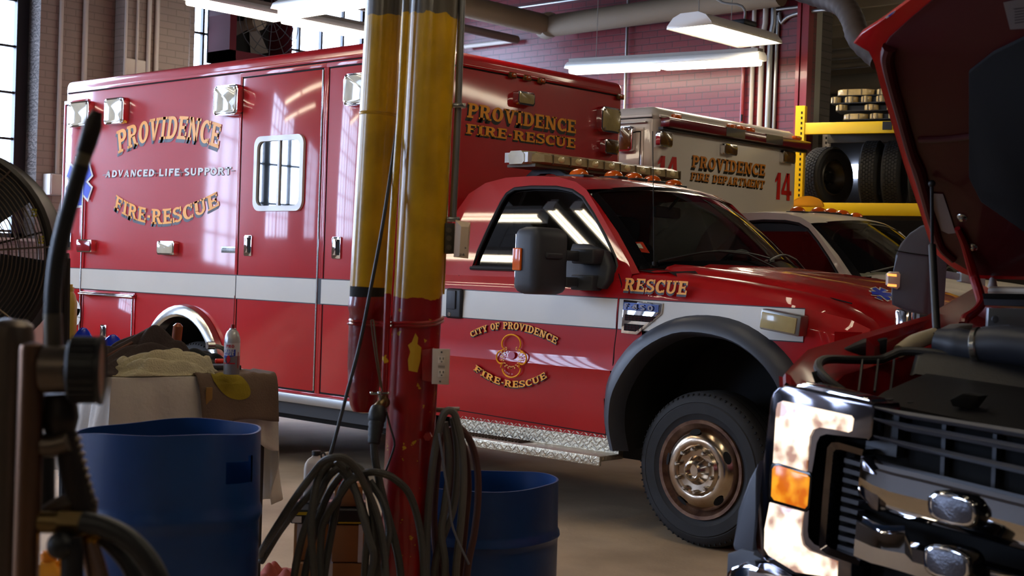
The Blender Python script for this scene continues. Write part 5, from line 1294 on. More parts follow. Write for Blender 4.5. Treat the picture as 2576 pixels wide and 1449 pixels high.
# black power cable down the left, wire hooks
CABL = mat('black_cable', (34, 34, 36), rough=0.55)
HOSE = mat('grey_black_hose', (62, 60, 56), rough=0.55, bump=0.3, bscale=120)
tag(MB().tube([cat_(x, y, d) for x, y, d in ((1004, 285, 4.52), (988, 400, 4.46), (962, 570, 4.40), (932, 730, 4.40), (904, 870, 4.40), (870, 1000, 4.36), (838, 1120, 4.32), (822, 1168, 4.30))], 0.0058, 8, smooth=6).build('cable', CABL), 'straight thin black cable slanting down across the yellow drain pipe', 'cable')
tag(MB().tube([cat_(x, y, 4.36) for x, y in ((972, 1036), (982, 1075), (992, 1110), (990, 1130), (976, 1170), (966, 1195))], 0.0035, 6, smooth=4).build('wire_hook', CABL), 'bent thin wire hanging beside the hose connector', 'wire')
tag(MB().tube([cat_(x, y, 4.40) for x, y in ((962, 985), (950, 900), (941, 815), (937, 806), (934, 815), (945, 900), (958, 975))], 0.0028, 6, smooth=4).build('wire_loop', mat('rusty_wire', (92, 70, 48), rough=0.7)), 'rusty wire loop hanging from the red strap', 'wire')
tag(MB().tube([cat_(x, y, 4.28) for x, y in ((820, 1168), (811, 1156), (808, 1144), (814, 1139), (819, 1147), (818, 1160))], 0.0030, 6, smooth=4).build('wire_eye', CABL), 'small wire eye at the top of the left hose coil', 'wire')
# coiled hose on the left
hs = thing('coiled_hose', 'dark hose hanging in loops left of the red column foot', 'hose', cat_(850, 1449, 4.2))
strands = [
 [(655, 1400), (664, 1376), (735, 1264), (789, 1190), (815, 1160), (840, 1151), (866, 1153), (894, 1178), (922, 1230), (949, 1298), (965, 1382), (972, 1470)],
 [(658, 1412), (700, 1342), (745, 1282), (790, 1230), (812, 1190), (835, 1162), (856, 1156)],
 [(735, 1480), (745, 1420), (762, 1345), (785, 1285), (800, 1250), (830, 1195), (870, 1172), (905, 1180), (925, 1225), (938, 1300), (948, 1400), (950, 1480)],
 [(795, 1490), (789, 1430), (783, 1340), (788, 1260), (803, 1195), (825, 1168), (850, 1160), (880, 1180)],
 [(760, 1490), (772, 1420), (800, 1310), (830, 1235), (870, 1185), (893, 1185)],
 [(812, 1480), (820, 1420), (833, 1345), (850, 1260), (872, 1210), (905, 1195), (930, 1188), (958, 1190), (990, 1203), (1028, 1240), (1052, 1310), (1064, 1400), (1066, 1490)],
 [(806, 1480), (806, 1400), (810, 1330), (826, 1290), (850, 1255), (880, 1212), (910, 1196)],
 [(846, 1158), (876, 1190), (893, 1230), (910, 1290), (930, 1360), (940, 1400), (930, 1470)],
 [(930, 1210), (962, 1262), (978, 1330), (972, 1380), (962, 1470)],
 [(915, 1480), (920, 1400), (925, 1330), (905, 1260), (882, 1215), (855, 1178), (832, 1166)],
]
b = MB()
for i, s in enumerate(strands):
    d0 = 4.20+0.022*((i*5) % 7)
    b.tube([cat_(x, y, (d0+0.03*math.sin(k*0.9+i)) if not (i < 2 and k < 2) else 4.66-0.12*k) for k, (x, y) in enumerate(s)], 0.0118, 10, smooth=6)
b.build('hose', HOSE, hs)
b = MB(); b.tube([cat_(x, y, 4.34) for x, y in ((940, 1112), (943, 1150), (950, 1190), (962, 1245), (979, 1310), (995, 1370), (1006, 1430), (1010, 1490))], 0.0125, 10, smooth=6); b.build('hose_tail', HOSE, hs)
cn = MB(); c0, c1 = cat_(952, 1022, 4.38), cat_(940, 1118, 4.34); ax = c1-c0; L = ax.length
cn.lathe([(0, 0), (0.020, 0), (0.024, 0.006), (0.028, L*0.18), (0.029, L*0.34), (0.025, L*0.42)]+[(0.0245-0.006*i/8+(0.002 if i % 2 else 0), L*(0.42+0.56*i/8)) for i in range(9)]+[(0.014, L)], c0, ax, 20); cn.build('connector', BLK, hs)
# hoses on the right of the column
MAR = mat('maroon_hose', (74, 40, 36), rough=0.6, bump=0.2, bscale=120)
gr = [
 [(1072, 1480), (1073, 1400), (1076, 1300), (1086, 1190), (1098, 1110), (1112, 1052), (1126, 1033), (1142, 1040), (1152, 1070), (1163, 1130), (1166, 1220), (1158, 1330), (1148, 1420), (1146, 1490)],
 [(1118, 1062), (1128, 1130), (1128, 1200), (1118, 1280), (1110, 1340), (1120, 1420), (1112, 1490)],
 [(1140, 1050), (1150, 1120), (1150, 1200), (1140, 1280), (1122, 1330), (1098, 1400), (1090, 1480)],
]
mr = [
 [(1146, 1066), (1178, 1100), (1198, 1160), (1203, 1240), (1195, 1330), (1178, 1420), (1172, 1490)],
 [(1140, 1070), (1168, 1130), (1178, 1220), (1170, 1320), (1162, 1400), (1150, 1490)],
 [(1128, 1075), (1140, 1160), (1135, 1280), (1112, 1370), (1128, 1480)],
 [(1110, 1090), (1100, 1180), (1092, 1290), (1096, 1380), (1112, 1470)],
]
h1 = MB(); h2 = MB()
for i, s in enumerate(gr): h1.tube([cat_(x, y, 4.42+0.028*i+0.01*math.sin(k)) for k, (x, y) in enumerate(s)], 0.0125, 10, smooth=6)
for i, s in enumerate(mr): h2.tube([cat_(x, y, 4.50+0.028*i+0.01*math.sin(k)) for k, (x, y) in enumerate(s)], 0.0118, 10, smooth=6)
o1 = h1.build('grey_hose', mat('grey_hose', (84, 82, 78), rough=0.5)); tag(o1, 'grey hose looped on the right side of the column', 'hose')
o2 = h2.build('maroon_hose', MAR); tag(o2, 'dark maroon hose hanging with the grey one right of the column', 'hose')
b = MB(); p = cat_(1130, 1032, 4.50); b.obox(p+RT*0.012+UP*0.004, RT*0.022, UP*0.005, FW*0.03, 0.003); b.tube([p-RT*0.005, p+FW*0.02-RT*0.05], 0.008, 8); tag(b.build('hose_hook', mat('hook_grey', (120, 108, 96), rough=0.6)), 'metal hook holding the grey hose on the column', 'hook')
tag(MB().tube([cat_(x, y, 4.36) for x, y in ((1104, 1090), (1112, 1140), (1120, 1200), (1130, 1260), (1140, 1330), (1180, 1420))], 0.004, 6, smooth=4).build('thin_cord', mat('thin_grey_cord', (96, 100, 110), rough=0.5)), 'thin grey cord hanging inside the hoses right of the column', 'cord')

# ------------------------------------------------------------------ blue drums
DRUM = mat('blue_plastic_drum', (12, 64, 128), rough=0.38, rgb2=(10, 50, 104), vscale=3, bump=0.1, bscale=18)
def drum(label, c, R, h, wav, seed, hole=None):
    r = thing('drum', label, 'drum', c); rnd = random.Random(seed); ph = [rnd.uniform(0, 6.28) for _ in range(4)]; n = 120
    b = MB(); c = Vector(c)
    def rim(a): return h+wav*(math.sin(a+ph[0])*0.6+0.4*math.sin(2*a+ph[1])+0.15*math.sin(5*a+ph[2]))
    def rad(a, z): 
        k = 1+0.012*math.sin(2*a+ph[3]); t = z/h
        rr_ = R*k*(0.985+0.015*math.sin(PI*t))
        for q in (0.36, 0.70):
            rr_ += 0.010*math.exp(-((t-q)/0.018)**2)
        if t < 0.04: rr_ -= (0.04-t)*0.6
        return rr_
    hs_ = []
    for i in range(53): hs_.append(i/52)
    out = [[c+Vector((rad(2*PI*k/n, t*h)*math.cos(2*PI*k/n), rad(2*PI*k/n, t*h)*math.sin(2*PI*k/n), t*rim(2*PI*k/n))) for k in range(n)] for t in hs_]
    inn = [[c+Vector(((rad(2*PI*k/n, t*h)-0.007)*math.cos(2*PI*k/n), (rad(2*PI*k/n, t*h)-0.007)*math.sin(2*PI*k/n), max(0.01, t*rim(2*PI*k/n)))) for k in range(n)] for t in reversed(hs_)]
    rows = out+inn
    V = [[b.v(p) for p in row] for row in rows]
    for A, B in zip(V, V[1:]):
        for k in range(n):
            f = [A[k], A[(k+1) % n], B[(k+1) % n], B[k]]
            if hole and all(hole(v.co-c) for v in f): continue
            b.bm.faces.new(f)
    b.bm.faces.new(V[0][::-1]); b.bm.faces.new(V[-1])
    b.build('shell', DRUM, r, ang=30)
    return r
cl = onZ(435, 1118, 0.83); 
# drum centre so that its near rim falls where the photo shows it
def ground(x, d): p = ray(x, 690)*d; return Vector((p.x, p.y, 0))
gL = ground(437, 4.32); gL.z = 0
_hd = RT*0.90-FW*0.43; ah = math.atan2(_hd.y, _hd.x)
def hole(p):
    if not (0.715 < p.z < 0.80): return False
    a = math.atan2(p.y, p.x)-ah; a = (a+PI) % (2*PI)-PI
    return -0.27 < a < 0.27
drum('large blue plastic drum with cut wavy rim, left of the column', gL, 0.292, 0.865, 0.018, 3, hole)
gR = ground(1228, 4.98); drum('shorter blue plastic drum half hidden by the column and hoses', gR, 0.286, 0.635, 0.012, 8)
# ------------------------------------------------------------------ boxes, jug, rag behind the hoses
def ofl(x, y, d): return atd(x, y, d)
def carton(label, x0, x1, z0, z1, d, depth, m=CARD, ang=0.12, name='cardboard_box'):
    a, c = atd(x0, 1350, d), atd(x1, 1350, d); w = (c-a).dot(RT)
    ex = Vector((RT.x, RT.y, 0)).normalized(); ex = Matrix.Rotation(ang, 3, 'Z') @ ex; ey = Vector((-ex.y, ex.x, 0))
    o = Vector((a.x, a.y, z0)); hgt = z1-z0; w /= math.cos(ang); r = thing(name, label, 'box', o+ex*w/2+ey*depth/2)
    b = MB(); b.obox(o+ex*w/2+ey*depth/2+Vector((0, 0, hgt/2)), ex*w/2, ey*depth/2, Vector((0, 0, hgt/2)), 0.004); b.build('carton', m, r)
    b = MB(); b.obox(o+ex*w/2+ey*depth/2+Vector((0, 0, hgt+0.0006)), ex*w/2*0.99, ey*0.025, Vector((0, 0, 0.0005))); b.build('packing_tape', mat('packing_tape', (176, 132, 84), rough=0.3), r)
    return r, o, ex, ey, w, hgt
DBX = 4.75
Z1 = atd(820, 1414, DBX).z; Z2 = atd(820, 1318, DBX).z; Z3 = atd(820, 1280, DBX).z; Z4 = atd(820, 1228, DBX).z
WS_ = mat('white_strap', (206, 204, 206), rough=0.4)
def strap(r, o, ex, ey, w, hg, f, dep):
    b = MB(); b.obox(o+ex*w*f+Vector((0, 0, hg/2))-ey*0.001, ex*0.008, ey*0.002, Vector((0, 0, hg/2))); b.obox(o+ex*w*f+ey*dep/2+Vector((0, 0, hg+0.0015)), ex*0.008, ey*dep/2, Vector((0, 0, 0.001))); b.build('strap', WS_, r)
q_ = carton('brown cardboard box at the bottom of the pile behind the hoses', 736, 928, 0.0, Z1-0.004, DBX-0.02, 0.40); strap(*q_, 0.5, 0.40)
q_ = carton('brown cardboard box with a white strap, right one on the bottom box behind the hoses', 836, 916, Z1, Z2-0.004, DBX, 0.30); strap(*q_, 0.88, 0.30)
q_ = carton('brown cardboard box with a strap, left one on the bottom box behind the hoses', 739, 824, Z1, Z2-0.004, DBX+0.01, 0.28); strap(*q_, 0.16, 0.28)
BATT = mat('black_box_print', (22, 22, 26), rough=0.5)
r, o, ex, ey, w, hg = carton('black box with yellow corners lying on the cardboard boxes', 730, 918, Z2, Z3-0.003, DBX-0.015, 0.36, BATT, name='black_box')
b = MB(); ye = mat('yellow_print', (196, 168, 16), rough=0.5)
b.obox(o+ex*w*0.10+Vector((0, 0, hg*0.72))-ey*0.001, ex*0.03, ey*0.002, Vector((0, 0, hg*0.10))); b.obox(o+ex*w*0.45+Vector((0, 0, hg*0.80))-ey*0.001, ex*0.02, ey*0.002, Vector((0, 0, hg*0.10))); b.obox(o+ex*w*0.8+Vector((0, 0, hg*0.10))-ey*0.001, ex*0.045, ey*0.002, Vector((0, 0, hg*0.05))); b.build('yellow_print', ye, r)
b = MB(); b.obox(o+ex*w*0.08+Vector((0, 0, hg*0.30))-ey*0.001, ex*0.016, ey*0.002, Vector((0, 0, hg*0.22))); b.build('white_label', DEC_W, r)
carton('small cardboard box on the black box behind the hoses', 838, 908, Z3, Z4, DBX+0.05, 0.20)
b = MB(); q = atd(858, 1226, DBX+0.1); q.z = Z4+0.002; b.cyl(q, q+Vector((0, 0, 0.018)), 0.022, 14); tag(b.build('red_cap', mat('red_cap', (196, 30, 24), rough=0.4)), 'small red cap on the upper cardboard box', 'cap')
# white jugs
JUG = mat('milky_white_plastic', (226, 214, 200), rough=0.45)
def jug(label, x, ytop, ybot, d, wpx, m=JUG, cap=BLK, name='jug', zb=None):
    c = atd(x, ybot, d); c.z = c.z if zb is None else zb; h = atd(x, ytop, d).z-c.z; w = wpx/FPX*d/2
    r = thing(name, label, 'jug', c); b = MB()
    rows = []
    for t, k in ((0, 0.92), (0.02, 1.0), (0.66, 1.0), (0.76, 0.93), (0.84, 0.70), (0.88, 0.40), (0.91, 0.36)):
        rows.append([c+RT*(x_*w*k)+FW*(y_*w*0.8*k)+Vector((0, 0, h*t)) for x_, y_ in rrect(-1, -1, 1, 1, 0.35, 4)])
    b.grid(rows, closed=True); b.face(rows[0]); b.face(rows[-1]); b.build('body', m, r, ang=50)
    MB().cyl(c+Vector((0, 0, h*0.90)), c+Vector((0, 0, h)), w*0.42, 16, bev=0.003).build('cap', cap, r)
    b = MB(); b.tube([c+RT*w*0.5+Vector((0, 0, h*0.86)), c+RT*w*1.0+Vector((0, 0, h*0.94)), c+RT*w*1.25+Vector((0, 0, h*0.80)), c+RT*w*1.0+Vector((0, 0, h*0.66))], w*0.18, 8, smooth=4); b.build('handle', m, r)
    return r
jug('milky white jug with black cap standing behind the hose coil', 792, 1133, 1270, DBX+0.14, 56, zb=Z3)
# crumpled red rag on the floor
def cloth_heap(name, label, cat, c, rx, ry, h, m, seed, folds=5, nx=44, rot=0.0):
    rnd = random.Random(seed); ph = [rnd.uniform(0, 6.28) for _ in range(8)]; c = Vector(c); b = MB(); rows = []
    for i in range(nx):
        row = []
        for j in range(nx):
            u, v = 2*i/(nx-1)-1, 2*j/(nx-1)-1; r2 = math.sqrt(u*u+v*v); 
            k = max(0, 1-r2**2.2)
            z = h*k**0.6*(0.62+0.20*math.sin(folds*u+2.1*v+ph[0])+0.14*math.sin(folds*1.7*v-2.8*u+ph[1])+0.10*math.sin(9*u+7*v+ph[2])) if k > 0 else 0
            s = 1.0 if r2 < 1 else 1/r2*(1+0.06*math.sin(9*math.atan2(v, u)+ph[3]))
            x_, y_ = u*s*rx, v*s*ry; ca, sa = math.cos(rot), math.sin(rot)
            row.append(c+Vector((x_*ca-y_*sa, x_*sa+y_*ca, z+0.004)))
        rows.append(row)
    b.grid(rows); return tag(b.build(name, m, ang=80, solid=0.004), label, cat)
p = onZ(702, 1440, 0.05); cloth_heap('rag', 'crumpled faded red rag on the floor beside the boxes', 'rag', (p.x, p.y, 0.0), 0.14, 0.12, 0.09, mat('faded_red_cloth', (176, 86, 70), rough=0.95, var=0.25, vscale=18), 5, 7)
# ------------------------------------------------------------------ covered work table with things on it
RH = Vector((RT.x, RT.y, 0)).normalized(); FH = Vector((FW.x, FW.y, 0)).normalized()
TZ = 0.92
te = RH*math.sin(math.radians(56))+FH*math.cos(math.radians(56)); tg = Vector((-te.y, te.x, 0))
tA = onZ(283, 957, TZ); TL, TD = 0.686, 0.62
def tp(u, v, z=0.0): return tA+te*u+tg*v+Vector((0, 0, z))
tb = thing('work_table', 'small work table hidden under a white cloth behind the left drum', 'table', Vector((tp(TL/2, TD/2).x, tp(TL/2, TD/2).y, 0)))
b = MB(); b.obox(tp(TL/2, TD/2, -0.02), te*(TL/2-0.012), tg*(TD/2-0.012), Vector((0, 0, 0.012))); b.build('table_top', mat('dark_table_steel', (40, 30, 28), rough=0.6), tb)
for u in (0.05, TL-0.05):
    for v in (0.05, TD-0.05):
        b = MB(); p = tp(u, v); b.box((p.x-0.02, p.y-0.02, 0), (p.x+0.02, p.y+0.02, TZ-0.032)); b.build('leg', MATS['dark_table_steel'], tb)
b = MB(); b.obox(tp(TL*0.8, 0.02, -0.24), te*0.06, tg*0.012, Vector((0, 0, 0.10))); b.build('side_panel', MATS['dark_table_steel'], tb)
# cloth: top and hanging skirt
CLOTH = mat('white_table_cloth', (206, 196, 184), rough=0.9, bump=0.25, bscale=45, var=0.08, vscale=6)
per = []
NP = 40
for i in range(NP): per.append((TL*i/NP, 0.0, 'f', i/NP))
for i in range(NP): per.append((TL, TD*i/NP, 'r', i/NP))
for i in range(NP): per.append((TL*(1-i/NP), TD, 'b', i/NP))
for i in range(NP): per.append((0.0, TD*(1-i/NP), 'l', i/NP))
def drop(sd, t):
    if sd == 'f': return 0.235+0.02*math.sin(9*t)+0.07*max(0, (t-0.86)/0.14)
    if sd == 'r': return 0.305+0.28*min(1, t/0.12)-0.05*math.sin(7*t)
    if sd == 'b': return 0.30
    return 0.42-0.12*max(0, (t-0.9)/0.1)
b = MB(); rows = []; NR = 14
for k in range(NR+1):
    f = k/NR; row = []
    for i, (u, v, sd, t) in enumerate(per):
        cu, cv = (u-TL/2)/(TL/2), (v-TD/2)/(TD/2)
        du, dv_ = (0, -1) if sd == 'f' else (1, 0) if sd == 'r' else (0, 1) if sd == 'b' else (-1, 0)
        if t < 0.06 or t > 0.94:
            w = (0.06-t)/0.12+0.5 if t < 0.06 else 0.5-(1-t)/0.12
            w = 0.5-t/0.12 if t < 0.06 else (t-0.94)/0.12
            o2 = {'f': (-1, 0) if t < .5 else (1, 0), 'r': (0, -1) if t < .5 else (0, 1), 'b': (1, 0) if t < .5 else (-1, 0), 'l': (0, 1) if t < .5 else (0, -1)}[sd]
            du, dv_ = du*(1-w)+o2[0]*w, dv_*(1-w)+o2[1]*w
        d = drop(sd, t)*f
        out = 0.010*min(1, f*5)+f*(0.035+0.028*math.sin(i*0.42)+0.018*math.sin(i*0.93+1))*(0.5 if sd == 'f' else 1.2)
        row.append(tp(u+du*out, v+dv_*out, 0.008*(1-min(1, f*6))-d))
    rows.append(row)
b.grid(rows, closed=True); b.face([p for p in rows[0]])
tc = tag(b.build('tablecloth', CLOTH, ang=70, solid=0.004), 'white cloth draped over the small work table', 'tablecloth')
def tz(x, y, z=TZ+0.012): return onZ(x, y, z)
# brown canvas rag with yellow patch hanging over the front right edge
BRN = mat('brown_canvas', (112, 90, 74), rough=0.95, bump=0.3, bscale=120, var=0.15, vscale=10)
BRY = mat('mustard_patch', (150, 128, 22), rough=0.9, bump=0.2, bscale=120)
u0, u1 = 0.335, TL-0.008
def rag_pt(fu_, s, lift=0.0):
    """surface of the rag: fu_ 0..1 along the table edge, s < 0 on the top, s > 0 down the front"""
    u = u0+(u1-u0)*fu_; i = fu_*24; wv = 0.006*math.sin(i*0.8)+0.005*math.sin(i*1.9+s*6)
    if s < -0.025: return tp(u, -s-0.025, 0.018+wv*0.5+lift)
    if s < 0.03:
        a = (s+0.025)/0.055*PI/2; return tp(u, -(0.035+lift)*math.sin(a), 0.018-0.035+(0.035+lift)*math.cos(a)+wv*0.5*(1-a/1.6))
    return tp(u+0.03*s*(1-fu_)*2, -0.035-lift-0.008*(1+math.sin(i*0.5))*min(1, s*12)-s*0.13, -0.017-(s-0.03)*(0.95+0.05*math.sin(i*0.33)))
b = MB(); b.grid([[rag_pt(i/30, -0.24+0.43*k/26) for i in range(31)] for k in range(27)])
rg = tag(b.build('canvas_rag', BRN, ang=70, solid=0.006), 'brown canvas rag with a mustard patch hanging over the table edge', 'rag')
b = MB(); rows = []
for k in range(9):
    r_ = k/8
    rows.append([rag_pt(0.40+r_*(0.20*math.cos(t)+0.10*math.sin(t)), 0.030+r_*0.072*math.sin(t), 0.0045) for t in [2*PI*i/40 for i in range(40)]])
b.grid(rows, closed=True); b.build('mustard_patch', BRY, rg, ang=70)
b = MB(); b.obox(tp(0.372, -0.062, -0.075), te*0.014, tg*0.004, Vector((0, 0, 0.046)), 0.004, 3); b.build('loop_tab', mat('tan_tab', (150, 110, 54), rough=0.9), rg)
# towels
TOW = mat('cream_towel', (200, 188, 154), rough=1.0, bump=0.6, bscale=160)
c = tp(0.27, 0.12, 0.004)
def folded(name, label, cat, spine, wid, m, seed, amp, freq, nx=56, ny=40, floor=0.014):
    """long crumpled cloth following a spine of (u, v, height) on the table"""
    rnd = random.Random(seed); ph = [rnd.uniform(0, 6.28) for _ in range(6)]; S_ = crv([Vector(p) for p in spine], max(4, nx//len(spine))); b = MB(); rows = []; n = len(S_)
    for k, p in enumerate(S_):
        t = k/(n-1); wd = lerp_list(wid, t); row = []
        for i in range(ny):
            a = -1+2*i/(ny-1)
            ridge = abs(math.sin(freq*a+4.5*t+ph[0]))*0.6+abs(math.sin(freq*1.7*a-7*t+ph[1]))*0.4
            f = amp*(ridge-0.45)+amp*0.35*math.sin(19*t+5*a+ph[2])*math.cos(11*a+ph[3])
            z = p.z*(1-a*a)**0.75+f*(1-0.5*abs(a))*min(1, t*6, (1-t)*6)
            u = p.x+0.018*math.sin(6*a+ph[4]+5*t); v = p.y+a*wd*(1+0.10*math.sin(9*t+ph[5]))
            row.append(tp(u, v, max(z, floor) if (u > 0 and v > -0.01) else z))
        rows.append(row)
    b.grid(rows); return tag(b.build(name, m, ang=80, solid=0.005), label, cat)
TOW = mat('cream_towel', (222, 210, 176), rough=1.0, bump=0.6, bscale=160)
folded('towel', 'cream towel lying crumpled on the front of the table', 'towel', [(0.02, 0.09, 0.03), (0.08, 0.085, 0.05), (0.16, 0.09, 0.075), (0.27, 0.10, 0.090), (0.36, 0.10, 0.075), (0.42, 0.10, 0.04), (0.45, 0.10, 0.016)], [0.05, 0.08, 0.09, 0.09, 0.085, 0.06], TOW, 5, 0.052, 6.5, 70, 60)
JAC = mat('dark_brown_cloth', (62, 50, 48), rough=0.95, bump=0.3, bscale=90)
folded('dark_cloth', 'dark brown garment heaped on the table over the cream towel', 'garment', [(-0.20, 0.02, -0.12), (-0.14, 0.07, -0.02), (-0.06, 0.12, 0.055), (0.04, 0.18, 0.085), (0.14, 0.24, 0.125), (0.23, 0.27, 0.170), (0.31, 0.27, 0.145), (0.38, 0.27, 0.085), (0.44, 0.26, 0.025)], [0.06, 0.09, 0.12, 0.14, 0.13, 0.10, 0.07], JAC, 9, 0.060, 5.5, 90, 72)
cloth_heap('dark_cloth', 'second dark cloth lump at the back left of the table', 'cloth', tp(-0.08, 0.36, 0.016), 0.11, 0.10, 0.09, JAC, 31, 3)
cloth_heap('plastic_sheet', 'bright blue plastic bag behind the dark garment on the table', 'bag', tp(0.06, 0.50, 0.016), 0.19, 0.05, 0.17, mat('bright_blue_plastic', (14, 56, 226), rough=0.25, coat=0.5), 5, 6, rot=math.atan2(te.y, te.x))
cloth_heap('tool_roll', 'black tool roll lying at the back right of the table', 'tool roll', tp(0.47, 0.36, 0.016), 0.15, 0.10, 0.09, mat('black_canvas', (24, 24, 26), rough=0.85), 23, 3, rot=math.atan2(te.y, te.x))
# spray can
cb = tz(582, 941, TZ+0.025); sc = thing('spray_can', 'white and blue brake cleaner spray can with red straw on the table', 'spray can', cb)
R0 = 0.0345*1.0; hC = (atd(582, 862, (cb-EYE).dot(FW)).z-cb.z)
CANW = mat('can_white', (206, 204, 206), rough=0.28, coat=0.3); CANG = mat('can_silver', (140, 138, 140), rough=0.35, metal=0.5)
Rc = 20/FPX*(cb-EYE).dot(FW)
b = MB(); b.lathe([(0, 0), (Rc*0.97, 0), (Rc, 0.004), (Rc, 0.075)], cb, (0, 0, 1), 32); b.build('lower_body', CANG, sc)
b = MB(); b.lathe([(Rc, 0.075), (Rc, hC)], cb, (0, 0, 1), 32); b.build('upper_body', CANW, sc)
b = MB(); b.lathe([(Rc, hC), (Rc*0.99, hC+0.012), (Rc*0.90, hC+0.028), (Rc*0.70, hC+0.044), (Rc*0.45, hC+0.052), (Rc*0.42, hC+0.058), (0, hC+0.058)], cb, (0, 0, 1), 32); b.build('dome', mat('can_grey_dome', (196, 196, 198), rough=0.25, metal=0.3), sc)
b = MB(); b.cyl(cb+Vector((0, 0, hC+0.056)), cb+Vector((0, 0, hC+0.074)), 0.008, 12); b.build('nozzle', mat('nozzle_red', (150, 18, 18), rough=0.5), sc)
b = MB(); b.tube([cb+Vector((0.004, 0, hC+0.07)), cb+Vector((0.006, 0, hC+0.19))], 0.0018, 6); b.build('straw', MATS['nozzle_red'], sc)
toc = Vector((EYE.x-cb.x, EYE.y-cb.y, 0)).normalized(); tr = Vector((-toc.y, toc.x, 0))
def canp(a, z, d=0.0006): return cb+(toc*math.cos(a)+tr*math.sin(a))*(Rc+d)+Vector((0, 0, z))
def can_panel(nm, a0, a1, z0, z1, m, z0b=None):
    b = MB(); n = 10
    b.grid([[canp(a0+(a1-a0)*i/n, (z0 if z0b is None else z0+(z0b-z0)*i/n)) for i in range(n+1)], [canp(a0+(a1-a0)*i/n, z1) for i in range(n+1)]]); return b.build(nm, m, sc)
can_panel('blue_label', -1.15, 0.45, hC*0.50, hC*0.80, mat('label_blue', (30, 62, 168), rough=0.3, coat=0.3), hC*0.60)
can_panel('red_band', -1.15, 0.40, hC*0.335, hC*0.375, mat('label_red', (200, 30, 44), rough=0.3, coat=0.3))
b = MB(); n = 18; b.face([canp(-0.52+0.36*math.cos(2*PI*i/n), hC*0.46+0.016*math.sin(2*PI*i/n), 0.0012) for i in range(n)]); b.build('disc_picture', mat('disc_dark', (30, 34, 60), rough=0.3), sc, weld=False)
b = MB(); b.face([canp(-0.42+0.24*math.cos(2*PI*i/n), hC*0.49+0.015*math.sin(2*PI*i/n), 0.0016) for i in range(n)]); b.build('caliper_picture', MATS['label_red'], sc, weld=False)
b = MB(); write(b, 'PRO', lambda u, v: canp(-0.80+u*1.05, hC*0.845+0.013*v, 0.0014), False); b.build('label_lettering', MATS['label_red'], sc, weld=False)
b = MB(); write(b, 'BRAKE', lambda u, v: canp(-1.05+u*1.30, hC*0.705+0.014*v, 0.0014), False); write(b, 'CLEAN', lambda u, v: canp(-1.05+u*1.25, hC*0.60+0.014*v, 0.0014), False); b.build('label_lettering', DEC_W, sc, weld=False)
can_panel('text_column', 0.80, 0.92, hC*0.2, hC*0.72, MATS['label_red'])
# tools
p = tp(0.40, 0.40, 0.12); b = MB(); b.cyl(p, p+Vector((0.012, 0, 0.085)), 0.021, 16, bev=0.012); sd_ = thing('screwdriver', 'screwdriver with amber and black handle standing among the dark cloths', 'screwdriver', p); b.build('handle', mat('amber_handle', (150, 74, 34), rough=0.2, coat=0.6), sd_)
MB().cyl(p+Vector((0, 0, -0.06)), p+Vector((0, 0, 0.012)), 0.023, 12).build('grip', BLK, sd_)
b = MB(); q = tp(0.52, 0.30, 0.115); b.tube([q, q+te*0.05+Vector((0, 0, -0.01)), q+te*0.07+Vector((0, 0, -0.035))], 0.010, 8, smooth=4); b.cyl(q-te*0.02, q+te*0.012, 0.017, 12); tag(b.build('ratchet', STEEL), 'shiny ratchet head on the black tool roll', 'ratchet')
b = MB(); b.obox(tp(0.47, 0.16, 0.034), te*0.11, tg*0.05, Vector((0, 0, 0.010)), 0.004); tag(b.build('parts_tray', mat('tray_dark_grey', (46, 50, 54), rough=0.5)), 'flat dark tray beside the spray can on the table', 'tray')
b = MB(); q = tp(0.485, 0.12, 0.062); b.cyl(q-te*0.018, q+te*0.02, 0.010, 12, bev=0.003); tag(b.build('red_cap', mat('bright_red_cap', (236, 46, 20), rough=0.4)), 'small bright red cap lying beside the spray can', 'cap')
b = MB(); b.tube([tp(-0.10, 0.08, 0.02), tp(0.02, 0.14, 0.085), tp(0.14, 0.20, 0.135)], 0.006, 8); tag(b.build('wooden_handle', mat('dark_wood_handle', (92, 48, 30), rough=0.5)), 'thin brown wooden handle lying on the dark garment', 'handle')
b = MB(); b.obox(tp(0.0, 0.56, 0.07), te*0.12, tg*0.02, Vector((0, 0, 0.012)), 0.003); tag(b.build('wood_strip', mat('brown_wood_strip', (96, 66, 54), rough=0.7)), 'brown strip of wood at the back of the table', 'wood strip')
b = MB(); q = tp(-0.04, 0.54, 0.085)
b.tube([q+te*(0.07*math.cos(a))+Vector((0, 0, 0.05*math.sin(a))) for a in [PI*i/14 for i in range(15)]], 0.004, 6); tag(b.build('hose_clamp', mat('clamp_grey', (120, 112, 106), rough=0.35, metal=0.7)), 'thin grey metal band standing at the back left of the table', 'hose clamp')
# tan translucent bottle
BOT = mat('amber_translucent_bottle', (206, 170, 84), rough=0.3, var=0.12, vscale=20)
q = tp(-0.10, 0.56, 0.016); dB = (q-EYE).dot(FW); q = atd(166, 930, dB); q.z = TZ+0.016
zt_ = atd(170, 722, dB).z; h = zt_-q.z
bo = thing('oil_bottle', 'tall tan plastic oil bottle at the back left of the table', 'bottle', q)
b = MB(); rows = []
for t, k in ((0, 0.85), (0.02, 0.95), (0.45, 1.0), (0.80, 0.98), (0.90, 0.78), (0.945, 0.55), (0.95, 0.62), (1.0, 0.62), (1.0, 0.3)): rows.append([q+RH*(x*0.034*k)+FH*(y*0.030*k)+Vector((0, 0, h*t)) for x, y in rrect(-1, -1, 1, 1, 0.4, 4)])
b.grid(rows, closed=True); b.face(rows[0]); b.face(rows[-1]); b.build('body', BOT, bo, ang=50)
b = MB(); b.cyl(q+Vector((0, 0, h)), q+Vector((0, 0, h+0.012)), 0.018, 14); b.build('neck', BOT, bo)
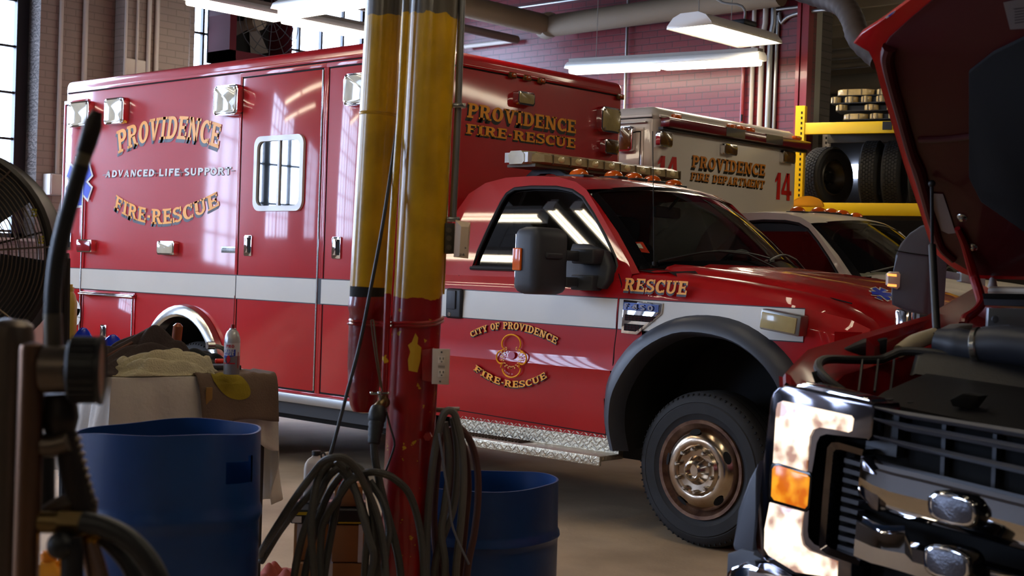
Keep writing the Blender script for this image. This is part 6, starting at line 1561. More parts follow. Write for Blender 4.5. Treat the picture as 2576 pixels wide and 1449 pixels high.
# ------------------------------------------------------------------ drum fan at the left edge
fc = atd(-141, 640, 4.75); FR = 274/FPX*4.75
fan = thing('drum_fan', 'big round floor fan with wire guard at the left edge', 'fan', Vector((fc.x, fc.y, 0)))
ax = (EYE-fc); ax.z = 0; ax.normalize(); ax = (Matrix.Rotation(math.radians(-14), 3, 'Z') @ ax)
fx = Vector((0, 0, 1)).cross(ax).normalized(); fu = ax.cross(fx)
FANM = mat('dusty_fan_steel', (40, 33, 29), rough=0.5, metal=0.4)
b = MB(); b.lathe([(FR, -0.16), (FR+0.006, -0.15), (FR, -0.13), (FR, 0.10), (FR+0.012, 0.11), (FR, 0.125), (FR-0.022, 0.12), (FR-0.022, -0.16)], fc, ax, 56); b.build('drum_shell', FANM, fan)
b = MB()
for i in range(25):
    r_ = 0.05+(FR-0.065)*i/24; hgt = 0.125+0.05*(1-(r_/FR)**2)
    b.tube([fc+ax*hgt+(fx*math.cos(2*PI*k/48)+fu*math.sin(2*PI*k/48))*r_ for k in range(48)], 0.0024, 5, closed=True)
for k in range(8):
    a = 2*PI*k/8+0.1; b.tube([fc+ax*(0.125+0.05*(1-(q_)**2))+(fx*math.cos(a)+fu*math.sin(a))*(FR*q_) for q_ in (0.05, 0.3, 0.55, 0.8, 1.0)], 0.0035, 5)
b.build('wire_guard', mat('guard_wire', (112, 98, 84), rough=0.35, metal=0.8), fan)
b = MB()
for i in range(9):
    r_ = 0.08+(FR-0.1)*i/8; b.tube([fc-ax*0.16+(fx*math.cos(2*PI*k/40)+fu*math.sin(2*PI*k/40))*r_ for k in range(40)], 0.0028, 5, closed=True)
for k in range(6):
    a = 2*PI*k/6+0.3; b.tube([fc-ax*0.16, fc-ax*0.16+(fx*math.cos(a)+fu*math.sin(a))*FR], 0.004, 5)
b.build('back_guard', MATS['guard_wire'], fan)
b = MB(); b.cyl(fc-ax*0.14, fc+ax*0.02, 0.085, 20, bev=0.02); b.build('motor', BLK, fan)
for k in range(4):
    a = PI/2*k+1.05; d = fx*math.cos(a)+fu*math.sin(a); s = ax.cross(d)
    P = [fc+d*0.06-s*0.06+ax*0.05, fc+d*(FR*0.9)-s*0.17+ax*0.05, fc+d*(FR*0.94)+s*0.02, fc+d*(FR*0.8)+s*0.16-ax*0.05, fc+d*0.06+s*0.06-ax*0.03]
    MB().prism(P, ax*0.004).build('blade', mat('fan_blade_dark', (40, 36, 36), rough=0.5), fan)
b = MB(); 
for s in (-1, 1):
    b.tube([fc+fx*s*(FR+0.03), Vector((fc.x, fc.y, 0.25))+fx*s*(FR+0.05), Vector((fc.x, fc.y, 0.03))+fx*s*(FR+0.05)+ax*0.1], 0.016, 8)
    b.tube([Vector((fc.x, fc.y, 0.03))+fx*s*(FR+0.05)+ax*0.25, Vector((fc.x, fc.y, 0.03))+fx*s*(FR+0.05)-ax*0.25], 0.016, 8)
    b.cyl(fc+fx*s*(FR-0.002), fc+fx*s*(FR+0.04), 0.02, 10)
b.tube([Vector((fc.x, fc.y, 0.03))+fx*-(FR+0.05)-ax*0.25, Vector((fc.x, fc.y, 0.03))+fx*(FR+0.05)-ax*0.25], 0.016, 8); b.build('stand', FANM, fan)
b = MB(); YL = mat('faded_yellow_label', (150, 140, 20), rough=0.6)
for px_, py_ in ((82, 535), (100, 603)):
    q = onP(px_, py_, fc+ax*0.13, ax); 
    for i in range(3):
        for j in range(2): b.obox(q+fu*(0.010*i-0.01)+fx*(0.010*j), fx*0.0035, fu*0.0035, ax*0.003)
b.build('warning_print', YL, fan)
# ------------------------------------------------------------------ things along the rear wall seen through the fan
bench = thing('wall_bench', 'pale bench under the tall window behind the fan', 'bench', (-12.4, 6.4, 0))
b = MB(); b.box((-12.75, 5.3, 0.0), (-12.1, 8.0, 0.86), 0.01); b.build('cabinet', mat('pale_cabinet', (186, 170, 160), rough=0.6), bench); MB().box((-12.78, 5.25, 0.86), (-12.05, 8.05, 0.90), 0.006).build('bench_top', mat('bench_top_grey', (110, 100, 92), rough=0.6), bench)
p = onX(55, 690, -12.3); b = MB(); b.box((-12.5, p.y-0.12, 0.905), (-12.2, p.y+0.16, p.z+0.12), 0.02); tag(b.build('bin', mat('dark_purple_bin', (58, 34, 58), rough=0.5)), 'dark purple bin on the bench behind the fan', 'bin')
p = onX(30, 680, -12.2); p.y -= 0.12; b = MB(); b.box((-12.3, p.y-0.06, 0.905), (-12.14, p.y+0.10, 1.02), 0.01); tag(b.build('small_box', mat('orange_red_box', (220, 62, 34), rough=0.5)), 'small orange-red box on the bench behind the fan', 'box')
p = onX(112, 690, -12.3); p.y += 0.25; b = MB(); b.cyl((-12.35, p.y, 0.90), (-12.35, p.y, 1.55), 0.10, 20, bev=0.02); tag(b.build('canister', mat('pale_blue_canister', (120, 150, 176), rough=0.4)), 'pale blue canister on the bench behind the fan', 'canister')
b = MB(); b.tube([onX(x, y, -11.9) for x, y in ((150, 556), (142, 549), (128, 548), (124, 556), (124, 640))]+[Vector((-11.9, onX(124, 640, -11.9).y, 0.0))], 0.03, 10, smooth=4); tag(b.build('bent_pipe', PIPEG), 'bent shiny pipe behind the rear of the ambulance', 'pipe')
# ------------------------------------------------------------------ lubricant dispensing stand, close at the left
GD = 2.0
def G(x, y, d=GD): return atd(x, y, d)
GMET = mat('dull_gun_metal', (104, 92, 82), rough=0.38, metal=0.75); GDK = mat('dark_gun_metal', (46, 40, 38), rough=0.42, metal=0.6)
gs = thing('fluid_dispenser', 'metal fluid dispensing post with gauge and hoses, close at the left edge', 'dispenser', Vector((G(20, 1200).x, G(20, 1200).y, 0)))
def pole(x, ytop, wpx, d, name, m, cap=True):
    t = G(x, ytop, d); w = wpx/FPX*d/2
    pr = [(0, 0), (w, 0), (w, t.z-w*0.7), (w*0.93, t.z-w*0.3), (w*0.7, t.z-0.004), (0, t.z)]
    return MB().lathe(pr, (t.x, t.y, 0), (0, 0, 1), 24).build(name, m, gs)
pole(22, 800, 128, GD+0.05, 'post', GMET); pole(82, 858, 64, GD-0.03, 'side_tube', mat('bronze_tube', (128, 96, 74), rough=0.3, metal=0.85))
b = MB(); b.cyl(G(112, 930, GD-0.03), G(178, 930, GD-0.03), 0.034, 24); b.build('gauge_stem', GMET, gs)
b = MB(); A0 = G(172, 930, GD-0.04); A1 = A0+(RT*0.985+FW*0.17-UP*0.02).normalized()*0.048; axg = (A1-A0).normalized(); L = (A1-A0).length
b.lathe([(0, 0), (0.042, 0), (0.046, 0.004), (0.046, L*0.86), (0.050, L*0.88), (0.050, L), (0.044, L), (0.042, L*0.94), (0, L*0.94)], A0, axg, 40); kn = b.build('gauge', BLK, gs)
b = MB(); sx = axg.cross(Vector((0, 0, 1))).normalized(); sy = sx.cross(axg)
for k in range(26): a = 2*PI*k/26; d = sx*math.cos(a)+sy*math.sin(a); b.obox(A0+d*0.046+axg*L*0.45, axg*L*0.36, d*0.0022, axg.cross(d)*0.0028)
b.build('gauge_ribs', BLK, kn)
b = MB(); b.lathe([(0, L*0.945), (0.041, L*0.945)], A0, axg, 30); b.build('dial', mat('brown_dial', (128, 96, 70), rough=0.4), kn)
# hose upwards with nozzle
HB = mat('black_hose', (26, 27, 31), rough=0.45)
b = MB(); b.tube([G(x, y) for x, y in ((132, 800), (136, 720), (146, 640), (164, 560), (186, 480), (205, 415))], 0.0122, 16, smooth=8); b.build('hose', HB, gs)
b = MB(); b.tube([G(x, y) for x, y in ((134, 880), (133, 790))], [0.0135, 0.0132], 16); b.build('hose_ferrule', mat('grey_ferrule', (112, 104, 92), rough=0.35, metal=0.8), gs)
b = MB(); b.tube([G(x, y) for x, y in ((203, 420), (214, 380))], 0.0115, 14); b.build('nozzle_sleeve', mat('olive_sleeve', (96, 88, 66), rough=0.5), gs)
b = MB(); b.tube([G(x, y) for x, y in ((212, 385), (217, 370), (222, 355), (235, 310), (237, 302), (240, 296), (246, 280))], [0.0125, 0.0128, 0.0135, 0.0135, 0.012, 0.0108, 0.0078], 14); b.build('nozzle', GDK, gs)
b = MB(); b.cyl(G(134, 905), G(134, 870), 0.016, 14); b.build('swivel', BRASS, gs)
# handle, trigger, manifold
b = MB(); b.tube([G(x, y) for x, y in ((150, 990), (152, 1050), (150, 1100))], [0.022, 0.027, 0.02], 16, smooth=4); b.ball(G(140, 1045), 0.021, 16); b.build('valve_head', GDK, gs)
b = MB(); b.tube([G(x, y) for x, y in ((165, 1090), (178, 1160), (196, 1230), (212, 1285))], [0.017, 0.019, 0.020, 0.021], 16, smooth=4); gh = b.build('grip', GDK, gs)
b = MB()
for k in range(9): p = G(182+k*4.6, 1100+k*19); b.obox(p, RT*0.012+UP*-0.003, UP*0.003, FW*0.008, 0.002)
b.build('grip_ridges', GMET, gh)
b = MB(); b.tube([G(x, y, GD-0.02) for x, y in ((84, 1120), (130, 1122), (172, 1112))], [0.018, 0.016, 0.014], 12, smooth=4); b.build('upper_arm', GMET, gs)
b = MB(); b.cyl(G(84, 1312, GD-0.02), G(212, 1316, GD-0.02), 0.0165, 16); b.cyl(G(150, 1313, GD-0.02), G(215, 1316, GD-0.02), 0.0195, 6); b.build('manifold', BRASS, gs)
b = MB(); b.tube([G(x, y) for x, y in ((226, 1255), (222, 1295), (196, 1310))], 0.012, 10, smooth=4); b.tube([G(x, y) for x, y in ((95, 1302), (140, 1278), (190, 1262))], [0.010, 0.014, 0.018], 10, smooth=3); b.build('hand_guard', GMET, gs)
b = MB(); b.tube([G(x, y, GD-0.03) for x, y in ((205, 1312), (262, 1325), (320, 1355), (365, 1400), (400, 1460), (425, 1540))], 0.0155, 14, smooth=6); b.build('outlet_hose', HB, gs)
b = MB(); b.tube([G(x, y, GD+0.02) for x, y in ((205, 1328), (255, 1348), (300, 1388), (335, 1440), (355, 1520))], 0.0135, 14, smooth=6); b.build('outlet_hose', HB, gs)
b = MB(); b.ball(G(153, 1372, GD-0.04), 0.020, 18); b.tube([G(178, 1350, GD-0.03), G(182, 1410, GD-0.03), G(180, 1520, GD-0.03)], 0.016, 12); b.build('ball_knob', BLK, gs)
b = MB(); b.cyl(G(196, 1348), G(246, 1358), 0.010, 12); b.tube([G(225, 1352), G(228, 1362)], 0.015, 12); b.build('brass_collar', mat('bright_brass', (206, 146, 44), rough=0.25, metal=0.9), gs)
b = MB(); b.tube([G(x, y) for x, y in ((222, 1360), (236, 1410), (250, 1470), (262, 1560))], [0.013, 0.015, 0.017, 0.018], 14); b.build('lower_tube', mat('bright_tube', (176, 140, 116), rough=0.25, metal=0.85), gs)
b = MB(); b.tube([G(x, y, GD+0.06) for x, y in ((118, 1090), (118, 1250), (112, 1290))], 0.012, 12); b.build('rear_tube', BLK, gs)
# orange jug low at the left
jug('orange-yellow jug at the bottom left behind the dispenser', 116, 1385, 1640, 2.6, 96, mat('orange_plastic', (246, 164, 22), rough=0.45), mat('orange_cap', (236, 140, 16), rough=0.4))
# ------------------------------------------------------------------ foreground red truck, hood open
P0 = atd(1945, 985, 3.7); bowa = math.radians(12)
tgv = Vector((math.cos(bowa), -math.sin(bowa), 0)); tn = Vector((-math.sin(bowa), -math.cos(bowa), 0))
XS = P0.x+0.0; XC = XS+1.0
trk = thing('truck', 'red pickup truck with open hood and lit headlamp in the right foreground', 'truck', (XC, P0.y+1.5, 0))
def TF(x, y, off=0.0): return onP(x, y, P0+tn*off, tn)
def mirX(p): return Vector((2*XC-p[0], p[1], p[2]))
def tprism(name, pts, off, th, m, parent=trk, bev=0.0, both=True, label=None, kind=None):
    b = MB(); P = [TF(x, y, off) for x, y in pts]; b.prism(P, -tn*th, bev, 2, 'a')
    o = b.build(name, m, parent, label=label)
    if both:
        b = MB(); mn = Vector((-tn.x, tn.y, 0)); b.prism([mirX(p) for p in P], -mn*th, bev, 2, 'a'); b.build(name, m, parent)
    return o
LAMP = bpy.data.materials.new('lit_headlamp'); LAMP.use_nodes = True
nt = LAMP.node_tree; pb = nt.nodes['Principled BSDF']; vo = nt.nodes.new('ShaderNodeTexVoronoi'); vo.inputs['Scale'].default_value = 26; tc_ = nt.nodes.new('ShaderNodeTexCoord'); nt.links.new(tc_.outputs['Object'], vo.inputs['Vector'])
nz = nt.nodes.new('ShaderNodeTexNoise'); nz.inputs['Scale'].default_value = 12; nz.inputs['Detail'].default_value = 4; nt.links.new(tc_.outputs['Object'], nz.inputs['Vector'])
rp = nt.nodes.new('ShaderNodeValToRGB'); rp.color_ramp.elements[0].position = 0.50; rp.color_ramp.elements[0].color = (0.22, 0.085, 0.04, 1); rp.color_ramp.elements[1].position = 0.66; rp.color_ramp.elements[1].color = (1.0, 0.80, 0.60, 1)
ad = nt.nodes.new('ShaderNodeMath'); ad.operation = 'MULTIPLY_ADD'; ad.inputs[1].default_value = 0.25; nt.links.new(vo.outputs['Distance'], ad.inputs[0]); nt.links.new(nz.outputs['Fac'], ad.inputs[2]); nt.links.new(ad.outputs[0], rp.inputs[0])
nt.links.new(rp.outputs[0], pb.inputs['Emission Color']); pb.inputs['Emission Strength'].default_value = 1.5; pb.inputs['Base Color'].default_value = (0.8, 0.7, 0.6, 1); pb.inputs['Roughness'].default_value = 0.1
TURN = bpy.data.materials.new('lit_turn_lamp'); TURN.use_nodes = True
nt = TURN.node_tree; pb = nt.nodes['Principled BSDF']; nz = nt.nodes.new('ShaderNodeTexNoise'); nz.inputs['Scale'].default_value = 22; tc_ = nt.nodes.new('ShaderNodeTexCoord'); nt.links.new(tc_.outputs['Object'], nz.inputs['Vector'])
rp = nt.nodes.new('ShaderNodeValToRGB'); rp.color_ramp.elements[0].position = 0.42; rp.color_ramp.elements[0].color = (0.55, 0.09, 0.0, 1); rp.color_ramp.elements[1].position = 0.66; rp.color_ramp.elements[1].color = (1.0, 0.42, 0.02, 1); nt.links.new(nz.outputs['Fac'], rp.inputs[0]); nt.links.new(rp.outputs[0], pb.inputs['Emission Color']); pb.inputs['Emission Strength'].default_value = 0.9; pb.inputs['Base Color'].default_value = (0.8, 0.25, 0.02, 1); pb.inputs['Roughness'].default_value = 0.15
DCHR = mat('dark_chrome', (120, 116, 122), rough=0.10, metal=1.0)
GBLK = mat('grille_black', (16, 16, 19), rough=0.4); SHR = mat('shroud_grey_plastic', (27, 26, 28), rough=0.5, bump=0.1, bscale=200); SHL = mat('slat_grey_plastic', (60, 61, 70), rough=0.45)
# backing
tprism('grille_backing', [(2030, 1010), (2200, 1030), (2640, 1120), (2640, 1560), (1990, 1480)], -0.075, 0.03, VOID)
# headlamp housing and lenses
HO = [(1906, 1300), (1922, 1150), (1937, 1002), (1945, 985), (1958, 974), (1980, 968), (2196, 1016), (2200, 1030), (2193, 1098), (2183, 1110), (2078, 1086), (2060, 1092), (2050, 1112), (2040, 1200), (2027, 1335), (2030, 1355), (2046, 1374), (2142, 1406), (2140, 1475), (1990, 1448), (1925, 1412), (1903, 1385), (1897, 1355)]
hl = tprism('headlamp', HO, 0.0, 0.10, DCHR, bev=0.006, label='headlamp in dark chrome housing, lit')
tprism('upper_lens', [(1951, 1030), (1955, 1014), (1968, 1008), (2140, 1046), (2146, 1054), (2141, 1084), (2132, 1088), (2062, 1072), (2044, 1078), (2034, 1098), (2028, 1190), (1943, 1164)], 0.004, 0.012, LAMP, hl, 0.003, False)
tprism('turn_lamp', [(1941, 1180), (1946, 1172), (1958, 1170), (2030, 1193), (2037, 1202), (2031, 1272), (2024, 1281), (1946, 1259), (1938, 1248)], 0.006, 0.014, TURN, hl, 0.004, False, 'amber turn lamp, lit')
tprism('turn_lamp_rim', [(1936, 1176), (1943, 1166), (1958, 1164), (2036, 1188), (2043, 1200), (2036, 1278), (2026, 1288), (1943, 1265), (1933, 1250)], 0.0045, 0.012, BLKG, hl, 0.002, False)
tprism('lower_lens', [(1935, 1264), (2020, 1288), (2012, 1345), (2018, 1372), (2036, 1388), (2106, 1412), (2104, 1455), (2000, 1440), (1932, 1398), (1921, 1380), (1922, 1330)], 0.004, 0.012, LAMP, hl, 0.003, False)
tprism('chrome_lid', [(1995, 985), (2005, 968), (2025, 963), (2185, 1003), (2193, 1012), (2190, 1022), (2010, 982)], -0.02, 0.06, CHR, hl, 0.003, False)
# grille side pocket
P = [(2172, 1131), (2110, 1113), (2092, 1113), (2081, 1126), (2070, 1240), (2060, 1368), (2063, 1382), (2078, 1394), (2160, 1424)]
for F in (lambda p: p, mirX):
    b = MB(); pts_o = [TF(x, y, 0.01) for x, y in P]; Q = [(2168, 1146), (2115, 1131), (2102, 1131), (2096, 1138), (2086, 1245), (2077, 1362), (2080, 1372), (2090, 1379), (2164, 1407)]; pts_i = [TF(x, y, 0.0) for x, y in Q]
    for i in range(len(P)-1):
        b.face([F(pts_o[i]), F(pts_o[i+1]), F(pts_i[i+1]), F(pts_i[i])]); b.face([F(pts_o[i]), F(pts_o[i+1]), F(pts_o[i+1]-tn*0.05), F(pts_o[i]-tn*0.05)]); b.face([F(pts_i[i]), F(pts_i[i+1]), F(pts_i[i+1]-tn*0.05), F(pts_i[i]-tn*0.05)])
    b.build('grille_surround', DCHR, trk)
for k in range(10):
    y = 1152+k*24.2; x0 = 2124-k*1.9; tprism('slat', [(x0, y), (2166-k*1.7, y+12), (2165-k*1.7, y+23), (x0-1, y+11)], -0.022, 0.03, SHL)
# chrome bars
def bar(name, top, bot, offs, m):
    b = MB()
    for F in (lambda p: p, mirX):
        rows = []
        for f, o_ in offs: rows.append([F(TF(a[0]+(c[0]-a[0])*f, a[1]+(c[1]-a[1])*f, o_)) for a, c in zip(top, bot)])
        b.grid(rows)
    return b.build(name, m, trk, ang=28)
PRF = [(0, -0.05), (0.0, 0.012), (0.07, 0.022), (0.16, 0.026), (0.22, 0.044), (0.55, 0.058), (0.85, 0.040), (1.0, 0.016), (1.0, -0.05)]
bar('chrome_bar', [(2166, 1147), (2196, 1155), (2240, 1166), (2330, 1187), (2450, 1216), (2576, 1247), (2700, 1278), (2790, 1300)], [(2158, 1243), (2192, 1272), (2240, 1296), (2330, 1318), (2450, 1350), (2576, 1386), (2700, 1420), (2790, 1445)], PRF, CHR)
bar('chrome_bar', [(2156, 1291), (2196, 1312), (2222, 1322), (2276, 1322), (2290, 1362), (2340, 1374), (2440, 1400), (2576, 1436), (2790, 1495)], [(2147, 1398), (2190, 1416), (2222, 1424), (2276, 1440), (2300, 1448), (2340, 1460), (2440, 1490), (2576, 1530), (2790, 1590)], [(0, -0.05), (0, 0.010), (0.10, 0.020), (0.2, 0.034), (0.6, 0.056), (1.0, 0.05), (1.0, -0.05)], CHR)
# end facets
tprism('bar_end', [(2167, 1150), (2214, 1198), (2208, 1288), (2190, 1280), (2160, 1243)], 0.048, 0.05, DCHR, trk, 0.006)
# round-cornered strobes on the bars
for cx, cy, w, h in ((2396, 1282, 66, 42), (2382, 1418, 64, 44)):
    pts = []
    for k in range(20):
        a = 2*PI*k/20; sx = math.copysign(abs(math.cos(a))**0.55, math.cos(a)); sy = math.copysign(abs(math.sin(a))**0.75, math.sin(a)); pts.append((cx+w*sx-0.10*h*sy*0, cy+h*sy+0.22*w*sx))
    s_ = tprism('strobe_lamp', pts, 0.085, 0.05, BLKG, trk, 0.008, True)
    pin = [(cx+(x-cx)*0.90-3, cy+(y-cy)*0.88) for x, y in pts]; tprism('strobe_bezel', pin, 0.090, 0.008, CHR, s_, 0.003, False)
    pin = [(cx+(x-cx)*0.78-3, cy+(y-cy)*0.74) for x, y in pts]; tprism('strobe_lens', pin, 0.0925, 0.006, mat('strobe_lens_clear', (84, 84, 94), rough=0.16, metal=0.35, bump=0.15, bscale=160), s_, 0.002, False)
# upper grille slats
for (xa_, ya_), (xb_, yb_), w in (((2198, 1022), (2640, 1092), 20), ((2196, 1050), (2640, 1130), 22), ((2196, 1094), (2640, 1188), 20)):
    bar('grille_slat', [(xa_, ya_), (xa_+80, ya_+ (yb_-ya_)*0.14+3), (xa_+220, ya_+(yb_-ya_)*0.46+3), (xb_, yb_), (2790, yb_+34)], [(xa_+4, ya_+6), (xa_+80, ya_+(yb_-ya_)*0.14+w), (xa_+220, ya_+(yb_-ya_)*0.46+w), (xb_, yb_+w), (2790, yb_+34+w)], [(0, -0.10), (0, 0.0), (0.5, 0.008), (1, 0.0), (1, -0.06)], SHL)
tprism('grille_side', [(2188, 1030), (2262, 1046), (2254, 1150), (2176, 1135)], -0.045, 0.03, SHL)
for x in (2370, 2498, 2630): tprism('grille_post', [(x, 1060+ (x-2370)*0.24), (x+10, 1062+(x-2370)*0.24), (x+4, 1200+(x-2370)*0.24), (x-6, 1198+(x-2370)*0.24)], -0.055, 0.02, SHL)
# lower grille, bumper and wheel lip
tprism('bumper_top', [(1828, 1392), (1862, 1380), (1896, 1386), (1990, 1454), (2140, 1480), (2700, 1640), (2700, 1700), (1822, 1500)], -0.02, 0.22, MIDGR, trk, 0.01)
tprism('bumper', [(1822, 1440), (1836, 1424), (1870, 1412), (1905, 1422), (1990, 1470), (2150, 1510), (2700, 1660), (2700, 1950), (1822, 1800)], 0.05, 0.10, CHR, trk, 0.02)
# hidden lower body so that the truck stands on wheels
YB_ = P0.y
b = MB(); b.box((XS+0.12, YB_+0.1, 0.45), (2*XC-XS-0.12, YB_+5.2, 0.62)); b.build('chassis', UND, trk)
for s in (0, 1):
    for yy in (YB_+0.72, YB_+4.35):
        x = XS+0.14 if s == 0 else 2*XC-XS-0.14
        b = MB(); b.lathe([(0.23, -0.12), (0.36, -0.12), (0.41, -0.09), (0.41, 0.09), (0.36, 0.12), (0.23, 0.12), (0.22, 0.05), (0.1, 0.04), (0, 0.05)], (x, yy, 0.41), (-1 if s == 0 else 1, 0, 0), 40); b.build('wheel', TYRE, trk)
# fender line
def BP(x, y, dz=0.0):
    n_ = Vector((0, -0.17, 1)).normalized(); return onP(x, y, Vector((XS, P0.y+0.05, 1.115+dz)), n_)
FE = [TF(1977, 962, -0.01), TF(1976, 938, -0.02), BP(1990, 922, 0.02), BP(2031, 880, 0.03), BP(2120, 853, 0.03), BP(2230, 822, 0.03), BP(2330, 795, 0.03), BP(2375, 768, 0.03)]
FE.append(FE[-1]+Vector((0.0, 0.28, 0.075)))
b = MB(); rows = []
for i, p in enumerate(FE):
    ins = 0.03+0.05*min(1, i/4)
    rows.append([Vector((p.x-0.010, p.y, 0.62 if i > 1 else p.z-0.02)), Vector((p.x-0.02, p.y, p.z-0.16 if i > 1 else p.z-0.01)), Vector((p.x-0.008, p.y, p.z-0.012)), p, p+Vector((0.016, 0.0, -0.006)), p+Vector((ins, 0.01, -0.045)), p+Vector((ins+0.05, 0.01, -0.065)), p+Vector((ins+0.055, 0.01, -0.16))])
for F in (lambda p: p, mirX):
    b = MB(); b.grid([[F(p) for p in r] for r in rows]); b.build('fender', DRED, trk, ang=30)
b = MB(); P = [TF(x, y, -0.03) for x, y in ((1908, 1160), (1884, 1205), (1858, 1285), (1842, 1372), (1846, 1384), (1880, 1398), (1898, 1392), (1900, 1300))]; b.prism(P, (0.03, 0.16, 0), 0.008, 2, 'a'); b.build('wheel_lip', MIDGR, trk); b = MB(); b.prism([mirX(p) for p in P], (-0.03, 0.16, 0), 0.008, 2, 'a'); b.build('wheel_lip', MIDGR, trk)
b = MB(); b.box((XS+0.10, P0.y+0.22, 0.70), (2*XC-XS-0.10, P0.y+1.25, 0.95)); b.box((XS+0.08, P0.y+1.22, 0.7), (2*XC-XS-0.08, P0.y+1.32, 1.25)); b.build('engine_bay_floor', VOID, trk)
# radiator shroud and covers
def slabpx(name, pts, d, vec, m, bev=0.004, label=None):
    b = MB(); P = [atd(x, y, (d[i] if isinstance(d, (list, tuple)) else d)) for i, (x, y) in enumerate(pts)]; b.prism(P, vec, bev, 2, 'a'); return b.build(name, m, trk, label=label)
slabpx('radiator_cover', [(2190, 1008), (2225, 985), (2300, 952), (2330, 938), (2650, 985), (2700, 1110), (2640, 1100)], [3.62, 3.72, 3.85, 3.9, 3.75, 3.4, 3.45], (0, 0, -0.03), SHR)
slabpx('radiator_shroud', [(2296, 945), (2310, 895), (2336, 886), (2650, 925), (2720, 960), (2720, 1010), (2640, 985), (2330, 940)], [3.93, 3.97, 3.98, 3.8, 3.72, 3.70, 3.76, 3.92], FW*0.03, SHR, 0.006)
b = MB()
b.tube([atd(x, y, d) for x, y, d in ((2120, 985, 3.72), (2080, 955, 3.75), (2058, 925, 3.82), (2075, 905, 3.9), (2140, 905, 3.98), (2210, 905, 4.02), (2240, 895, 4.03), (2270, 884, 4.03), (2330, 886, 4.0), (2450, 902, 3.93), (2650, 930, 3.8))], 0.013, 10, smooth=5); b.build('shroud_rim', SHR, trk)
slabpx('headlamp_bracket', [(2040, 935), (2060, 930), (2100, 975), (2190, 1005), (2110, 985), (2050, 965)], 3.78, (0, 0.05, -0.05), BLK)
slabpx('latch_panel', [(2000, 980), (2030, 958), (2200, 1000), (2195, 1012)], [3.66, 3.72, 3.66, 3.6], (0, 0, -0.015), SHR)
b = MB()
for i in range(3): b.tube([atd(2170+40*i, 905, 3.98), atd(2160+40*i, 985, 3.85)], 0.004, 6)
b.build('shroud_ribs', BLK, trk)
slabpx('latch_box', [(2388, 1006), (2420, 990), (2466, 996), (2440, 1030), (2395, 1022)], 3.60, (0, 0.05, 0), VOID)
for x, y in ((2238, 1006), (2290, 1012)): b = MB(); b.lathe([(0, 0.003), (0.010, 0.003), (0.010, 0)], atd(x, y, 3.58), (0, -0.2, 1), 14); b.build('clip', BLK, trk)
# inner fender parts
slabpx('inner_rail', [(2180, 848), (2345, 800), (2350, 815), (2200, 870)], [4.05, 4.4, 4.4, 4.05], (0, 0, -0.06), DRED)
slabpx('relay_box', [(2105, 882), (2190, 855), (2235, 850), (2232, 890), (2110, 900)], 4.08, FW*0.12, GBLK, 0.01)
b = MB(); b.tube([atd(x, y, d) for x, y, d in ((2262, 884, 4.1), (2300, 862, 4.15), (2352, 842, 4.2))], [0.020, 0.026, 0.022], 14, smooth=4); b.build('coolant_tank', mat('cream_tank', (196, 184, 160), rough=0.4), trk)
b = MB(); b.tube([atd(x, y, d) for x, y, d in ((2356, 856, 4.02), (2410, 868, 3.98), (2458, 876, 3.94))], [0.035, 0.05, 0.048], 24, smooth=4); b.tube([atd(x, y, d) for x, y, d in ((2462, 872, 3.93), (2530, 868, 3.88), (2640, 880, 3.8))], [0.052, 0.056, 0.056], 24, smooth=4); ai = b.build('air_intake', mat('intake_grey', (46, 48, 56), rough=0.45), trk)
b = MB(); b.lathe([(0.054, -0.01), (0.058, -0.006), (0.058, 0.006), (0.054, 0.01)], atd(2462, 873, 3.93), atd(2530, 868, 3.88)-atd(2462, 873, 3.93), 28); b.build('hose_clamp', STEEL, ai)
b = MB(); b.tube([atd(x, y, d) for x, y, d in ((2358, 846, 4.03), (2380, 858, 4.0), (2410, 862, 3.97), (2440, 845, 3.99), (2470, 832, 4.0), (2540, 826, 3.97))], 0.011, 10, smooth=5); b.build('air_box_rim', MIDGR, trk)
slabpx('air_box', [(2370, 840), (2415, 818), (2450, 815), (2446, 842), (2412, 858), (2380, 852)], 4.08, FW*0.1, mat('box_brown_grey', (84, 76, 70), rough=0.6), 0.01)
# firewall plate, cowl, windscreen
slabpx('firewall_plate', [(2487, 775), (2660, 778), (2660, 820), (2484, 825)], 4.35, FW*0.02, mat('silver_plate', (148, 154, 164), rough=0.35, metal=0.4), 0.003)
b = MB(); b.lathe([(0, 0.004), (0.010, 0.003), (0.012, 0)], atd(2503, 803, 4.345), -FW, 16); b.build('rubber_plug', MIDGR, trk)
slabpx('cowl_lip', [(2473, 752), (2660, 756), (2660, 774), (2476, 768)], 4.42, (0, 0.08, 0), MIDGR, 0.003)
slabpx('cowl_trough', [(2470, 738), (2660, 740), (2660, 758), (2473, 754)], 4.46, (0, 0.10, 0), BLK, 0.003)
b = MB(); p, q = atd(2495, 733, 4.62), atd(2760, 738, 4.2); b.tube([p, q], 0.018, 10); b.build('cowl_edge', mat('cowl_tan', (150, 132, 112), rough=0.5), trk)
b = MB(); b.lathe([(0.018, 0), (0.014, 0.01), (0.008, 0.045), (0.003, 0.05), (0.003, 0.4)], atd(2497, 722, 4.66), (0, 0, 1), 12); b.build('antenna', mat('antenna_base', (150, 140, 140), rough=0.4), trk)
YW = 4.72
cwl = Vector((XS+0.16, YW-0.0, 1.39)); crl = Vector((XS+0.30, YW+0.75, 1.93))
b = MB(); A0, B0 = cwl, mirX(cwl); A1, B1 = crl, mirX(crl)
b.grid([[A0+(B0-A0)*(i/8)+(A1-A0)*(j/6)-(B1-A1-(B0-A0))*0+((B1-B0)-(A1-A0))*(i/8)*(j/6)+Vector((0, -0.16*(1-(2*i/8-1)**2), 0)) for i in range(9)] for j in range(7)]); b.build('windscreen', mat('dusty_windscreen', (46, 44, 40), rough=0.35, coat=0.5, var=0.3, vscale=60), trk)
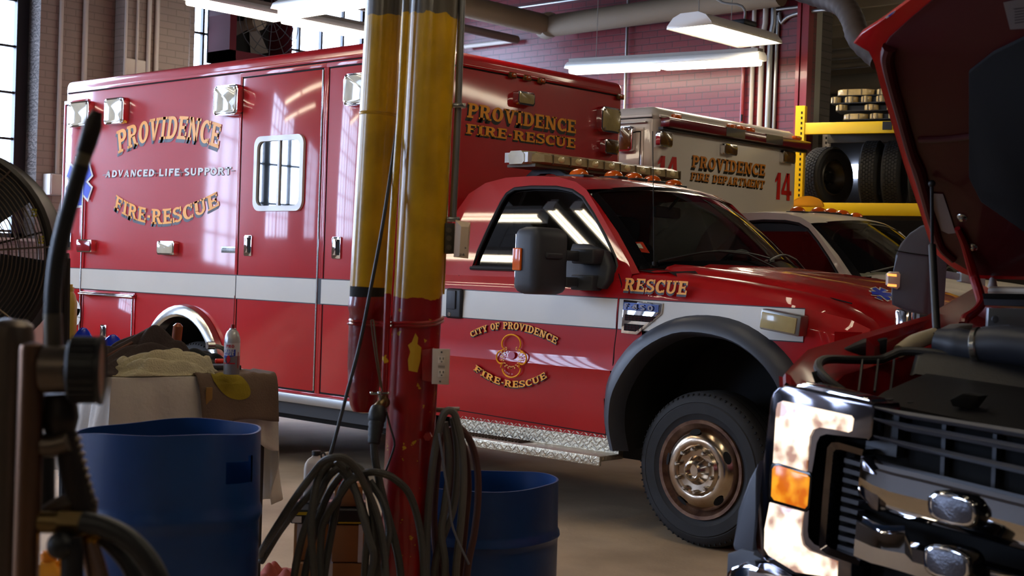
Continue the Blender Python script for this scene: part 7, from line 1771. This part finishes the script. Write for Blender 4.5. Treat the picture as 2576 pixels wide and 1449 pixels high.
for F in (lambda p: p, mirX): b = MB(); b.tube([F(cwl+Vector((-0.03, 0.0, 0))), F(crl+Vector((-0.03, 0, 0.02)))], 0.035, 10); b.build('windscreen_pillar', RED, trk)
# cab body behind
b = MB(); x0, x1 = XS-0.0, 2*XC-XS
pr = [(YW-0.30, 0.62), (YW+1.9, 0.62), (YW+1.9, 1.38), (YW-0.02, 1.38), (YW-0.30, 1.33)]
b.prism([(x0, y, z) for y, z in pr], (x1-x0, 0, 0), 0.03, 2)
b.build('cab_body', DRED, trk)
b = MB(); pr = [(YW+0.80, 1.93), (YW+1.0, 1.98), (YW+1.8, 1.97), (YW+1.85, 1.90)]
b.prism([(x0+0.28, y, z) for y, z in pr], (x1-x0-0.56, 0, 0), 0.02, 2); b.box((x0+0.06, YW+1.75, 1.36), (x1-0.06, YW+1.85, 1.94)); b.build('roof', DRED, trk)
# hood
HH = atd(2450, 700, 4.70); hv = Vector((0, -0.755, 0.656)); hm = Vector((1, 0, 0)).cross(hv).normalized()
if hm.dot(EYE-HH) < 0: hm = -hm
def HP(x, y, o=0.0): return onP(x, y, HH+hm*o, hm)
ED = [(2450, 702), (2420, 684), (2385, 668), (2352, 640), (2338, 608), (2310, 520), (2276, 420), (2240, 300), (2214, 215), (2200, 160), (2190, 128), (2172, 118), (2146, 110), (2166, 84), (2230, 44), (2290, 0), (2340, -48), (2400, -90), (2520, -150), (2640, -200)]
EP = [HP(*q) for q in ED]
cut = [p for p in EP if p.x < XC]
rim_p = cut+[mirX(p) for p in reversed(cut)]
b = MB(); b.prism(rim_p, -hm*0.022, 0.006, 2); hood = b.build('hood', RED, trk)
ins = [(2460, 690), (2428, 672), (2372, 640), (2352, 598), (2322, 505), (2290, 410), (2256, 295), (2232, 215), (2216, 158), (2216, 128), (2238, 92), (2296, 40), (2380, -30), (2520, -110), (2640, -160)]
IP = [HP(*q, 0.002) for q in ins]; IP = [p for p in IP if p.x < XC]; full = IP+[mirX(p) for p in reversed(IP)]
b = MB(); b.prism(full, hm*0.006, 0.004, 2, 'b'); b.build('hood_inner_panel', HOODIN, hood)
rib = [HP(x, y, 0.012) for x, y in ((2238, 118), (2232, 150), (2246, 215), (2270, 300), (2294, 385), (2312, 430), (2330, 500), (2346, 560), (2366, 620), (2400, 655))]
for F in (lambda p: p, mirX): b = MB(); b.tube([F(p) for p in rib], [0.022, 0.020, 0.018, 0.018, 0.018, 0.022, 0.018, 0.016, 0.014, 0.012], 10, smooth=4); b.build('hood_rib', HOODIN, hood)
rib2 = [HP(x, y, 0.010) for x, y in ((2312, 352), (2380, 350), (2470, 340))]; 
for F in (lambda p: p, mirX): b = MB(); b.tube([F(p) for p in rib2], 0.010, 8, smooth=3); b.build('hood_cross_rib', HOODIN, hood)
pad = [(2440, 175), (2500, 128), (2640, 60), (2640, 620), (2560, 560), (2470, 500), (2440, 440)]
PP = [p for p in [HP(*q, 0.010) for q in pad]]; PP = [Vector((min(p.x, XC), p.y, p.z)) for p in PP]
fullp = PP+[mirX(p) for p in reversed(PP) if p.x < XC-1e-4]
b = MB(); P2 = PP[3:]+PP[:3]; b.prism(P2+[mirX(p) for p in reversed(P2[1:-1])], hm*0.016, 0.006, 2, 'b'); b.build('hood_liner', mat('hood_liner_black', (14, 13, 16), rough=0.95), hood)
b = MB(); b.prism([HP(x, y, 0.012) for x, y in ((2524, 6), (2600, -10), (2610, 70), (2541, 74))], hm*0.0006); lb_ = b.build('warning_label', mat('label_grey', (112, 104, 104), rough=0.6), hood)
b = MB()
for k in range(6): b.face([HP(x, y, 0.0132) for x, y in ((2552-4*(k == 0), 22+k*7), (2580, 18+k*7), (2580, 20.5+k*7), (2553, 24.5+k*7))])
b.build('label_print', mat('label_print_dark', (50, 44, 46), rough=0.6), lb_, weld=False)
b = MB(); b.prism([HP(x, y, 0.012) for x, y in ((2334, 486), (2372, 488), (2404, 586), (2386, 588), (2368, 580), (2350, 530))], hm*0.0006); b.build('warning_label', mat('label_grey_dim', (136, 122, 118), rough=0.6), hood)
for x, y in ((2420, 548), (2447, 622)): b = MB(); b.lathe([(0, 0.012), (0.006, 0.012), (0.009, 0.006), (0.016, 0.003), (0.018, 0)], HP(x, y, 0.010), hm, 14); b.build('bolt', STEEL, hood)
hsd = star_of_life(hood, HP(2238, 30, -0.010)+Vector((0, 0, 0)), Vector((0.97, -0.18, 0.16)).normalized(), Vector((0.05, 0.755, -0.65)).normalized(), 0.03, hm*-0.0) if False else None
b = MB(); c_ = [HP(x, y, 0.0012) for x, y in ((2226, 44), (2254, 24), (2250, 32), (2230, 47))]; b.face(c_); b.build('emblem_border', DEC_W, hood, weld=False)
b = MB(); c_ = [HP(x, y, 0.0018) for x, y in ((2234, 40), (2252, 27), (2249, 31), (2237, 42))]; b.face(c_); b.build('emblem', DEC_B, hood, weld=False)
# hinge arms and gas strut
for F in (lambda p: p, mirX):
    b = MB(); P = [HP(2408, 575, 0.02), HP(2424, 610, 0.02), HP(2440, 660, 0.03), atd(2452, 700, 4.62), atd(2466, 745, 4.55), atd(2468, 765, 4.52), atd(2452, 785, 4.48), atd(2430, 800, 4.45), atd(2424, 815, 4.44)]
    b.tube([F(p) for p in P], [0.010, 0.012, 0.015, 0.017, 0.017, 0.016, 0.014, 0.016, 0.016], 10, smooth=4); b.build('hood_hinge', DRED, trk)
    b = MB(); P = [HP(2344, 462, 0.03), atd(2345, 620, 4.45)]; Q = [atd(2345, 618, 4.45), atd(2356, 830, 4.25)]
    b.tube([F(p) for p in P], 0.0055, 10); b.ball(F(P[0]), 0.012, 12); b.tube([F(p) for p in Q], 0.0125, 12); b.build('gas_strut', BLK, trk)
# towing mirror
D5 = 5.25
mm_ = [(2240, 768), (2237, 742), (2243, 700), (2249, 640), (2262, 610), (2285, 584), (2312, 566), (2336, 560), (2344, 566), (2338, 640), (2328, 790), (2310, 792), (2270, 782)]
b = MB(); P = [atd(x, y, D5) for x, y in mm_]; b.prism(P, RH*0.085+FH*0.05, 0.022, 4, 'a'); tm = b.build('towing_mirror', mat('mirror_shell_grey', (84, 92, 110), rough=0.45), trk, ang=50)
b = MB(); b.tube([atd(x, y, D5-0.003) for x, y in ((2251, 630), (2290, 637), (2338, 643))], 0.0022, 6); b.build('shell_seam', VOID, tm)
b = MB(); b.prism([atd(x, y, D5-0.012) for x, y in ((2234, 690), (2242, 683), (2262, 684), (2266, 690), (2264, 722), (2258, 728), (2240, 722), (2233, 716))], FW*0.03, 0.004, 2, 'a'); tl_ = b.build('marker_lamp', mat('clear_marker', (206, 186, 176), rough=0.15, coat=0.6), tm)
b = MB()
for y0 in (688, 714): b.prism([atd(x, y, D5-0.014) for x, y in ((2234, y0), (2256, y0+2), (2256, y0+8), (2234, y0+6))], FW*0.01, 0.002, 2, 'a')
b.build('lit_amber', emis('lit_amber_strip', (255, 150, 70), 2.0), tl_)
b = MB(); b.prism([atd(x, y, D5+0.10) for x, y in ((2350, 676), (2418, 688), (2418, 705), (2350, 694))], FW*0.04, 0.004, 2); b.prism([atd(x, y, D5+0.08) for x, y in ((2418, 684), (2480, 690), (2480, 720), (2418, 708))], FW*0.06, 0.006, 2); b.prism([atd(x, y, D5+0.10) for x, y in ((2330, 765), (2350, 765), (2350, 790), (2328, 790))], FW*0.04, 0.004, 2); b.build('mirror_arm', mat('arm_pale_grey', (150, 158, 172), rough=0.4), tm)
# engine and full-width front covers
XR = 2*XC-XS
b = MB(); b.box((-1.12, P0.y+0.08, 1.00), (XR-0.25, P0.y+0.34, 1.045), 0.015); b.box((-1.12, P0.y+0.34, 0.95), (XR-0.35, P0.y+0.38, 1.12), 0.01); b.build('radiator_cover', SHR, trk)
b = MB(); b.box((-1.10, P0.y+0.46, 0.90), (-0.45, P0.y+1.15, 1.10), 0.05, 3); en = b.build('engine_cover', GBLK, trk)
for k in range(5): MB().box((-1.04, P0.y+0.55+k*0.12, 1.098), (-0.52, P0.y+0.60+k*0.12, 1.112), 0.006).build('cover_ridge', DKGR, en)
b = MB(); b.tube([(-0.40, P0.y+0.5, 1.02), (-0.30, P0.y+0.75, 1.08), (-0.42, P0.y+1.05, 1.10)], 0.05, 16, smooth=5); b.build('intake_hose', MATS['intake_grey'], trk)
b = MB(); b.box((-0.36, P0.y+0.85, 0.93), (XR-0.16, P0.y+1.12, 1.14), 0.02); b.build('battery', BLK, trk)
b = MB(); b.box((-1.45, P0.y+1.30, 1.22), (XR-0.12, P0.y+1.50, 1.29), 0.02); b.build('cowl_trough', BLK, trk)
# ------------------------------------------------------------------ yellow rack with tyres and light bars
ru = ray(2010, 380); t_ = 11.85/ru.y; rc = EYE+ru*t_
rd_ = Vector((0.966, 0.26, 0)).normalized(); rn = Vector((-rd_.y, rd_.x, 0)); dR = (rc-EYE).dot(FW)
rn_c = -rn
def RP(x, y, off=0.0): return onP(x, y, rc+rn*off, rn)
rk = thing('pallet_rack', 'yellow pallet rack standing in the opening behind the white ambulance', 'rack', Vector((rc.x, rc.y, 0))+rd_*1.2+rn*0.45)
RW = 2.5
def upright(p, m, parent, name='upright', ztop=3.2):
    b = MB(); w = 0.045
    b.obox(Vector((p.x, p.y, ztop/2)), rd_*w, rn*0.003, Vector((0, 0, ztop/2))); b.obox(Vector((p.x, p.y, ztop/2))-rd_*w+rn*0.035, rd_*0.003, rn*0.035, Vector((0, 0, ztop/2))); b.obox(Vector((p.x, p.y, ztop/2))+rd_*w+rn*0.035, rd_*0.003, rn*0.035, Vector((0, 0, ztop/2)))
    u = b.build(name, m, parent)
    b = MB()
    z = 0.2
    while z < ztop-0.05: b.obox(Vector((p.x, p.y, z))-rn*0.0035+rd_*0.016, rd_*0.008, rn*0.001, Vector((0, 0, 0.013))); z += 0.0508
    b.build('slots', VOID, u); return u
zt0 = RP(2008, 266).z
upright(rc, YEL, rk, ztop=zt0); pB = rc+rn*0.95; upright(pB, PIPEW, rk, ztop=zt0-0.1); pC = rc+rd_*RW; upright(pC, YEL, rk, ztop=zt0); upright(pC+rn*0.95, PIPEW, rk, ztop=zt0-0.1)
def beam(zc, hh, off, m=YEL):
    b = MB(); c = Vector((rc.x, rc.y, zc))+rd_*(RW/2)+rn*off; b.obox(c, rd_*(RW/2-0.04), rn*0.025, Vector((0, 0, hh/2)), 0.004); b.build('beam', m, rk)
z1 = (RP(2060, 308).z+RP(2060, 337).z)/2; h1 = RP(2060, 308).z-RP(2060, 337).z
z2 = (RP(2100, 510).z+RP(2100, 541).z)/2; h2 = RP(2100, 510).z-RP(2100, 541).z
for off in (0.03, 0.92):
    m = YEL if off < 0.5 else mat('back_beam_dark', (70, 62, 50), rough=0.5)
    beam(z1, h1, off, m); beam(z2, h2, off, m); beam(0.9, 0.11, off, m)
b = MB(); b.obox(Vector((rc.x, rc.y, z1+h1/2-0.012))+rd_*RW/2+rn*0.48, rd_*(RW/2-0.06), rn*0.42, Vector((0, 0, 0.010))); b.build('shelf_deck', mat('shelf_deck', (92, 86, 78), rough=0.7), rk)
# tyres
def tyre(label, c, R, w, ax, rim=False, group=None):
    r = thing('tyre', label, 'tyre', Vector(c)-Vector((0, 0, R)), group); h = w/2; ri = R*0.60; ax = Vector(ax).normalized()
    b = MB(); b.lathe([(ri, -h*0.7), (ri+0.02, -h*0.86), (R*0.84, -h), (R*0.95, -h*0.90), (R, -h*0.72), (R, h*0.72), (R*0.95, h*0.90), (R*0.84, h), (ri+0.02, h*0.86), (ri, h*0.7), (ri-0.01, 0), (ri, -h*0.7)], c, ax, 56); b.build('carcass', TYRE, r)
    sx = ax.cross(Vector((0, 0, 1))).normalized(); sy = sx.cross(ax); b = MB(); n = 54
    for j, q in enumerate((-0.55, -0.28, 0.0, 0.28, 0.55)):
        for k in range(n):
            a = 2*PI*(k+0.5*(j % 2))/n; d = sx*math.cos(a)+sy*math.sin(a); tt = ax.cross(d); b.obox(Vector(c)+d*(R+0.002)+ax*(q*h), tt*(R*PI/n*0.74), ax*(h*0.115), d*0.005)
    b.build('tread_blocks', mat('tread_rubber', (44, 42, 42), rough=0.85), r)
    if rim:
        b = MB(); b.lathe([(ri+0.004, h*0.72), (ri-0.012, h*0.78), (ri-0.02, h*0.6), (ri-0.05, h*0.2), (ri-0.10, 0.0), (0.06, 0.0), (0.05, 0.03), (0, 0.03)], c, ax, 40); b.build('rim', mat('dark_rim', (74, 70, 64), rough=0.35, metal=0.8), r)
        b = MB()
        for k in range(5): a = 2*PI*k/5; d = sx*math.cos(a)+sy*math.sin(a); b.lathe([(0, 0.02), (0.016, 0.02), (0.018, 0.0)], Vector(c)+d*0.085, ax, 10)
        b.build('lug_nuts', STEEL, r)
    return r
zc = RP(2085, 460).z
axr = (-FH*0.78+RH*0.62)
def tyc(x, y, off): return RP(x, y, off)
c = tyc(2080, 447, 0.45); tyre('dark tyre on a rim showing its five nuts, leftmost on the rack', c, 75/FPX*(c-EYE).dot(FW), 0.24, axr, True)
T = [(2196, 440, 'truck tyre with blocky tread, second from the left on the rack'), (2252, 440, 'truck tyre with blocky tread, third from the left on the rack'), (2320, 445, 'truck tyre with blocky tread, right end of the row, beside the red hood'), (2376, 446, 'truck tyre mostly hidden behind the red hood on the rack')]
for x, y, lb in T:
    c = tyc(x, y, 0.47); tyre(lb, c, 84/FPX*(c-EYE).dot(FW), 0.19, (RH*0.90-FH*0.42), False, 'truck tyres standing on the rack')
# stacked emergency light bars
OLDL = mat('old_clear_lens', (206, 178, 120), rough=0.25, coat=0.5, var=0.4, vscale=9)
def spare_bar(label, x, y, w, hpx, off, spans, turn=0.0):
    c = RP(x, y, off); k = (c-EYE).dot(FW)/FPX; r = thing('spare_light_bar', label, 'light bar', c-Vector((0, 0, hpx*k/2)), 'spare light bars on the rack')
    W2, H2 = w*k/2, hpx*k/2; Q = Matrix.Rotation(turn, 3, 'Z'); ex, ey = Q @ rd_, Q @ rn
    for f0, f1 in spans:
        b = MB(); o_ = [c+ex*X+ey*Yy for X, Yy in rrect(W2*f0, -0.14, W2*f1, 0.14, min(0.07, W2*(f1-f0)*0.45), 5)]; b.prism([p-Vector((0, 0, H2*0.85)) for p in o_], (0, 0, H2*1.75), H2*0.35, 2); b.build('lens', OLDL, r)
        b = MB()
        for f in (0.3, 0.68):
            ff = f0+(f1-f0)*f; b.obox(c+ex*(W2*ff)-ey*0.1405, ex*0.006, ey*0.002, Vector((0, 0, H2*0.8)))
        b.build('lens_divider', mat('divider_brown', (92, 78, 50), rough=0.5), r)
    b = MB(); b.obox(c-Vector((0, 0, H2*0.92)), ex*W2*0.98, ey*0.13, Vector((0, 0, H2*0.10))); b.obox(c, ex*W2*0.9, ey*0.07, Vector((0, 0, H2*0.75))); b.build('base', BLK, r)
    return r
spare_bar('old clear light bar with unbroken lens, topmost of the stack on the rack', 2176, 236, 128, 17, 0.35, [(-1, 0.42), (0.52, 1)], 0.05)
spare_bar('old clear light bar with gaps in its lens, second in the stack', 2168, 254, 142, 18, 0.33, [(-1, -0.66), (-0.52, -0.05), (0.08, 0.42), (0.6, 1)], -0.04)
spare_bar('old clear light bar with two lens ends, third from the top of the stack', 2182, 274, 148, 17, 0.34, [(-1, -0.62), (-0.05, 0.42), (0.7, 1)], 0.06)
spare_bar('old clear light bar lying on the rack deck at the bottom of the stack', 2200, 296, 146, 16, 0.35, [(-1, -0.15), (-0.08, 0.34), (0.55, 1)], -0.03)
b = MB(); p = RP(2232, 316, -0.02); b.obox(p, rd_*0.045, rn*0.006, Vector((0, 0, 0.04)), 0.003, 1); o = b.build('mounting_foot', BLK); tag(o, 'black mounting bracket hanging off the upper yellow beam', 'bracket')
b = MB(); q = RP(2030, 520, -0.10); n = 20; b.prism([q+rd_*(0.16*math.cos(PI*i/n))+Vector((0, 0, 0.105*math.sin(PI*i/n))) for i in range(n+1)], rn*0.05, 0.006, 2); tag(b.build('beacon_cover', mat('amber_cover', (226, 150, 16), rough=0.4)), 'rounded amber cover at the left end of the lower yellow beam', 'cover')
